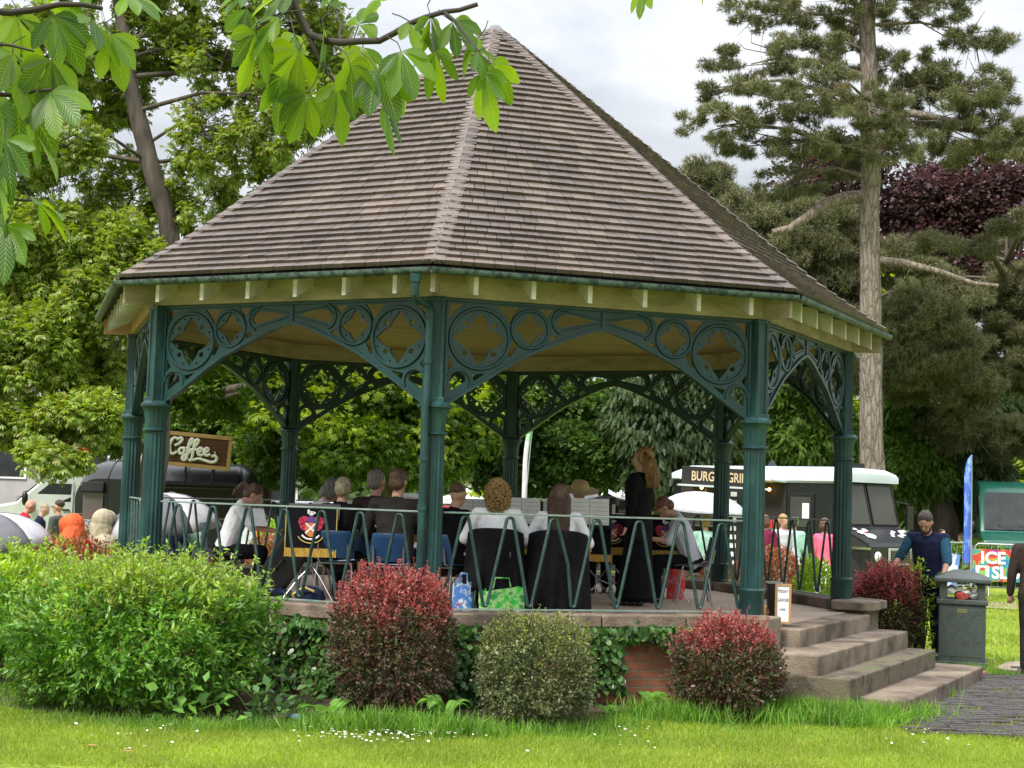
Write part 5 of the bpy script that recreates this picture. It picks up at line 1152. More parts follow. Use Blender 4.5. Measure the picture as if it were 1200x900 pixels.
m = MB(); m.bar((-Lt / 2 - .9, 0, .45), (-Lt / 2, 0, .45), .1, .08); m.build('drawbar', m_blackm, tr)
# sign on the roof
A_ = at(168, 502, Yt - .3); B_ = at(271, 512, Yt - .3); C_ = at(168, 542, Yt - .3); sw = B_.x - A_.x; shh = A_.z - C_.z; sg = thing('coffee_sign', 'brown slatted wooden sign with white script lettering reading Coffee on the trailer roof', 'sign', ((A_.x + B_.x) / 2, Yt - .3, (B_.z + A_.z) / 2 - shh), 0)
rotS = math.atan2(B_.z - A_.z, B_.x - A_.x); sg.rotation_euler = (0, -rotS, 0)
m_sgf = pm('sign_frame', (.42, .25, .09), (.34, .2, .07), 8, .6); m_sgb = pm('sign_board', (.11, .035, .022), (.07, .025, .018), 6, .6, stretch=(.3, 1, 2))
m = MB()
for q in range(11): z = (q + .5) / 11 * (shh - .12) + .06; m.box((0, .0, z), (sw - .1, .03, (shh - .12) / 11 * .86), (R_(12), 0, 0))
m.box((0, .03, shh / 2), (sw - .08, .015, shh - .06)); m.build('slats', m_sgb, sg)
m = MB(); m.box((0, -.005, .04), (sw, .07, .085)); m.box((0, -.005, shh - .04), (sw, .07, .085)); m.box((-sw / 2 + .04, -.005, shh / 2), (.08, .068, shh - .17)); m.box((sw / 2 - .04, -.005, shh / 2), (.08, .068, shh - .17)); m.build('frame', m_sgf, sg, bevel=.006)
m = MB()
for sx in (-.6, 0, .6): m.box((sx, .05, -.12), (.05, .05, .3))
m.build('bracket', m_blackm, sg)
# script word drawn as strokes; u across 0..1 of the word, v 0..1 height
word = [ # C
 [(.15, .86), (.12, .95), (.06, .93), (.015, .75), (.0, .5), (.03, .25), (.09, .2), (.16, .32)], [(.13, .88), (.20, .98), (.24, .90), (.19, .72), (.10, .6)],
 [(.27, .52), (.22, .48), (.20, .34), (.24, .23), (.30, .30), (.31, .44), (.27, .52), (.34, .50)],   # o
 [(.34, .50), (.41, .66), (.47, .90), (.44, .98), (.40, .84), (.385, .5), (.37, .1), (.33, -.05), (.28, .02), (.31, .16), (.39, .26), (.45, .42)],  # f
 [(.45, .42), (.52, .62), (.58, .88), (.55, .97), (.51, .84), (.495, .5), (.48, .1), (.455, -.06), (.42, .02)], [(.40, .46), (.58, .50)],
 [(.58, .36), (.66, .46), (.67, .56), (.62, .58), (.59, .42), (.61, .28), (.67, .26), (.72, .38)],  # e
 [(.72, .36), (.79, .48), (.80, .58), (.75, .60), (.72, .44), (.74, .30), (.80, .28), (.85, .36)],
 [(.50, -.02), (.62, .08), (.76, .02), (.88, -.03), (.97, .04), (.99, .2), (.93, .30), (.88, .22)], [(.935, .42), (.95, .44)]]
def smoothp(P, n=5):
    P = [Vector((a, b, 0)) for a, b in P]; out = []
    for i in range(len(P) - 1):
        p0 = P[max(i - 1, 0)]; p1 = P[i]; p2 = P[i + 1]; p3 = P[min(i + 2, len(P) - 1)]
        for t in np.linspace(0, 1, n, endpoint=False): out.append(.5 * ((2 * p1) + (-p0 + p2) * t + (2 * p0 - 5 * p1 + 4 * p2 - p3) * t * t + (-p0 + 3 * p1 - 3 * p2 + p3) * t ** 3))
    out.append(P[-1]); return out
m = MB(); ww, wh = sw * .55, shh * .62
for st_ in word:
    pts_ = smoothp(st_); N = len(pts_); m.tube([Vector((-sw * .20 + p.x * ww, -.045, shh * .22 + p.y * wh)) for p in pts_], [.028 + .010 * math.sin(i / N * math.pi) for i in range(N)], 6)
m.build('lettering', pm('sign_white', (.75, .75, .70)), sg, sm=180)
# ---- white van on the left
def van(label, pos, rz, L, W, H, mat, kind='van', glass=m_glass, roofm=None):
    """front towards -x local; body side faces -y"""
    root = thing('parked_van', label, 'van', pos, rz); m = MB()
    out = [(-L / 2, .42), (-L / 2, .95), (-L / 2 + .12, 1.12), (-L / 2 + .95, 1.30), (-L / 2 + 1.55, H - .28), (-L / 2 + 1.95, H - .06), (-L / 2 + 2.6, H), (L / 2 - .15, H), (L / 2 - .02, H - .2), (L / 2, .42)]
    n = len(out); ys = [(-W / 2, .94), (-W / 2 + .06, .99), (-W / 2 + .2, 1.0), (W / 2 - .2, 1.0), (W / 2 - .06, .99), (W / 2, .94)]; vs = []
    for y, s in ys:
        for x, z in out: vs.append((x * (1 if s > .95 else .995), y * (1 - .05 * max(0, (z - 1.2) / (H - 1.2))), .42 + (z - .42) * (1 if s > .95 else .985)))
    fs = [(j * n + i, (j + 1) * n + i, (j + 1) * n + (i + 1) % n, j * n + (i + 1) % n) for j in range(5) for i in range(n)] + [tuple(range(n)), tuple(5 * n + i for i in range(n - 1, -1, -1))]
    m.add(vs, fs); m.build('body', mat, root, sm=35, bevel=.02)
    g = MB(); q0 = Vector((-L / 2 + .95, 0, 1.30)); q1 = Vector((-L / 2 + 1.55, 0, H - .28)); a = q0.lerp(q1, .05); b = q0.lerp(q1, .97); nrm = Vector((-(b.z - a.z), 0, b.x - a.x)).normalized() * .03
    g.add([a + Vector((0, -W / 2 + .10, 0)) + nrm, a + Vector((0, W / 2 - .10, 0)) + nrm, b + Vector((0, W / 2 - .16, 0)) + nrm, b + Vector((0, -W / 2 + .16, 0)) + nrm, a + Vector((0, -W / 2 + .10, 0)) - nrm, a + Vector((0, W / 2 - .10, 0)) - nrm, b + Vector((0, W / 2 - .16, 0)) - nrm, b + Vector((0, -W / 2 + .16, 0)) - nrm], [(0, 1, 2, 3), (7, 6, 5, 4), (0, 4, 5, 1), (1, 5, 6, 2), (2, 6, 7, 3), (3, 7, 4, 0)]); ws_ = g.build('windscreen', glass, root)
    for sy in (-1, 1):
        g = MB(); P = [(-L / 2 + 1.22, 1.34), (-L / 2 + 2.15, 1.34), (-L / 2 + 2.15, H - .38), (-L / 2 + 1.68, H - .38)]; g.prism(P, 0, .02, lambda v: Vector((v.x, sy * (W / 2 * .975 - .0 + v.z - .012), v.y))); g.build('side_window', glass, root)
        g = MB(); g.ball((-L / 2 + 1.15, sy * (W / 2 + .16), 1.40), (.07, .09, .17), 10, 7); g.tube([(-L / 2 + 1.2, sy * W / 2, 1.3), (-L / 2 + 1.15, sy * (W / 2 + .15), 1.33)], .02, 6); g.build('wing_mirror', m_blackm, root, sm=60)
        g = MB(); g.ball((-L / 2 + .06, sy * (W / 2 - .22), .86), (.07, .16, .11), 12, 8); g.build('headlight', m_lamp, root, sm=60)
        for x in (-L / 2 + .85, L / 2 - 1.0): wheel((x, sy * (W / 2 - .1), .34), .34, .22, root)
        g = MB(); 
        for x in (-L / 2 + 2.2, -L / 2 + 3.4): g.box((x, sy * (W / 2 + .0), 1.15), (.012, .01, 1.3))
        g.box((0, sy * (W / 2 + .003), .62), (L - .6, .02, .12)); g.box((-L / 2 + 2.05, sy * (W / 2 + .01), 1.16), (.16, .02, .035)); g.build('side_trim', m_blackm, root)
    g = MB(); g.box((-L / 2 - .02, 0, .52), (.14, W * .94, .26)); g.box((-L / 2 - .0, 0, .82), (.05, W * .5, .14)); g.build('bumper', m_blackm, root, bevel=.03)
    g = MB(); g.box((-L / 2 - .1, 0, .5), (.01, .5, .11)); g.build('number_plate', pm('plate_white', (.7, .7, .66)), root)
    w_ = MB()
    for sy in (-1, 1): w_.bar(a + Vector((-.01, sy * .25, .02)) + nrm * 2, a.lerp(b, .12) + Vector((0, sy * .25 + .35, 0)) + nrm * 2, .008, .008)
    w_.build('wipers', m_blackm, ws_); return root
pv = at(40, 600, 33); van('white panel van behind the people at the far left', (pv.x + .45, 36.5, 0), R_(16), 5.6, 2.0, at(60, 547, 36).z, m_vanw)
# ---- green ice cream van, front to the camera
pv = at(1213, 600, 37.5); van('green ice cream van at the right behind the metal barrier', (pv.x + .35, 40.0, 0), R_(78), 5.2, 2.05, at(1190, 563, 38).z, m_vang)
# ---- burger truck: side to the left, blunt front with split windscreen turned to the right
Lb, Wb = 5.0, 1.95; RZ = R_(-49); P0 = at(1004, 600, 31.0); P0.z = 0; BPOS = P0 - Matrix.Rotation(RZ, 3, 'Z') @ Vector((Lb / 2 + .0, -Wb / 2, 0))
bt = thing('burger_van', 'black and white burger van with an open serving hatch and split windscreen', 'van', BPOS, RZ)
# local: front +x, near side -y
zr = at(1010, 549, 31.5).z; zw0 = zr - .28
m = MB(); out = [(-Lb / 2, .5), (-Lb / 2, zw0), (Lb / 2 - .55, zw0), (Lb / 2 - .32, 1.42), (Lb / 2 - .28, 1.40), (Lb / 2 + .30, 1.12), (Lb / 2 + .34, 1.04), (Lb / 2 + .34, .5)]
def extr(out, w, xf=None, inset=0): return [(x, y, z) for y in (-w, w) for x, z in out]
vs = extr(out, Wb / 2); n = len(out); m.add(vs, [tuple(range(n)), tuple(range(2 * n - 1, n - 1, -1))] + [(i, n + i, n + (i + 1) % n, (i + 1) % n) for i in range(n)]); m.build('body', m_blk, bt, bevel=.03)
m = MB(); nn = 12; vs = []
for y, s in ((-Wb / 2 - .03, 0), (-Wb / 2 + .05, .6), (-Wb / 2 + .25, .9), (0, 1), (Wb / 2 - .25, .9), (Wb / 2 - .05, .6), (Wb / 2 + .03, 0)):
    for x, t in ((-Lb / 2 - .03, 0), (-Lb / 2 + .3, 1), (Lb / 2 - .9, 1), (Lb / 2 - .55, .8), (Lb / 2 - .42, .3), (Lb / 2 - .40, 0)): vs.append((x, y, zw0 + .12 + .20 * s * (.4 + .6 * t) * (1 if t > 0 else .6)))
k = len(vs); vs += [(x, y, zw0) for x, y, z in vs]; fs = []
for j in range(6):
    for i in range(5): a = j * 6 + i; fs.append((a, a + 1, a + 7, a + 6)); fs.append((k + a, k + a + 6, k + a + 7, k + a + 1))
for j in range(6):
    for i in (0, 5): a = j * 6 + i; fs.append((a, a + 6, k + a + 6, k + a))
for i in range(5):
    for j in (0, 6): a = j * 6 + i; fs.append((a, k + a, k + a + 1, a + 1))
m.add(vs, fs); m.build('roof', m_roofw, bt, sm=50)
# windscreens (two panes) on the raked face
fa = Vector((Lb / 2 - .53, 0, zw0 - .05)); fb_ = Vector((Lb / 2 - .33, 0, 1.46)); d_ = (fb_ - fa); nn_ = Vector((-d_.z, 0, d_.x)).normalized(); nn_ = nn_ if nn_.x > 0 else -nn_
for sy in (-1, 1):
    y0, y1 = (.04, Wb / 2 - .08) if sy > 0 else (-Wb / 2 + .08, -.04)
    g = MB(); q = [fa + Vector((0, y0, 0)), fa + Vector((0, y1, 0)), fb_ + Vector((0, y1, 0)), fb_ + Vector((0, y0, 0))]; g.add([v + nn_ * .012 for v in q] + [v + nn_ * .004 for v in q], [(0, 1, 2, 3), (7, 6, 5, 4), (0, 4, 5, 1), (1, 5, 6, 2), (2, 6, 7, 3), (3, 7, 4, 0)])
    g.build('windscreen', pm('windscreen_glass', (.05, .055, .04), (.075, .072, .055), 1.2, .10, spec=.4, contrast=(.3, .7)), bt)
    g = MB(); 
    for a, b in ((q[0], q[1]), (q[1], q[2]), (q[2], q[3]), (q[3], q[0])): g.bar(a + nn_ * .012, b + nn_ * .012, .03, .03)
    g.build('window_frame', m_blackm, bt)
    g = MB(); t = MB(); t.lathe([(.001, .03), (.08, .02), (.10, 0), (.11, -.04)], 20); R9 = Matrix.Rotation(math.pi / 2, 3, 'Y'); g.add([R9 @ Vector(v) + Vector((Lb / 2 + .36, sy * .72, .84)) for v in t.v], t.f); g.build('headlight', m_lamp, bt, sm=60)
g = MB()
for sy in (-1, 1): g.prism([(Lb / 2 - .25, 1.30), (Lb / 2 + .26, 1.06), (Lb / 2 + .26, 1.0), (Lb / 2 - .25, 1.0)], 0, .012, lambda v: Vector((v.x, sy * (Wb / 2 + .004 + v.z), v.y)))
g.build('wing_panel', pm('wing_dark', (.03, .03, .032), rough=.4), bt)
g = MB(); g.box((Lb / 2 + .36, -.0, .84), (.03, .76, .34)); g.build('grille_frame', pm('grille_pale', (.42, .42, .36)), bt, bevel=.008); g = MB(); g.box((Lb / 2 + .378, 0, .84), (.012, .66, .25)); g.build('grille', m_blackm, bt)
g = MB(); 
for q in range(7): g.box((Lb / 2 + .388, 0, .74 + q * .034), (.008, .64, .008))
g.build('grille_bars', m_steel, bt)
g = MB(); g.bar((Lb / 2 - .3, -Wb / 2 - .01, 1.0), (Lb / 2 + .35, -Wb / 2 - .01, 1.0), .02, .05); g.bar((-Lb / 2, -Wb / 2 - .012, zw0 - .02), (Lb / 2 - .5, -Wb / 2 - .012, zw0 - .02), .02, .05); g.box((Lb / 2 + .40, 0, .55), (.1, Wb, .12)); g.build('trim', m_chrome, bt)
# stickers on the sloping bonnet
def hood_pt(u, v): a = Vector((Lb / 2 - .26, 0, 1.40)); b = Vector((Lb / 2 + .29, 0, 1.125)); nb_ = Vector((.45, 0, .9)).normalized(); p = a.lerp(b, v) + nb_ * .02; return Vector((p.x, u, p.z)), nb_
g = MB(); 
rgs = random.Random(4); gsplit = None
for (u, v, s, mi) in ( # left group, then right group
(-.72, .35, .13, 0), (-.60, .6, .17, 0), (-.5, .2, .09, 0), (-.64, .42, .055, 1), (-.80, .15, .06, 0), (.25, .45, .08, 0), (.38, .3, .07, 0), (.42, .62, .09, 0), (.58, .5, .08, 0), (.66, .3, .09, 0), (.74, .6, .08, 0), (.8, .25, .07, 0), (.15, .6, .06, 0), (.88, .7, .06, 0)):
    g.mi = mi; P, nb_ = hood_pt(u, v); ax = Vector((.9, 0, -.45)).normalized(); a0 = rgs.random() * 3
    P2 = [P + (Vector((0, 1, 0)) * math.cos(a0 + t) * s * rgs.uniform(.7, 1.2) + ax * math.sin(a0 + t) * s * .7 * rgs.uniform(.7, 1.2)) + nb_ * .003 * mi for t in np.linspace(0, 6.28, 9)[:-1]]
    if u > 0 and not gsplit: gsplit = g; g = MB(); g.mi = mi
    g.add(P2 + [p - nb_ * .01 for p in P2], [tuple(range(8))] + [(i, (i + 1) % 8, 8 + (i + 1) % 8, 8 + i) for i in range(8)])
gsplit.build('decal', [pm('decal_white', (.65, .65, .68)), pm('decal_red', (.5, .02, .06))], bt)
g.build('decal', [pm('decal_white', (.65, .65, .68)), pm('decal_red', (.5, .02, .06))], bt)
# open side: hatch recess, counter, cab door
hx0, hx1 = -Lb / 2 + .25, .72
g = MB(); g.box(((hx0 + hx1) / 2, -Wb / 2 - .012, 1.62), (hx1 - hx0, .02, zw0 - 1.62 + .56 )); g.build('serving_hatch', m_dark, bt)
g = MB(); g.box(((hx0 + hx1) / 2, -Wb / 2 - .16, 1.30), (hx1 - hx0, .3, .03)); g.build('counter', m_steel, bt)
g = MB(); g.box(((hx0 + hx1) / 2 + .2, -Wb / 2 - .26, zw0 - .02), (hx1 - hx0 - .4, .5, .03), (R_(-4), 0, 0)); g.build('awning_flap', m_roofw, bt)
for k, xx in enumerate((-1.55, -.55, -.05, .35)):
    g = MB(); g.ball((xx, -Wb / 2 - .12, zw0 - .20), .035, 8, 6); g.build('lamp_bulb', m_lampon, bt, sm=180)
g = MB(); g.mi = 0
for q in range(5): g.tube([(.30 + q * .07, -Wb / 2 - .14, 1.31), (.30 + q * .07, -Wb / 2 - .14, 1.44), (.30 + q * .07, -Wb / 2 - .14, 1.50)], [.028, .028, .010], 8)
g.mi = 1; g.box((-.35, -Wb / 2 - .16, 1.37), (.5, .16, .12)); g.mi = 2; g.box((.9, -Wb / 2 - .02, 1.2), (.02, .02, .5)); g.build('condiments', [pm('sauce_red', (.5, .03, .02)), pm('tray_grey', (.4, .4, .4)), m_blackm], bt)
g = MB(); g.box((1.12, -Wb / 2 - .015, 1.32), (.66, .03, 1.5)); cdoor = g.build('cab_door', m_blk, bt, bevel=.01); g = MB(); g.box((1.12, -Wb / 2 - .035, 1.68), (.52, .02, .62)); g.build('door_window', pm('door_glass', (.05, .05, .05), rough=.15), cdoor); g = MB(); g.box((1.26, -Wb / 2 - .05, 1.70), (.17, .006, .32)); g.build('notice', m_paper, cdoor); g = MB(); g.box((1.0, -Wb / 2 - .05, 1.50), (.15, .006, .12)); g.build('sticker', pm('sticker_green', (.25, .75, .05)), cdoor)
for x in (-Lb / 2 + .9, Lb / 2 - .25):
    for sy in (-1, 1): wheel((x, sy * (Wb / 2 - .12), .42), .42, .26, bt)
g = MB(); g.box((Lb / 2 - .25, .98 + .22, 1.62), (.06, .22, .5)); g.tube([(Lb / 2 - .45, .98, 1.95), (Lb / 2 - .25, 1.2, 1.9)], .015, 6); g.build('wing_mirror', m_blackm, bt, bevel=.01)
g = MB(); g.box((.9, -.2, zr - .02 + .06), (1.5, .06, .03)); g.box((1.7, -.1, zr + .06), (.3, .5, .12)); g.build('roof_rack', m_blackm, bt)
g = MB(); g.box((Lb / 2 - .42, -.55, 1.53), (.08, .12, .14)); g.box((Lb / 2 - .42, -.78, 1.52), (.08, .1, .1)); g.build('dashboard_items', pm('dash', (.2, .4, .5)), bt)
# sign panel, menu
sgA = at(799, 547, 30.5); sgB = at(893, 547, 30.5); sgC = at(799, 568, 30.5); sw2 = sgB.x - sgA.x; sh2 = sgA.z - sgC.z
bs_ = thing('burger_sign', 'black sign panel with cream capital letters reading BURGER GRILL', 'sign', ((sgA.x + sgB.x) / 2, 30.5, sgC.z)); bs_.rotation_euler = (0, R_(1.3), 0)
g = MB(); g.box((0, 0, sh2 / 2), (sw2, .06, sh2)); g.build('panel', pm('sign_black', (.02, .018, .016), rough=.4), bs_, bevel=.006); g = MB(); g.box((0, -.08, -.02), (sw2 + .15, .3, .035)); g.build('ledge', m_roofw, bs_)
tb_ = text3('BURGER GRILL', sh2 * .74, pm('letter_cream', (.62, .48, .28)), bs_, (-sw2 / 2 + sw2 * .115, -.034, sh2 * .24), (math.pi / 2, 0, 0), ext=.006, align='LEFT', bold=.004)
wt = max(v.co.x for v in tb_.data.vertices); tb_.data.transform(Matrix.Diagonal((sw2 * .735 / wt, 1, 1, 1)))
mn = thing('menu_board', 'tall black menu board with white price labels under the burger sign', 'menu board', (at(858, 600, 30.9).x, 30.9, 0)); g = MB(); mzt = at(858, 572, 30.9).z; g.box((0, 0, mzt / 2 + .2), (.62, .05, mzt - .4)); g.build('board', pm('menu_black', (.02, .02, .022)), mn)
g = MB(); g.box((-.3, 0, mzt / 2), (.04, .06, mzt)); g.box((.3, 0, mzt / 2), (.04, .06, mzt)); g.build('post', m_blackm, mn)
g = MB(); rgm = random.Random(3)
for q in range(9):
    z = mzt - .12 - q * .17; g.box((.02 + .0, -.03, z), (.12, .006, .09)); 
    if q % 2: g.box((-.16, -.03, z), (.18, .006, .02)); g.box((-.16, -.03, z - .04), (.18, .006, .02))
g.build('price_labels', m_paper, mn)
pp = thing('wooden_post', 'pale wooden post holding up the awning beside the menu board', 'post', (at(873, 600, 30.3).x, 30.3, 0)); g = MB(); g.box((0, 0, zw0 / 2), (.06, .06, zw0)); g.box((0, 0, .02), (.14, .14, .04)); g.build('post', pm('pale_wood', (.4, .3, .2)), pp)
# ---- barriers, banner, flag
m_galv = pm('galvanised', (.42, .44, .45), (.34, .36, .37), 8, .45, metal=.6)
def barrier(label, a, b, h=1.1):
    a = Vector(a); b = Vector(b); d = (b - a); L = d.length; root = thing('crowd_barrier', label, 'barrier', a, math.atan2(d.y, d.x), 'crowd barriers in front of the ice cream van')
    f = MB(); f.tube([(.03, 0, .2), (.03, 0, h - .06), (.09, 0, h), (L - .09, 0, h), (L - .03, 0, h - .06), (L - .03, 0, .2)], .018, 8, closed=True); f.build('frame', m_galv, root, sm=60)
    q = MB(); n = int(L / .12)
    for i in range(1, n): x = L * i / n; q.tube([(x, 0, .2), (x, 0, h)], .007, 5)
    q.build('bars', m_galv, root)
    for x in (.3, L - .3): q = MB(); q.tube([(x, -.28, 0), (x, -.1, .2), (x, .1, .2), (x, .28, 0)], .014, 6); q.build('foot', m_galv, root)
    return root
Yb = 33.5; hB = at(1150, 637, Yb).z
barrier('crowd barrier left of the ice cream banner', lawnp(1102, Yb), lawnp(1141, Yb + .2), hB); barrier('crowd barrier carrying the colourful ice cream banner', lawnp(1141, Yb - .1), lawnp(1262, Yb - .6), hB)
b0 = lawnp(1140, Yb - .2); b1 = lawnp(1262, Yb - .7); bz1 = at(1150, 643, Yb).z; bz0 = at(1150, 680, Yb).z; d_ = (b1 - b0); Lb_ = d_.length
bn = thing('banner', 'rainbow coloured banner with white letters ICE CREAM and SLUSH tied to the barrier', 'banner', b0, math.atan2(d_.y, d_.x))
def rainbow():
    m = bpy.data.materials.new('rainbow_print'); m.use_nodes = True; nt = m.node_tree; L = nt.links; b = nt.nodes['Principled BSDF']; b.inputs['Roughness'].default_value = .5; tc = nd(nt, 'ShaderNodeTexCoord')
    no = nd(nt, 'ShaderNodeTexNoise', Scale=2.6, Detail=1.0, Distortion=1.2); L.new(tc.outputs['Object'], no.inputs[0]); r = ramp(nt, [(.30, (.04, .15, .45)), (.40, (.03, .32, .36)), (.47, (.04, .30, .16)), (.50, (.55, .30, .03)), (.53, (.5, .06, .03)), (.60, (.5, .02, .04)), (.68, (.25, .04, .30))], no.outputs[0]); L.new(r.outputs[0], b.inputs['Base Color']); return m
g = MB(); g.box((Lb_ / 2, -.04, (bz0 + bz1) / 2), (Lb_, .012, bz1 - bz0)); bp = g.build('sheet', rainbow(), bn)
m_lw = pm('letter_white', (.8, .8, .8)); hh = bz1 - bz0
text3('ICE CREAM', hh * .52, m_lw, bn, (Lb_ * .075, -.05, bz0 + hh * .56), (math.pi / 2, 0, 0), ext=.006, align='LEFT', bold=.012, sx=1.0); text3('SLUSH', hh * .52, m_lw, bn, (Lb_ * .185, -.05, bz0 + hh * .10), (math.pi / 2, 0, 0), ext=.006, align='LEFT', bold=.012)
g = MB(); g.box((.2, -.05, bz0 + hh * .26), (.28, .006, .30)); g.mi = 1; g.prism([(-.07, .08), (.07, .08), (.05, -.09), (-.05, -.09)], 0, .008, lambda v: Vector((.2 + v.x, -.053 - v.z, bz0 + hh * .24 + v.y))); g.mi = 2; g.ball((.2, -.055, bz0 + hh * .24 + .09), (.06, .01, .04), 10, 6); g.build('picture', [m_lw, pm('cone_green', (.2, .5, .1)), pm('cone_red', (.7, .05, .03))], bn)
g = MB(); 
for x in (.1, Lb_ / 2, Lb_ - .1): g.box((x, -.02, bz1 - .02), (.02, .05, .05))
g.build('ties', m_blackm, bn)
def flag(label, px, py0, py1, Y, w, mats, lean=0):
    f0 = lawnp(px, Y); root = thing('feather_flag', label, 'flag', f0); zt_ = at(px, py0, Y).z; zb = at(px, py1, Y).z
    g = MB(); g.tube([(0, 0, 0), (0, 0, zt_ * .6), (lean * .5, 0, zt_ * .85), (lean, 0, zt_)], [.02, .015, .01, .006], 6); g.build('pole', m_galv, root)
    g = MB(); n = 24; vs = []
    for i in range(n + 1):
        t = i / n; z = zb + (zt_ - zb) * t; ww_ = w * (1 if t < .75 else math.sqrt(max(.01, 1 - ((t - .75) / .25) ** 2))); dx = lean * max(0, (t - .5) * 2) ** 1.6; y = .02 * math.sin(t * 5)
        vs += [(dx, y * .2, z), (dx - ww_ * .5, y, z), (dx - ww_, -y, z)]
    g.add(vs, [(i * 3 + j, i * 3 + j + 1, i * 3 + 4 + j, i * 3 + 3 + j) for i in range(n) for j in range(2)]); g.m = [1 if (len(mats) > 1 and i > n * .72) else 0 for i in range(n) for j in range(2)]
    o = g.build('sail', mats, root, sm=60); s_ = o.modifiers.new('s', 'SOLIDIFY'); s_.thickness = .006; return root
flag('narrow blue feather flag left of the ice cream van', 1138, 533, 662, 31, .15, [pm('flag_blue', (.05, .13, .55), (.25, .40, .75), 5, .6, contrast=(.5, .62), stretch=(1, 1, .6))])
flag('white feather flag with a pale green top behind the back column', 615, 490, 600, 30, .09, [pm('flag_white', (.7, .68, .74), rough=.6), pm('flag_green', (.35, .65, .40), rough=.6)], lean=.1)
g = MB(); wf = thing('windbreak', 'small white and blue printed sheet beside the man at the bin', 'sheet', lawnp(1110, 30)); g.box((0, 0, .62), (.42, .01, .75), (0, R_(8), 0)); g.build('sheet', pm('sheet_print', (.65, .68, .75), (.10, .22, .55), 2.5, .6, contrast=(.48, .54)), wf); g = MB(); g.box((.18, .02, .5), (.03, .03, 1.0)); g.build('post', m_galv, wf)
# ---- litter bin
m_bin = pm('bin_grey_green', (.042, .058, .052), (.062, .080, .072), 6, .5, bump=.5, bscale=40, c3=(.05, .06, .055))
Pb = gpt(1131, 779); bx = thing('litter_bin', 'square dark grey green litter bin overflowing with rubbish by the steps', 'litter bin', (Pb.x, Pb.y + .15, 0), R_(-16)); BW = .54; zl = .70
g = MB(); g.box((0, 0, .03 + zl / 2 - .01), (BW, BW, zl), None); g.build('body', m_bin, bx, bevel=.02); g = MB(); g.box((0, 0, .02), (BW + .06, BW + .06, .05)); g.build('plinth', m_bin, bx, bevel=.008); g = MB(); g.box((0, 0, zl + .045), (BW + .05, BW + .05, .06)); g.build('collar', m_bin, bx, bevel=.012)
for sx in (-1, 1):
    for sy in (-1, 1): g = MB(); g.box((sx * (BW / 2 - .05), sy * (BW / 2 - .05), zl + .17), (.09, .09, .22)); g.build('corner_post', m_bin, bx, bevel=.012)
g = MB(); a = BW / 2 + .055; vs = [(-a, -a, 0), (a, -a, 0), (a, a, 0), (-a, a, 0), (-a, -a, .05), (a, -a, .05), (a, a, .05), (-a, a, .05), (-.1, -.1, .14), (.1, -.1, .14), (.1, .1, .14), (-.1, .1, .14)]
g.add([(x, y, z + zl + .275) for x, y, z in vs], [(3, 2, 1, 0), (0, 1, 5, 4), (1, 2, 6, 5), (2, 3, 7, 6), (3, 0, 4, 7), (4, 5, 9, 8), (5, 6, 10, 9), (6, 7, 11, 10), (7, 4, 8, 11), (8, 9, 10, 11)]); g.build('lid', m_bin, bx, bevel=.012)
g = MB(); g.box((0, -BW / 2 - .004, zl - .06), (.12, .008, .05)); g.build('label_plate', pm('plate_gold', (.16, .17, .07), rough=.5), bx, bevel=.004)
g = MB(); g.box((BW / 2 + .003, 0, .42), (.006, .16, .12)); g.box((0, -BW / 2 - .003, .38), (BW - .08, .006, .56)); g.build('panel', m_bin, bx, bevel=.003)
rgb_ = random.Random(9)
for k in range(16):
    g = MB(); x = rgb_.uniform(-.17, .17); y = rgb_.choice((-.2, -.17, -.1, .05)) ; z = zl + .08 + rgb_.uniform(0, .12); s = rgb_.uniform(.045, .08)
    u = unit(26, np.random.default_rng(k + 40)) * s * rgb_.uniform(.6, 1.1); q = [Vector((x + a_[0] * 1.2, y + a_[1], z + a_[2] * .8)) for a_ in u]
    bm = bmesh.new(); [bm.verts.new(v) for v in q]; bmesh.ops.convex_hull(bm, input=bm.verts); me = bpy.data.meshes.new('rubbish'); bm.to_mesh(me); bm.free()
    o = link('crumpled_wrapper', me, rgb_.choice([m_paper, m_paper, pm('wrap_brown', (.35, .22, .12)), pm('wrap_red', (.5, .08, .06)), m_paper]), None); o.parent = None; o.location = bx.location; o.rotation_euler = bx.rotation_euler
    tag(o, 'crumpled paper or card wrapper stuffed in the top of the litter bin', 'litter', 'rubbish filling the litter bin')
def lit(name, label, cat, px, py, s, mat, z=0.0):
    u = unit(20, np.random.default_rng(int(px))) * np.array((s, s * .7, s * (.12 if name == 'dead_leaf' else .4))); bm = bmesh.new(); [bm.verts.new(Vector(a)) for a in u]; bmesh.ops.convex_hull(bm, input=bm.verts); me = bpy.data.meshes.new(name); bm.to_mesh(me); bm.free(); o = link(name, me, mat); o.location = gpt(px, py, z) + Vector((0, 0, .03 if name == 'dead_leaf' else s * .3)); tag(o, label, cat)
lit('drinks_can', 'crushed red and white can on the grass by the corner of the bin', 'can', 1150, 790, .07, rd_m); lit('plastic_bag', 'crumpled dark blue plastic bag under the large green shrub', 'bag', 349, 845, .10, pm('bag_blue', (.05, .12, .2), (.2, .3, .36), 14, .3))
lit('paper_scrap', 'small white paper scrap on the lowest stone step', 'litter', 988, 781, .03, m_paper, .335); lit('dead_leaf', 'brown fallen leaf on the lawn at the lower left', 'leaf', 108, 878, .035, pm('dead_leaf', (.35, .17, .06))); lit('dead_leaf', 'orange fallen leaf on the lawn below the big green shrub', 'leaf', 150, 885, .03, pm('dead_leaf', (.35, .17, .06)))
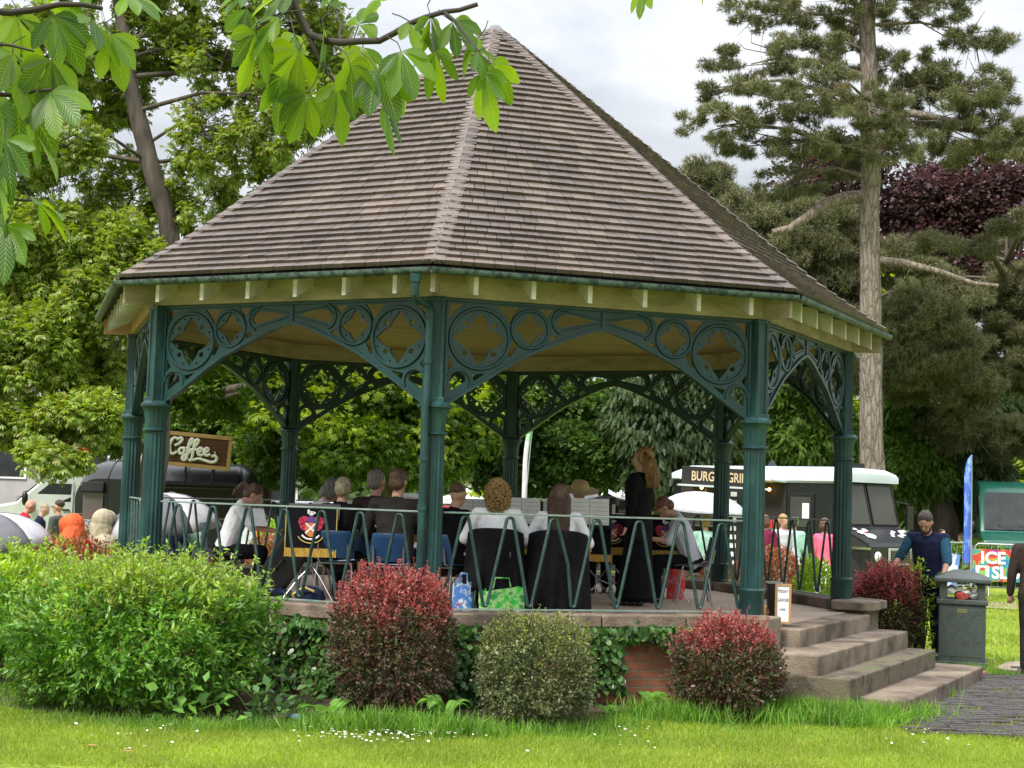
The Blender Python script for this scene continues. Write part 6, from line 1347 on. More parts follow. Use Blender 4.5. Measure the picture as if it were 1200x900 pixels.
# ---- marquees, cars and buildings far behind
def gazebo(label, px, pyt, pye, wpx, Y, mat, rz=.3):
    c = lawnp(px, Y); root = thing('gazebo', label, 'gazebo', c, rz); zt_ = at(px, pyt, Y).z; ze = at(px, pye, Y).z; w = wpx / ppm(Y) / 2
    g = MB(); vs = [(-w, -w, ze), (w, -w, ze), (w, w, ze), (-w, w, ze), (-w * .3, -w * .3, ze + (zt_ - ze) * .45), (w * .3, -w * .3, ze + (zt_ - ze) * .45), (w * .3, w * .3, ze + (zt_ - ze) * .45), (-w * .3, w * .3, ze + (zt_ - ze) * .45), (0, 0, zt_), (-w, -w, ze - .22), (w, -w, ze - .22), (w, w, ze - .22), (-w, w, ze - .22)]
    g.add(vs, [(0, 1, 5, 4), (1, 2, 6, 5), (2, 3, 7, 6), (3, 0, 4, 7), (4, 5, 8), (5, 6, 8), (6, 7, 8), (7, 4, 8), (9, 10, 1, 0), (10, 11, 2, 1), (11, 12, 3, 2), (12, 9, 0, 3)]); g.build('canopy', mat, root)
    for sx in (-1, 1):
        for sy in (-1, 1): g = MB(); g.box((sx * w * .97, sy * w * .97, ze / 2), (.05, .05, ze)); g.build('leg', m_galv, root)
gw = pm('gazebo_white', (.75, .74, .80), rough=.7); gk = pm('gazebo_dark', (.05, .055, .07), rough=.7); gk2 = pm('gazebo_navy', (.04, .04, .06), rough=.7)
gazebo('white peaked gazebo behind the straw hatted player', 674, 556, 578, 44, 46, gw); gazebo('second white gazebo left of the conductor', 712, 563, 580, 60, 52, gw, .1); gazebo('white gazebo behind the curly haired person', 545, 572, 584, 60, 60, gw, .2); gazebo('low dark gazebo left of the conductor', 710, 577, 586, 52, 40, gk2, .0); gazebo('dark peaked gazebo behind the burger van roof', 903, 538, 556, 34, 37, gk, .5)
def car(label, px, Y, mat, L=4.1, rz=0.0, group='cars parked beyond the bandstand'):
    root = thing('parked_car', label, 'car', lawnp(px, Y), rz, group); H = 1.45; W = 1.7
    out = [(-L / 2, .35), (-L / 2, .7), (-L / 2 + .2, .85), (-L / 2 + 1.0, .95), (-L / 2 + 1.6, H - .04), (-L / 2 + 2.0, H), (L / 2 - .9, H - .02), (L / 2 - .2, .98), (L / 2, .85), (L / 2, .35)]
    n = len(out); vs = [(x, y * (1 if z < 1 else .86), z) for y in (-W / 2, W / 2) for x, z in out]; m = MB(); m.add(vs, [tuple(range(n)), tuple(range(2 * n - 1, n - 1, -1))] + [(i, n + i, n + (i + 1) % n, (i + 1) % n) for i in range(n)]); m.build('body', mat, root, bevel=.05, sm=40)
    for sy in (-1, 1):
        g = MB(); g.prism([(-L / 2 + 1.15, .98), (L / 2 - .45, .98), (L / 2 - .95, H - .1), (-L / 2 + 1.68, H - .1)], 0, .02, lambda v: Vector((v.x, sy * (W / 2 * (.985 if v.y < 1.1 else .875) + v.z), v.y))); g.build('side_window', m_glass, root)
        for x in (-L / 2 + .8, L / 2 - .75): wheel((x, sy * (W / 2 - .08), .31), .31, .18, root)
        g = MB(); g.ball((-L / 2 + .04, sy * .6, .68), (.06, .16, .08), 8, 6); g.build('headlight', m_lamp, root)
cw = pm('car_white', (.68, .70, .74), rough=.25, coat=.4); cs = pm('car_silver', (.40, .42, .45), rough=.25, coat=.4); cr_ = pm('car_red', (.35, .02, .02), rough=.25, coat=.4)
car('white car behind the person with the bun', 420, 46, cw); car('silver car left of the grey haired player', 290, 47, cs); car('white car between the curly and long haired people', 625, 48, cw); car('silver car behind the long haired person', 660, 44, cs, rz=.2); car('red car behind the front column', 490, 50, cr_, rz=.1); car('white car right of the front column', 550, 49, cw, rz=-.1); car('white car behind the back left column', 350, 48, cw)
m_rooft = pm('roof_tile_grey', (.17, .15, .14), (.12, .10, .10), 3, .8)
def building(label, x0, x1, pyeave, pyridge, Y, wallm, roofm, win, depth=8, name='house'):
    a = lawnp(x0, Y); b = lawnp(x1, Y); W = b.x - a.x; ze = at((x0 + x1) / 2, pyeave, Y).z; zr_ = at((x0 + x1) / 2, pyridge, Y).z; root = thing(name, label, 'house', (a.x + W / 2, Y + depth / 2, 0))
    m = MB(); m.box((0, 0, ze / 2), (W, depth, ze)); m.build('wall', wallm, root)
    m = MB(); o = .3; m.add([(-W / 2 - o, -depth / 2 - o, ze), (W / 2 + o, -depth / 2 - o, ze), (W / 2 + o, depth / 2 + o, ze), (-W / 2 - o, depth / 2 + o, ze), (-W / 2 - o, 0, zr_), (W / 2 + o, 0, zr_)], [(0, 1, 5, 4), (2, 3, 4, 5), (0, 4, 3), (1, 2, 5), (3, 2, 1, 0)]); rf = m.build('roof', roofm, root)
    m = MB(); m.box((W * .25, 0, zr_ + .2), (.7, .7, 1.4)); m.build('chimney', wallm, rf)
    for (u, z, w, h) in win:
        m = MB(); x = u * W - W / 2; m.box((x, -depth / 2 - .02, z), (w + .16, .06, h + .16)); f = m.build('window', m_lw, root); m = MB(); m.box((x, -depth / 2 - .055, z), (w, .02, h)); m.build('pane', m_glass, f)
    m = MB(); m.box((.18 * W, -depth / 2 - .03, 1.05), (.95, .06, 2.1)); m.build('door', m_blackm, root)
wl_y = pm('render_yellow', (.55, .48, .25), (.48, .42, .22), 3, .9); wl_o = pm('brick_orange', (.42, .20, .11), (.35, .17, .10), 5, .9); wl_g = pm('render_grey', (.42, .40, .37), (.34, .33, .31), 1.5, .9); wl_w = pm('render_white', (.6, .6, .58), rough=.9)
building('pale grey rendered building behind the chestnut at the far left', -160, 165, 395, 345, 52, wl_g, m_rooft, [(.28, 6.0, 1.2, 1.4), (.45, 6.0, 1.2, 1.4), (.62, 6.0, 1.2, 1.4), (.83, 6.0, 1.2, 1.4), (.28, 2.6, 1.2, 1.4), (.5, 2.6, 1.2, 1.4), (.8, 2.6, 1.2, 1.4)])
building('yellow rendered house glimpsed right of the front column', 505, 575, 556, 540, 90, wl_y, m_rooft, [(.3, 1.6, 1.2, 1.1), (.7, 1.6, 1.2, 1.1), (.3, 3.4, 1.2, .9), (.7, 3.4, 1.2, .9)]); building('orange brick house glimpsed left of the front column', 430, 500, 557, 542, 90, wl_o, m_rooft, [(.3, 1.6, 1.2, 1.1), (.7, 1.6, 1.2, 1.1)]); building('low white building behind the parked cars left of the back column', 300, 425, 568, 558, 85, wl_w, m_rooft, [(.2, 1.5, 1.5, 1.1), (.5, 1.5, 1.5, 1.1), (.8, 1.5, 1.5, 1.1)])
building('white low building between the two back columns', 580, 720, 572, 562, 95, wl_w, m_rooft, [(.2, 1.5, 1.5, 1.1), (.5, 1.5, 1.5, 1.1), (.8, 1.5, 1.5, 1.1)])
rs = thing('red_sign', 'small red sign board on a post in front of the grey building', 'sign', lawnp(92, 40)); zc_ = at(92, 532, 40).z; m = MB(); m.box((0, 0, zc_), (.3, .03, .34)); m.build('board', pm('sign_red', (.6, .03, .03)), rs); m = MB(); m.tube([(0, .04, 0), (0, .04, zc_)], .03, 8); m.build('post', m_galv, rs); m = MB(); m.box((0, -.02, zc_ + .04), (.2, .006, .025)); m.box((0, -.02, zc_ - .03), (.2, .006, .025)); m.build('print', m_lw, rs)
# ================================================================== OVERHANGING BRANCHES NEAR THE CAMERA
def leaflet_mat():
    m = bpy.data.materials.new('leaf_near'); m.use_nodes = True; nt = m.node_tree; L = nt.links; b = nt.nodes['Principled BSDF']; b.inputs['Roughness'].default_value = .38
    uv = nd(nt, 'ShaderNodeUVMap'); sx = nd(nt, 'ShaderNodeSeparateXYZ'); L.new(uv.outputs[0], sx.inputs[0])
    def mth(op, a, b_=None, c=None):
        n = nt.nodes.new('ShaderNodeMath'); n.operation = op
        for i, v in enumerate((a, b_, c)):
            if v is None: continue
            if isinstance(v, (int, float)): n.inputs[i].default_value = v
            else: L.new(v, n.inputs[i])
        return n.outputs[0]
    av = mth('ABSOLUTE', mth('SUBTRACT', sx.outputs[1], .5)); t = mth('FRACT', mth('MULTIPLY', mth('SUBTRACT', sx.outputs[0], mth('MULTIPLY', av, .42)), 13.0)); vein = mth('LESS_THAN', mth('ABSOLUTE', mth('SUBTRACT', t, .5)), .075); mid = mth('LESS_THAN', av, .018); vv = mth('MAXIMUM', vein, mid)
    wave = mth('ABSOLUTE', mth('SUBTRACT', t, .5))
    g = nd(nt, 'ShaderNodeNewGeometry'); r = ramp(nt, [(0, (.022, .065, .008)), (.35, (.055, .13, .010)), (.7, (.12, .22, .012)), (1, (.02, .06, .009))], g.outputs['Random Per Island'])
    mx = nd(nt, 'ShaderNodeMix', _data_type='RGBA'); L.new(mth('MULTIPLY', vv, .45), mx.inputs[0]); L.new(r.outputs[0], mx.inputs[6]); mx.inputs[7].default_value = (.20, .34, .06, 1); L.new(mx.outputs[2], b.inputs['Base Color'])
    bu = nd(nt, 'ShaderNodeBump', Strength=.35, Distance=.003); L.new(wave, bu.inputs['Height']); L.new(bu.outputs[0], b.inputs['Normal'])
    tr_ = nd(nt, 'ShaderNodeBsdfTranslucent'); h2 = nd(nt, 'ShaderNodeHueSaturation', Hue=.47, Saturation=1.1, Value=2.4); L.new(mx.outputs[2], h2.inputs['Color']); L.new(h2.outputs[0], tr_.inputs[0]); ms = nd(nt, 'ShaderNodeMixShader'); ms.inputs[0].default_value = .58
    L.new(b.outputs[0], ms.inputs[1]); L.new(tr_.outputs[0], ms.inputs[2]); L.new(ms.outputs[0], nt.nodes['Material Output'].inputs[0]); return m
m_near = leaflet_mat()
def palmleaf(V, F, UV, base, axis, nrm, size, rg, nl=5):
    """a horse chestnut leaf: leaflets spreading from the end of the stalk and drooping"""
    axis = Vector(axis).normalized(); s0 = axis.cross(Vector(nrm)).normalized(); n0 = s0.cross(axis)
    for i in range(nl):
        a = (i - (nl - 1) / 2) * R_(38) + rg.uniform(-.1, .1); Ls = size * (1 - .16 * abs(i - (nl - 1) / 2)) * rg.uniform(.9, 1.08)
        d = (axis * math.cos(a) + s0 * math.sin(a)); d = (d + n0 * rg.uniform(-.25, .1)).normalized(); s = d.cross(n0).normalized(); n = s.cross(d); w = Ls * .40; m = 13; b0 = len(V); fold = rg.uniform(.12, .3)
        for j in range(m):
            t = j / (m - 1); wd = w * .5 * (t ** 1.15) * (max(0, 1 - ((t - .68) / .32) ** 2.2 if t > .68 else 1)) * (1.9 - .9 * t if t < .68 else 1.288)
            wd = w * .5 * (math.sin(min(1, t / .68) * math.pi / 2) ** 1.4 if t < .68 else max(.0, math.cos((t - .68) / .32 * math.pi / 2)) ** .8); ser = 1 + (.05 if j % 2 else -.03)
            dr = -.42 * Ls * t * t * rg.uniform(.98, 1.02); c = base + d * (Ls * t * (1 - .10 * t)) + n * .0 + Vector((0, 0, dr * .75))
            lift = n * (abs(wd) * fold)
            V += [c - s * wd * ser + lift, c - s * wd * .5 + lift * .4, c, c + s * wd * .5 + lift * .4, c + s * wd * ser + lift]; UV += [(t, .0), (t, .25), (t, .5), (t, .75), (t, 1.0)]
        for j in range(m - 1):
            for q in range(4): k = b0 + j * 5 + q; F.append((k, k + 1, k + 6, k + 5))
def near_branch(label, twigs, lv, seed):
    rg = random.Random(seed); p0 = twigs[0][0]; root = thing('overhanging_branch', label, 'branch', at(*p0)); mb = MB()
    for tw in twigs:
        P = [at(*q) for q in tw[0:-1]]; r = tw[-1]; P2 = []
        for a, b in zip(P[:-1], P[1:]): P2 += [a, a.lerp(b, .5) + Vector((rg.uniform(-1, 1), rg.uniform(-1, 1), rg.uniform(-1, 1))) * .006]
        P2.append(P[-1]); mb.tube(P2, list(np.linspace(r, r * .45, len(P2))), 7)
    V = []; F = []; UV = []
    for (px, py, Y, ang, size, nl) in lv:
        b = at(px, py, Y); a = R_(ang); ax = Vector((math.cos(a), rg.uniform(-.35, .25), math.sin(a))); nr = Vector((rg.uniform(-.9, .9), rg.uniform(-1.0, .2), rg.uniform(.2, 1.0)))
        palmleaf(V, F, UV, b, ax, nr, size, rg, nl); mb.tube([b, b - ax.normalized() * .03 + Vector((rg.uniform(-.01, .01), .02, .005)), b - ax.normalized() * .06 + Vector((rg.uniform(-.02, .02), .06, .01))], .0016, 4)
    mb.build('twig', pm('twig_dark', (.03, .022, .015), rough=.8), root, at(*p0), sm=60)
    me = bpy.data.meshes.new('leaves'); me.from_pydata([tuple(v) for v in V], [], F); uvl = me.uv_layers.new(name='UVMap'); ix = np.zeros(len(me.loops), np.int32); me.loops.foreach_get('vertex_index', ix); uvl.data.foreach_set('uv', np.array(UV, np.float32)[ix].ravel())
    smooth(me, 180); link('leaves', me, m_near, root, at(*p0))
rgl = random.Random(21)
cen = [tuple(q[:4]) + (q[4] * .8, q[5]) for q in [(350, 60, 3.9, -120, .17, 5), (330, 90, 3.9, -100, .15, 5), (300, 40, 3.8, -100, .17, 5), (325, 20, 3.8, -150, .16, 5), (395, 100, 3.8, -75, .15, 5), (410, 75, 3.7, -50, .15, 5), (440, 80, 3.7, -60, .16, 5), (470, 60, 3.7, -60, .15, 5), (380, 35, 3.9, -90, .15, 5), (420, 30, 3.9, 60, .16, 5), (480, 25, 3.8, -30, .14, 5), (505, 20, 3.8, -80, .13, 5), (450, 120, 3.7, -70, .14, 3), (530, 25, 3.8, -40, .13, 5), (510, 60, 3.75, -75, .15, 5), (560, 60, 3.7, -40, .10, 5), (566, 85, 3.7, -75, .15, 5), (575, 75, 3.7, -55, .12, 5), (560, 45, 3.8, -120, .12, 5), (385, 5, 4.0, 80, .16, 5), (340, -10, 3.9, -160, .16, 5), (440, 0, 4.0, 60, .14, 5), (360, 110, 3.9, -110, .15, 5), (345, 40, 4.1, -70, .15, 5), (480, 85, 3.8, -110, .14, 5), (425, 55, 4.1, -90, .14, 5), (300, -15, 3.8, 190, .15, 5), (290, 10, 3.9, -100, .13, 3)]]
near_branch('horse chestnut twig with translucent leaves hanging in front of the roof', [[(300, -160, 3.9), (330, -40, 3.9), (345, 5, 3.9), (362, 40, 3.9), (400, 50, 3.85), (445, 48, 3.85), (480, 28, 3.8), (520, 14, 3.8), (560, 5, 3.8), .013], [(362, 40, 3.9), (372, 65, 3.9), (383, 85, 3.9), (400, 105, 3.85), .007], [(520, 14, 3.8), (545, 40, 3.75), (562, 60, 3.7), .005], [(345, 5, 3.9), (320, 20, 3.85), (300, 35, 3.8), .006], [(400, 50, 3.85), (400, 30, 3.9), (395, 0, 4.0), .005]], cen, 5)
lef = [(20, 20, 3.6, -60, .14, 5), (62, 18, 3.6, -50, .13, 5), (108, 22, 3.6, -40, .125, 5), (130, 40, 3.6, -75, .12, 5), (15, 62, 3.5, -70, .14, 5), (60, 70, 3.5, -100, .13, 5), (20, 110, 3.5, -50, .14, 5), (58, 108, 3.5, -35, .13, 5), (6, 165, 3.4, -76, .13, 5), (38, 150, 3.5, -55, .12, 5), (-4, 215, 3.4, -80, .12, 5), (45, 238, 3.5, -28, .12, 5), (8, 262, 3.4, -88, .12, 5), (55, 5, 3.7, 30, .13, 5), (-10, 90, 3.5, -60, .14, 5), (100, -12, 3.7, 20, .12, 5), (150, -5, 3.7, -20, .11, 5)]
near_branch('dense horse chestnut leaves hanging into the upper left corner', [[(-160, -60, 3.5), (-60, 10, 3.5), (10, 15, 3.6), (70, 5, 3.6), (120, 10, 3.65), .012], [(-90, 60, 3.4), (-30, 110, 3.4), (20, 112, 3.5), (60, 105, 3.5), .008], [(-60, 180, 3.4), (-20, 210, 3.4), (10, 232, 3.45), (40, 235, 3.5), .006], [(-60, 10, 3.5), (-10, 50, 3.5), (40, 60, 3.5), .006], [(-30, 110, 3.4), (-10, 180, 3.4), (0, 250, 3.4), .005]], lef, 6)
near_branch('leaf tips of a chestnut twig at the top edge right of the roof apex', [[(770, -120, 3.9), (765, -60, 3.9), (760, -12, 3.9), .006], [(765, -60, 3.9), (820, -30, 3.9), .004]], [(755, -15, 3.9, -100, .075, 3), (818, -28, 3.9, -70, .07, 3)], 7)
# ================================================================== SETTING
def grass_mat():
    m = bpy.data.materials.new('lawn'); m.use_nodes = True; nt = m.node_tree; L = nt.links; b = nt.nodes['Principled BSDF']; b.inputs['Roughness'].default_value = .8; b.inputs['Specular IOR Level'].default_value = .2
    tc = nd(nt, 'ShaderNodeTexCoord'); n1 = nd(nt, 'ShaderNodeTexNoise', Scale=.5, Detail=6.0); n2 = nd(nt, 'ShaderNodeTexNoise', Scale=22.0, Detail=6.0); n3 = nd(nt, 'ShaderNodeTexNoise', Scale=2.2, Detail=6.0)
    mp = nd(nt, 'ShaderNodeMapping'); L.new(tc.outputs['Object'], mp.inputs[0])
    for n in (n1, n2, n3): L.new(mp.outputs[0], n.inputs[0])
    r = ramp(nt, [(.35, (.15, .23, .022)), (.55, (.24, .31, .035)), (.7, (.30, .34, .06))], n1.outputs[0]); r2 = ramp(nt, [(.3, (.45, .5, .45)), (.7, (1.4, 1.35, 1.25))], n2.outputs[0]); r3 = ramp(nt, [(.35, (.75, .8, .75)), (.68, (1.2, 1.15, 1.2))], n3.outputs[0])
    a = nd(nt, 'ShaderNodeMix', _data_type='RGBA', _blend_type='MULTIPLY'); a.inputs[0].default_value = 1; c = nd(nt, 'ShaderNodeMix', _data_type='RGBA', _blend_type='MULTIPLY'); c.inputs[0].default_value = 1
    L.new(r.outputs[0], a.inputs[6]); L.new(r2.outputs[0], a.inputs[7]); L.new(a.outputs[2], c.inputs[6]); L.new(r3.outputs[0], c.inputs[7]); L.new(c.outputs[2], b.inputs['Base Color'])
    bu = nd(nt, 'ShaderNodeBump', Strength=.8, Distance=.03); L.new(n2.outputs[0], bu.inputs['Height']); L.new(bu.outputs[0], b.inputs['Normal']); return m
m_lawn = grass_mat()
g = MB(); n = 40; xs = np.concatenate([[-400, -150, -60], np.linspace(-30, 30, 25), [60, 150, 400]]); ys = np.concatenate([[-60, -20, 0], np.linspace(5, 50, 30), [80, 160, 500]])
vs = [(x, y, -.004 + (.02 * math.sin(x * .7) * math.cos(y * .5) if 5 < y < 50 else 0) - .02) for y in ys for x in xs]; nx = len(xs)
g.add(vs, [(j * nx + i, j * nx + i + 1, (j + 1) * nx + i + 1, (j + 1) * nx + i) for j in range(len(ys) - 1) for i in range(nx - 1)])
tag(g.build('lawn', m_lawn, sm=180), kind='structure')
# bare earth under the shrubs, sheet a little above the lawn
m_soil = pm('soil', (.045, .032, .02), (.09, .065, .04), 9, .95, bump=1.2, bscale=30)
s = MB(); rg = random.Random(2)
pts = [gpt(-120, 818), gpt(20, 832), gpt(120, 846), gpt(300, 851), gpt(360, 848), gpt(420, 853), gpt(560, 856), gpt(640, 861), gpt(700, 856), gpt(722, 834), gpt(800, 830), gpt(900, 832), gpt(985, 826)] + [Vector((4.2, 14.4, 0)), Vector((2, 15, 0)), Vector((-4, 15.8, 0)), Vector((-7.4, 15, 0))]
s.add([Vector((p.x, p.y, .004)) for p in pts], [tuple(range(len(pts)))]); tag(s.build('soil', m_soil), kind='structure')
# rubber ridged grass mat set in the lawn, and the trodden path beyond
m_mat = pm('ridged_mat', (.045, .04, .042), (.085, .075, .075), 12, .7, bump=.5, bscale=60)
mt = MB(); 
import itertools
cA = [gpt(1062, 858), gpt(1112, 800), gpt(1215, 782), gpt(1290, 800), gpt(1215, 866)]
def inside(p, poly):
    s_ = 0
    for i in range(len(poly)):
        a, b = poly[i], poly[(i + 1) % len(poly)]
        s_ += 1 if (b.x - a.x) * (p.y - a.y) - (b.y - a.y) * (p.x - a.x) > 0 else -1
    return abs(s_) == len(poly)
xs_ = [p.x for p in cA]; ys_ = [p.y for p in cA]; y = min(ys_); d = Vector((1, .12, 0)).normalized()
while y < max(ys_) + .5:
    x = min(xs_)
    while x < max(xs_):
        l = .22; c = Vector((x + l / 2, y + (x - min(xs_)) * .12, .012 + random.uniform(-.006, .002)))
        j = Vector((random.uniform(-.15, .15), random.uniform(-.15, .15), 0))
        if inside(c + j, cA) and random.random() > .13: mt.box(c, (l * .96, .028, .02), (0, 0, math.atan(.12)))
        x += l
    y += .062
mo = mt.build('path', m_mat, bevel=.004); tag(mo, kind='structure')
mb_ = MB(); mb_.add([Vector((p.x, p.y, .0005)) for p in cA], [tuple(range(5))]); tag(mb_.build('path_base', m_soil), kind='structure')
m_path = pm('path_grit', (.34, .27, .20), (.25, .20, .15), 5, .9, bump=.6, bscale=60)
pa = MB(); q = [gpt(1180, 776), gpt(1165, 783), gpt(1240, 800), gpt(1500, 830), gpt(1500, 770), gpt(1240, 772)]; pa.add([Vector((p.x, p.y, .003)) for p in q], [tuple(range(len(q)))]); tag(pa.build('path', m_path), kind='structure')
pa = MB(); q = [gpt(1090, 702), gpt(1400, 716), gpt(1400, 724), gpt(1090, 709)]; pa.add([Vector((p.x, p.y, .0)) for p in q], [tuple(range(len(q)))]); tag(pa.build('footpath', m_path), kind='structure')
# road behind the park, grey
rd = MB(); rd.quad((-120, 40, .0), (6, 40, .0), (6, 56, .0), (-120, 56, .0)); tag(rd.build('road', pm('asphalt', (.06, .06, .062), (.045, .045, .047), 20, .85)), kind='structure')
# grass blades
l_grass = leafmat('grass_blade', [(.15, .24, .02), (.22, .32, .03), (.29, .39, .045), (.18, .27, .03), (.36, .38, .11)], .35, .5, .9)
l_grass2 = leafmat('grass_tuft', [(.07, .19, .018), (.11, .26, .025), (.16, .33, .04), (.24, .34, .08)], .35, .45, 2)
rg = np.random.default_rng(5)
wallp = [oc(i, R1 + .0) for i in range(8)]
def in_stand(P):
    ok = np.zeros(len(P), bool); q = P[:, :2] - np.array((BCX, BCY)); ok |= (np.hypot(q[:, 0], q[:, 1]) < R1 * .97)
    s_ = P - np.array(B0); n_ = s_[:, :2] @ np.array(nB.xy); t_ = s_[:, :2] @ np.array(tB.xy); ok |= (n_ > 0) & (n_ < 1.5) & (t_ > -.2) & (t_ < 4.05) | ((n_ > 0) & (n_ < 1.09) & (t_ > -.53) & (t_ < 0)); return ok
def in_poly(P, poly):
    x, y = P[:, 0], P[:, 1]; r = np.zeros(len(P), bool); n = len(poly)
    for i in range(n):
        a, b = poly[i], poly[(i + 1) % n]; k = ((a.y > y) != (b.y > y)) & (x < (b.x - a.x) * (y - a.y) / (b.y - a.y + 1e-12) + a.x); r ^= k
    return r
def gfield(n, x0, x1, y0, y1, s0, s1, upw=1.0, wid=1.0, sink=.01):
    P = np.stack([rg.uniform(x0, x1, n), rg.uniform(y0, y1, n), np.full(n, -sink)], 1)
    u = np.abs(P[:, 0] - .0) < P[:, 1] * .36 + .3; P = P[u]; P = P[~in_stand(P)]
    P = P[~(in_poly(P, pts) & (rg.random(len(P)) < .93))]; P = P[~(in_poly(P, cA) & (rg.random(len(P)) < .55 + .25 * np.sin(P[:, 0] * 7) ))]; P = P[~in_poly(P, [gpt(1180, 776), gpt(1165, 783), gpt(1240, 800), gpt(1500, 830), gpt(1500, 770), gpt(1240, 772)])]
    ax = rg.normal(0, .42, P.shape); ax[:, 2] = upw; nr = rg.normal(0, 1, P.shape); nr[:, 2] = .2
    return leaves(P, ax, nr, rg.uniform(s0, s1, len(P)), 'blade', wid)
me = mesh_np('grass', [gfield(170000, -4.6, 4.8, 10.2, 13.2, .022, .05, .9, 1.6), gfield(90000, 2.5, 7.5, 13.2, 18.5, .022, .045, .9, 2.0), gfield(20000, -5.5, -2, 12.0, 14.2, .03, .06, .9, 2.0), gfield(60000, 4, 13, 18.5, 34, .03, .06, .9, 3.0)])
tag(link('grass', me, l_grass), kind='stuff')
# longer uncut grass along the foot of bushes and steps
bl = []
def tuft(px, py, n, sp, s0, s1, spy=None):
    c = gpt(px, py); P = np.stack([c.x + rg.normal(0, sp, n), c.y + rg.normal(0, spy or sp * .45, n), np.full(n, -.01)], 1); P = P[~in_stand(P)]
    ax = rg.normal(0, .38, P.shape); ax[:, 2] = 1; nr = rg.normal(0, 1, P.shape); nr[:, 2] = .1; bl.append(leaves(P, ax, nr, rg.uniform(s0, s1, len(P)), 'blade', .75))
for px, py, n, sp, a, b in [(30, 826, 700, .35, .04, .12), (90, 842, 700, .3, .04, .11), (160, 850, 700, .3, .04, .11), (240, 853, 700, .3, .04, .12), (320, 853, 700, .25, .04, .12), (400, 856, 700, .2, .08, .22), (460, 858, 900, .25, .08, .24), (520, 860, 900, .25, .08, .22), (590, 859, 600, .3, .05, .14), (670, 859, 600, .25, .05, .15), (715, 852, 500, .2, .06, .16), (790, 842, 1000, .25, .08, .22), (850, 846, 1400, .28, .08, .24), (905, 842, 1400, .25, .08, .26), (945, 845, 1300, .2, .08, .26), (985, 850, 1100, .2, .07, .2), (1020, 845, 1200, .22, .07, .24), (1050, 838, 800, .2, .06, .2), (1080, 815, 500, .2, .05, .14), (1110, 797, 500, .16, .05, .14), (1140, 788, 500, .14, .05, .15), (1170, 792, 350, .12, .05, .13), (5, 815, 600, .3, .05, .15), (930, 833, 700, .2, .1, .3), (720, 870, 400, .3, .04, .1), (900, 862, 500, .4, .04, .1)]:
    tuft(px, py, n, sp, a, b)
tag(link('tall_grass', mesh_np('tall_grass', bl), l_grass2), kind='stuff')
# daisies
dm = MB(); 
for k in range(150):
    if k < 110: p = gpt(random.gauss(455, 50), random.gauss(866, 5)); 
    else: p = gpt(random.choice((150, 180, 105, 220, 735, 745, 1050, 1100, 600)) + random.gauss(0, 25), random.uniform(856, 885))
    z = random.uniform(.03, .055); r = random.uniform(.008, .013); t = random.uniform(-.5, .5)
    dm.mi = 0; dm.prism([(r * (1 if j % 2 else .8) * math.cos(j * math.pi / 7), r * (1 if j % 2 else .8) * math.sin(j * math.pi / 7)) for j in range(14)], 0, .002, lambda v: Euler((t, t * .6, 0)).to_matrix() @ v + Vector((p.x, p.y, z)))
    dm.mi = 1; dm.ball((p.x, p.y, z + .002), r * .35, 6, 4); dm.mi = 2; dm.tube([(p.x, p.y, 0), (p.x, p.y, z)], .0012, 3)
tag(dm.build('daisies', [pm('daisy_white', (.8, .8, .78)), pm('daisy_yellow', (.7, .5, .05)), l_grass2]), kind='stuff')
# ================================================================== TREES
def crown(blobs, n, size, shape, rg, amp=.25, sub=(.45, .8), nsub=22, droop=-.2, wid=1.0, flat=1.0, sig=.35, mi=0):
    """blobs: (centre, radii); leaves sit in small clumps spread through each blob"""
    P = []; A = []; N = []; vol = np.array([b[1][0] * b[1][2] for b in blobs]); vol = vol / vol.sum()
    for (c, r), w in zip(blobs, vol):
        k = max(3, int(nsub * len(blobs) * w)); u = unit(k, rg); rad = rg.uniform(.35, 1.0, k) ** .6
        C = np.array(c) + u * rad[:, None] * np.array(r) * (1 + amp * lump(u, int(rg.integers(999))))[:, None]
        m = max(1, int(n * w / k))
        for cc, uu in zip(C, u):
            s = rg.uniform(*sub); v = unit(m, rg); d = np.abs(rg.normal(0, sig, m)).clip(0, .9); p = cc + v * (s * (1 - d))[:, None] * np.array((1, 1, .62 * flat))
            P.append(p); A.append(v * .8 + rg.normal(0, .4, v.shape) + np.array((0, 0, droop)) + uu * .3); N.append(v * .35 + np.array((0, 0, .9)) + rg.normal(0, .4, v.shape))
    P = np.concatenate(P); A = np.concatenate(A); N = np.concatenate(N)
    return leaves(P, A, N, size * rg.uniform(.65, 1.3, len(P)), shape, wid) + (mi,)
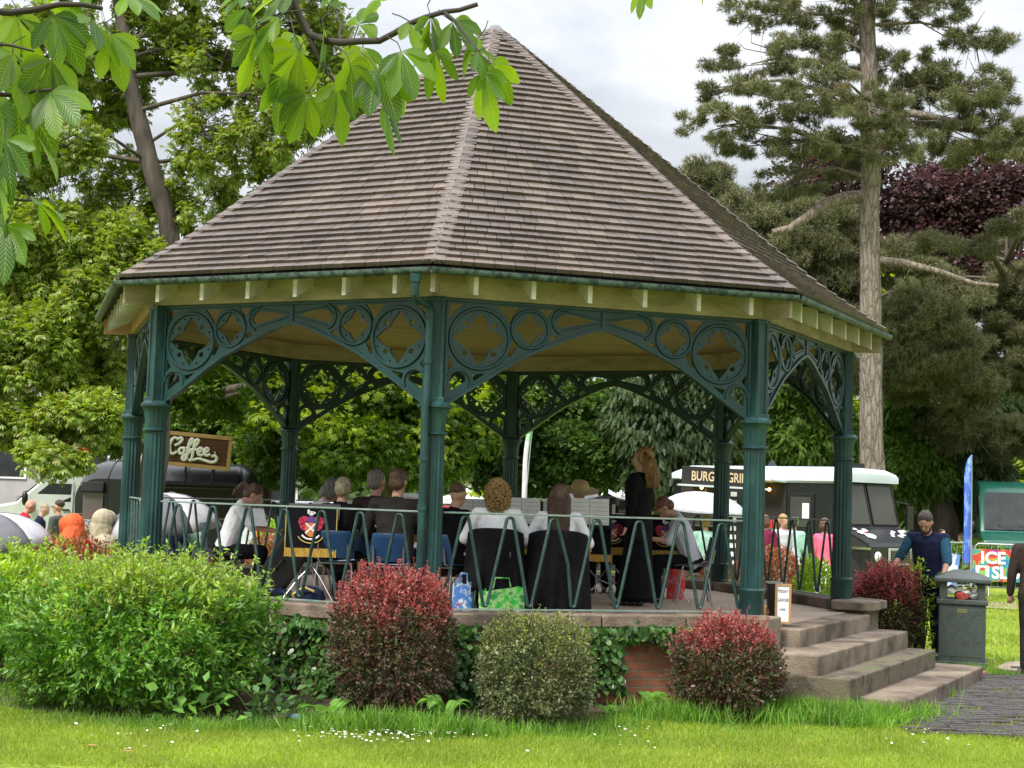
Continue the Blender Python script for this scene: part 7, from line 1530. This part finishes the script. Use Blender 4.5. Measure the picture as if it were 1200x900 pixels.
def tree(name, label, cat, base, trunk, blobs, n, size, shape, mat, seed, bark=None, tr=(.3, .1), limbs=True, group=None, kw={}, extra=None, limb_r=.07, twigs=4):
    """base: foot; trunk: list of points; blobs in world coordinates"""
    rg = np.random.default_rng(seed); r2 = random.Random(seed); root = thing(name, label, cat, base, 0, group)
    tb = MB(); T = [Vector(p) for p in trunk]; rr = [tr[0] * (1.25 if i == 0 else 1) + (tr[1] - tr[0]) * i / (len(T) - 1) for i in range(len(T))]
    TT = []; RR = []
    for i in range(len(T) - 1):
        for k in range(4):
            t = k / 4; TT.append(T[i].lerp(T[i + 1], t) + Vector((r2.uniform(-1, 1), r2.uniform(-1, 1), 0)) * rr[i] * .12); RR.append((rr[i] * (1 - t) + rr[i + 1] * t) * r2.uniform(.95, 1.05))
    TT.append(T[-1]); RR.append(rr[-1]); tb.tube(TT, RR, 12)
    if limbs:
        for (c, r) in blobs:
            c = Vector(c); cand = [p for p in TT if p.z < c.z + .3] or TT[:1]; s0 = min(cand, key=lambda p: (p - c).length + abs(c.z - p.z) * .4)
            m = s0.lerp(c, .5) + Vector((r2.uniform(-.3, .3), r2.uniform(-.3, .3), r2.uniform(.1, .5))); L = (c - s0).length; q = limb_r * (.6 + .12 * L)
            tb.tube([s0, s0.lerp(m, .5), m, m.lerp(c, .6) + Vector((0, 0, .1)), c], [q, q * .85, q * .65, q * .5, q * .3], 7)
            for k in range(twigs):
                e = c + Vector(unit(1, rg)[0]) * Vector(r).length * .62; tb.tube([m.lerp(c, r2.random()), c.lerp(e, .5) + Vector((0, 0, .1)), e], [q * .35, q * .25, q * .1], 5)
    tb.build('trunk', bark or m_bark, root, base, sm=60)
    bl = [crown(blobs, n, size, shape, rg, **kw)]; mats = [mat]
    if extra: bl.append(crown(extra[0], extra[1], size, shape, rg, **{**kw, 'mi': 1})); mats.append(extra[2])
    me = mesh_np('crown', bl); link('crown', me, mats, root, base); return root
def B(px, py, rx, ry, Y, dep=None):
    """crown blob from a pixel ellipse at distance Y"""
    p = at(px, py, Y); k = Y / FPX; return (tuple(p), (rx * k, (dep if dep else (rx + ry) / 2 * k), ry * k))
def foot(px, Y, z=0): p = at(px, 600, Y); return Vector((p.x, Y, z))
l_ch1 = leafmat('leaf_chestnut', [(.11, .19, .025), (.17, .27, .035), (.23, .34, .045), (.29, .39, .06), (.36, .30, .14)], .35, .4, .5, -.03, (.22, .33, .05))
l_ch2 = leafmat('leaf_chestnut_dark', [(.06, .13, .016), (.09, .18, .022), (.13, .23, .028), (.18, .29, .04)], .35, .4, .5)
l_map = leafmat('leaf_maple', [(.04, .09, .02), (.065, .135, .026), (.095, .18, .038), (.13, .21, .055)], .3, .4, .5)
l_fir = leafmat('leaf_fir', [(.03, .058, .018), (.048, .085, .025), (.075, .115, .034)], .15, .5, .4)
l_pine = leafmat('leaf_pine', [(.075, .10, .038), (.11, .14, .055), (.15, .165, .07), (.21, .17, .08), (.08, .115, .05)], .12, .5, .5, -.04, (.17, .13, .06))
l_pined = leafmat('leaf_pine_dark', [(.08, .105, .04), (.12, .14, .06), (.16, .17, .08), (.23, .18, .10)], .12, .5, .5)
l_pur = leafmat('leaf_copper', [(.05, .026, .030), (.08, .04, .045), (.12, .055, .055), (.05, .05, .035)], .3, .45, .5)
l_lime = leafmat('leaf_limetree', [(.17, .26, .02), (.26, .36, .03), (.34, .42, .04)], .4, .45, .6)
l_thu = leafmat('leaf_thuja', [(.05, .11, .016), (.08, .165, .02), (.13, .23, .03), (.17, .27, .04)], .2, .5, .6)
# 1 the tall chestnut on the left
Y = 30
bs = [B(60, 60, 75, 60, Y), B(180, 40, 70, 55, Y + 1), B(270, 60, 70, 60, Y), B(345, 120, 55, 70, Y - 1), B(255, 165, 60, 50, Y - .5), B(60, 170, 80, 50, Y - 1), B(150, 240, 50, 60, Y + 1),
      B(50, 290, 80, 60, Y - 1), B(120, 350, 60, 45, Y - 1.5), B(30, 400, 60, 50, Y - 2), B(95, 430, 60, 40, Y - 1), B(30, 500, 60, 35, Y - 2), B(100, 490, 45, 26, Y - 2.5), B(240, 240, 50, 40, Y + .5), B(390, 55, 55, 55, Y + 1),
      B(120, 110, 60, 50, Y + 1.5), B(-50, 200, 60, 120, Y), B(-60, 420, 60, 90, Y), B(440, 120, 50, 40, Y + 1.5), B(60, 535, 36, 12, Y - 3), B(300, -50, 120, 60, Y), B(100, -60, 140, 60, Y), B(320, 200, 40, 30, Y + 1), B(150, 300, 45, 50, Y - 1)]
f = foot(170, Y)
tree('chestnut_tree', 'tall horse chestnut with a leaning trunk behind the left half of the roof', 'tree', f, [f, at(188, 480, Y), at(205, 330, Y), at(196, 255, Y), at(170, 170, Y), at(150, 90, Y), at(140, 0, Y), at(135, -70, Y)], bs, 76000, .115, 'palm', l_ch1, 101, m_barkdark, (.25, .12), kw=dict(nsub=46, sub=(.12, .40), sig=.55, flat=1.5), limb_r=.05, extra=([b for b in bs if b[0][2] < 6.6] + [B(0, 300, 40, 40, Y), B(-10, 350, 50, 40, Y), B(10, 250, 40, 40, Y)], 52000, l_ch1), twigs=9)
# 2 chestnuts seen under the roof
Y = 34
bs = [B(250, 440, 50, 45, Y + 5), B(315, 520, 40, 40, Y + 4), B(370, 450, 70, 60, Y), B(420, 520, 60, 40, Y - 1), B(470, 470, 60, 60, Y), B(540, 470, 60, 70, Y + 1), B(250, 380, 80, 50, Y + 1), B(400, 390, 90, 50, Y + 1), B(350, 540, 50, 22, Y + 4), B(500, 535, 50, 26, Y), B(220, 470, 40, 20, Y + 5), B(450, 350, 120, 70, Y + 2)]
f = foot(455, Y)
tree('chestnut_tree', 'broad horse chestnut with a forked trunk seen through the middle of the bandstand', 'tree', f, [f, at(452, 585, Y), at(450, 560, Y), at(458, 500, Y), at(462, 430, Y)], bs, 88000, .13, 'palm', l_ch2, 102, m_barkdark, (.36, .2), kw=dict(nsub=46, sub=(.3, .6), sig=.36, flat=1.35), limb_r=.12, extra=([B(440, 480, 150, 60, Y - 1.5)], 1500, l_lime))
Y = 42; f = foot(306, Y)
tree('chestnut_tree', 'horse chestnut with a straight trunk left of the back column and behind the coffee trailer', 'tree', f, [f, at(307, 600, Y), at(307, 560, Y), at(305, 480, Y)], [B(270, 520, 90, 50, Y), B(350, 500, 80, 55, Y), B(220, 450, 90, 70, Y + 1), B(300, 420, 90, 60, Y), B(380, 400, 80, 60, Y), B(150, 480, 70, 50, Y)], 46000, .15, 'palm', l_ch2, 103, m_barkdark, (.38, .2), kw=dict(nsub=40, sub=(.4, .75), flat=1.3))
Y = 40; f = foot(614, Y)
tree('maple_tree', 'dark leafy maple seen between the two back columns of the bandstand', 'tree', f, [f, at(613, 570, Y), at(620, 520, Y), at(640, 460, Y)], [B(630, 510, 55, 45, Y), B(690, 530, 55, 35, Y - 1), B(660, 475, 55, 30, Y), B(560, 530, 45, 45, Y), B(590, 480, 50, 50, Y), B(700, 485, 40, 30, Y), B(610, 400, 110, 70, Y + 1), B(530, 470, 30, 50, Y), B(640, 555, 60, 18, Y)], 60000, .15, 'diam', l_map, 104, m_barkdark, (.26, .14), kw=dict(nsub=44, sub=(.3, .65), sig=.3, wid=1.6))
Y = 38; f = foot(791, Y)
tree('fir_tree', 'drooping dark conifer left of the burger van', 'tree', f, [f, at(790, 560, Y), at(792, 480, Y), at(795, 390, Y)], [B(796, 350, 30, 40, Y), B(780, 500, 50, 40, Y), B(810, 530, 35, 40, Y), B(755, 540, 30, 35, Y), B(790, 450, 45, 40, Y), B(740, 480, 30, 40, Y), B(830, 480, 30, 60, Y), B(800, 390, 50, 50, Y), B(770, 560, 35, 15, Y)], 52000, .17, 'spray', l_fir, 105, m_barkdark, (.3, .12), kw=dict(nsub=36, sub=(.3, .7), droop=-1.6), limb_r=.05)
# tall pine on the right
Y = 36; f = foot(1022, Y)
bs = [B(900, 15, 60, 22, Y), B(990, 10, 60, 25, Y), B(1080, 10, 80, 25, Y), B(880, 75, 50, 25, Y), B(940, 60, 50, 25, Y - .5), B(900, 120, 70, 28, Y - 1), B(840, 148, 42, 22, Y - 1), B(960, 110, 60, 35, Y - 1), B(1020, 130, 50, 30, Y - 1.5), B(880, 168, 40, 16, Y - .5), B(940, 170, 50, 20, Y - 1), B(1060, 80, 50, 25, Y), B(1140, 45, 50, 18, Y), B(1090, 120, 60, 35, Y), B(1150, 110, 50, 35, Y),
      B(1110, 165, 70, 30, Y), B(1180, 165, 50, 35, Y), B(1040, 175, 35, 25, Y - 1.5), B(920, 215, 45, 20, Y), B(985, 170, 30, 16, Y), B(1000, 60, 40, 40, Y + 1), B(830, 110, 20, 12, Y - 1), B(1000, 205, 40, 14, Y + 1)]
tree('pine_tree', 'tall pine with a long bare grey trunk at the right of the bandstand roof', 'tree', f, [f, at(1022, 545, Y), at(1021, 420, Y), at(1020, 300, Y), at(1020, 180, Y), at(1017, 60, Y), at(1016, -60, Y)], bs, 22000, .15, 'tuft12', l_pine, 106, m_barkpine, (.31, .18), kw=dict(nsub=24, sub=(.12, .30), sig=.5, flat=.7, droop=.3), limb_r=.055, twigs=9)
tp = bpy.data.objects
pt = MB()
def limb(mb, P, Y, r): mb.tube([at(x, y, Y + dy) for x, y, dy in P], list(np.linspace(r[0], r[1], len(P))), 8)
limb(pt, [(1015, 230, 0), (990, 232, 0), (965, 240, -.3), (945, 255, -.5), (925, 268, -.6), (905, 272, -.6)], Y, (.17, .07))
limb(pt, [(1030, 305, 0), (1060, 308, -.4), (1100, 318, -.5), (1140, 332, -.6), (1170, 335, -.6)], Y, (.10, .04))
limb(pt, [(1020, 135, 0), (1070, 133, -.3), (1110, 140, -.3), (1150, 150, -.3)], Y, (.12, .05))
limb(pt, [(1012, 180, 0), (975, 185, 0), (950, 195, 0), (930, 215, 0)], Y, (.05, .02))
pr = [o for o in bpy.data.objects if o.name.startswith('pine_tree')][0]; pt.build('limb', m_barkpine, pr, pr.location, sm=60)
Y = 44
for k, (lab, fx, bs, n, lm, shp, sz, Yk, bark, tr, top) in enumerate([
    ('dark pine directly behind the right slope of the roof', 912, [B(900, 290, 60, 45, Y), B(950, 300, 60, 40, Y), B(930, 250, 60, 30, Y), B(880, 250, 30, 25, Y), B(980, 350, 50, 40, Y), B(1000, 280, 40, 40, Y), B(925, 350, 50, 40, Y)], 14000, l_pined, 'tuft', .3, Y, m_bark, (.3, .12), 250),
    ('broad brown green pine filling the right edge above the vans', 1180, [B(1060, 300, 30, 22, Y), B(1190, 345, 40, 40, Y), B(1150, 290, 26, 9, Y - 6), B(1095, 285, 22, 8, Y - 6), B(1185, 262, 24, 9, Y - 6), B(1090, 335, 60, 25, Y), B(1140, 380, 60, 45, Y), B(1190, 420, 50, 60, Y), B(1080, 395, 60, 45, Y - 3), B(1120, 450, 60, 40, Y - 3), B(1060, 440, 40, 35, Y - 3), B(1130, 500, 60, 30, Y - 2), B(1190, 510, 40, 30, Y - 2), B(1240, 350, 60, 140, Y)], 30000, l_pined, 'tuft', .3, Y, m_bark, (.2, .03), 262),
    ('bushy pine with brownish tips beside the end of the gutter', 1028, [B(1070, 380, 50, 35, 40), B(1090, 420, 50, 35, 40), B(1050, 420, 30, 30, 40), B(1110, 400, 40, 30, 40), B(975, 440, 35, 35, 40), B(950, 410, 40, 40, 40), B(1065, 355, 30, 16, 40)], 14000, l_pine, 'tuft12', .27, 40, m_bark, (.2, .1), 425),
    ('small dark pine top just above the right slope of the roof', 838, [B(835, 215, 26, 22, 48), B(850, 250, 28, 25, 48), B(818, 200, 14, 12, 48), B(870, 285, 30, 30, 48)], 5000, l_pined, 'tuft', .3, 48, m_bark, (.2, .1), 210),
    ]):
    f = foot(fx, Yk); tree('pine_tree', lab, 'tree', f, [f, at(fx, 500, Yk), at(fx, 350, Yk), at(fx, top, Yk)], bs, int(n * 1.5), sz * .62, 'tuft12', lm, 110 + k, bark, tr, twigs=7, kw=dict(nsub=36, sub=(.22, .5), sig=.4, flat=.8, droop=.2))
Y = 60; f = foot(1130, Y)
tree('copper_beech', 'purple leaved copper beech showing behind the tall pine trunk', 'tree', f, [f, at(1130, 400, Y), at(1130, 250, Y)], [B(1120, 225, 60, 45, Y), B(1175, 240, 50, 50, Y), B(1060, 240, 50, 30, Y), B(990, 190, 50, 30, Y), B(1100, 280, 60, 40, Y), B(1160, 320, 60, 40, Y), B(1000, 330, 60, 40, Y), B(950, 210, 40, 30, Y), B(1190, 200, 40, 30, Y), B(1090, 235, 40, 40, Y)], 42000, .19, 'diam', l_pur, 120, m_barkdark, (.4, .2), kw=dict(nsub=26, sub=(.6, 1.2), sig=.35, wid=1.6))
Y = 50; f = foot(965, Y)
tree('lime_tree', 'yellow green leafy tree behind the pine trunk', 'tree', f, [f, at(965, 480, Y), at(960, 360, Y)], [B(975, 325, 40, 22, Y), B(945, 345, 35, 22, Y), B(1000, 330, 30, 20, Y), B(975, 480, 40, 30, Y), B(920, 470, 40, 30, Y), B(940, 430, 40, 30, Y)], 9000, .26, 'diam', l_lime, 121, m_barkdark, (.25, .12), kw=dict(nsub=24, sub=(.5, .9), wid=1.7))
for k, (lab, fx, bs, n, lm, Yk) in enumerate([
    ('feathery green conifer between the right hand bandstand columns', 950, [B(950, 470, 35, 40, 41), B(930, 510, 40, 35, 41), B(970, 520, 35, 30, 41), B(910, 460, 30, 40, 41), B(900, 520, 30, 30, 41), B(980, 560, 40, 20, 41), B(870, 500, 25, 60, 42)], 13000, l_thu, 41),
    ('bright feathery conifer right of the pine trunk behind the burger van', 1075, [B(1060, 495, 35, 30, 43), B(1080, 530, 34, 30, 43), B(1055, 540, 25, 30, 43), B(1085, 560, 26, 20, 43), B(1050, 575, 25, 20, 43)], 11000, l_thu, 43),
    ('dark conifer with a furrowed brown trunk left of the blue flag', 1104, [B(1120, 520, 40, 35, 43), B(1150, 560, 30, 35, 43), B(1090, 500, 30, 25, 43), B(1165, 500, 30, 30, 43), B(1130, 590, 25, 20, 44)], 9000, l_fir, 43),
    ('light green tree behind the ice cream van', 1185, [B(1170, 540, 30, 25, 52), B(1200, 530, 30, 30, 52), B(1180, 570, 40, 15, 52), B(1140, 540, 20, 20, 52)], 6000, l_lime, 52)]):
    f = foot(fx, Yk); tree('conifer' if k < 3 else 'leafy_tree', lab, 'tree', f, [f, at(fx, 590, Yk), at(fx, 480 if k != 1 else 500, Yk)], bs, n * 3, .19 if k != 3 else .2, 'spray' if k < 3 else 'diam', lm, 130 + k, m_barkdark if k < 2 else m_bark, (.16, .1) if k < 2 else (.42, .25), kw=dict(nsub=34, sub=(.35, .75), droop=-.6, wid=1 if k < 3 else 1.6))
# belt of far trees that closes the horizon, one mass
rgn = np.random.default_rng(77); bl = []
for x in range(-260, 1500, 46):
    Yk = 85 + 25 * rgn.random(); yo = (x - 600) * .033; bl.append(B(x, 560 + yo - 22 * rgn.random(), 46, 30 + 12 * rgn.random(), Yk)); bl.append(B(x + 20, 584 + yo, 46, 14, Yk - 4, 1.5))
bl2 = [b for k, b in enumerate(bl)]
me = mesh_np('far_trees', [crown(bl2, 64000, .6, 'diam', rgn, nsub=18, sub=(.9, 1.7), wid=1.7)]); tag(link('far_trees', me, leafmat('leaf_far', [(.04, .09, .02), (.07, .13, .03), (.10, .17, .045)], .3, .5, .2)), kind='stuff')
for k, (lab, x0, x1, yt, yb, Yk, lm) in enumerate([('clipped green hedge behind the barrier left of the ice cream van', 1085, 1200, 640, 690, 38, l_thu), ('round bright green bush near the far houses', 592, 616, 570, 590, 52, l_lime), ('green bush under the drooping conifer', 700, 800, 590, 625, 44, l_thu), ('lime green bush right of the long haired conductor', 765, 830, 560, 605, 60, l_lime), ('lime green bush in front of the far houses', 540, 600, 575, 600, 60, l_lime)]):
    a = at(x0, yb, Yk); b = at(x1, yb, Yk); t = at((x0 + x1) / 2, yt, Yk); bot = 0.0
    h = max(.5, t.z); bush(lab, ((a.x + b.x) / 2, Yk, h * .5), ((b.x - a.x) / 2, .9, h * .5), 5000, .14, 'diam', lm, p=3, amp=.08, sig=.1, seed=60 + k, name='hedge' if k == 0 else 'bush', cat='hedge' if k == 0 else 'bush', zmin=-.95, wid=1.5)
# ================================================================== SKY AND LIGHT
w = bpy.data.worlds.new('World'); SC.world = w; w.use_nodes = True; nt = w.node_tree; L = nt.links
bg = nt.nodes['Background']; out = nt.nodes['World Output']
SUN_EL, SUN_AZ = 52, 218     # azimuth: direction the sun stands in, clockwise from +y
sk = nd(nt, 'ShaderNodeTexSky', _sky_type='NISHITA', _sun_disc=False, _sun_elevation=R_(SUN_EL), _sun_rotation=R_(SUN_AZ), _air_density=1.0, _dust_density=2.0)
tc = nd(nt, 'ShaderNodeTexCoord'); mp = nd(nt, 'ShaderNodeMapping'); mp.inputs['Scale'].default_value = (1, 1, 2.2); L.new(tc.outputs['Generated'], mp.inputs[0])
n1 = nd(nt, 'ShaderNodeTexNoise', Scale=5.5, Detail=8.0, Roughness=.55, Distortion=.3); L.new(mp.outputs[0], n1.inputs[0])
cr = ramp(nt, [(.36, (3.7, 3.85, 4.15)), (.52, (4.7, 4.85, 5.1)), (.70, (5.9, 6.0, 6.2))], n1.outputs[0])
sx = nd(nt, 'ShaderNodeSeparateXYZ'); L.new(tc.outputs['Generated'], sx.inputs[0])
mr = nd(nt, 'ShaderNodeMapRange'); mr.inputs[1].default_value = .22; mr.inputs[2].default_value = .8; mr.inputs[3].default_value = 1.0; mr.inputs[4].default_value = 3.3; L.new(sx.outputs[2], mr.inputs[0])
mu = nd(nt, 'ShaderNodeMix', _data_type='RGBA', _blend_type='MULTIPLY'); mu.inputs[0].default_value = 1; L.new(cr.outputs[0], mu.inputs[6]); L.new(mr.outputs[0], mu.inputs[7])
mx = nd(nt, 'ShaderNodeMix', _data_type='RGBA'); mx.inputs[0].default_value = .9; L.new(sk.outputs[0], mx.inputs[6]); L.new(mu.outputs[2], mx.inputs[7])
L.new(mx.outputs[2], bg.inputs[0]); bg.inputs[1].default_value = .12
sl = bpy.data.lights.new('sun', 'SUN'); sl.energy = 3.4; sl.angle = R_(14); sl.color = (1, .95, .87); so = bpy.data.objects.new('sun', sl); COL.objects.link(so)
sd = Vector((math.sin(R_(SUN_AZ)) * math.cos(R_(SUN_EL)), math.cos(R_(SUN_AZ)) * math.cos(R_(SUN_EL)), math.sin(R_(SUN_EL))))
so.rotation_euler = sd.to_track_quat('Z', 'Y').to_euler()
SC.view_settings.view_transform = 'Standard'; SC.view_settings.look = 'None'; SC.view_settings.exposure = 0.55; SC.view_settings.gamma = 1; SC.view_settings.use_curve_mapping = False
SC.render.engine = 'CYCLES'; SC.cycles.use_denoising = True; SC.cycles.max_bounces = 8; SC.cycles.transparent_max_bounces = 8; SC.cycles.transmission_bounces = 6; SC.cycles.diffuse_bounces = 4
try: SC.cycles.denoiser = 'OPENIMAGEDENOISE'; SC.cycles.denoising_prefilter = 'ACCURATE'
except Exception: pass
SC.render.film_transparent = False
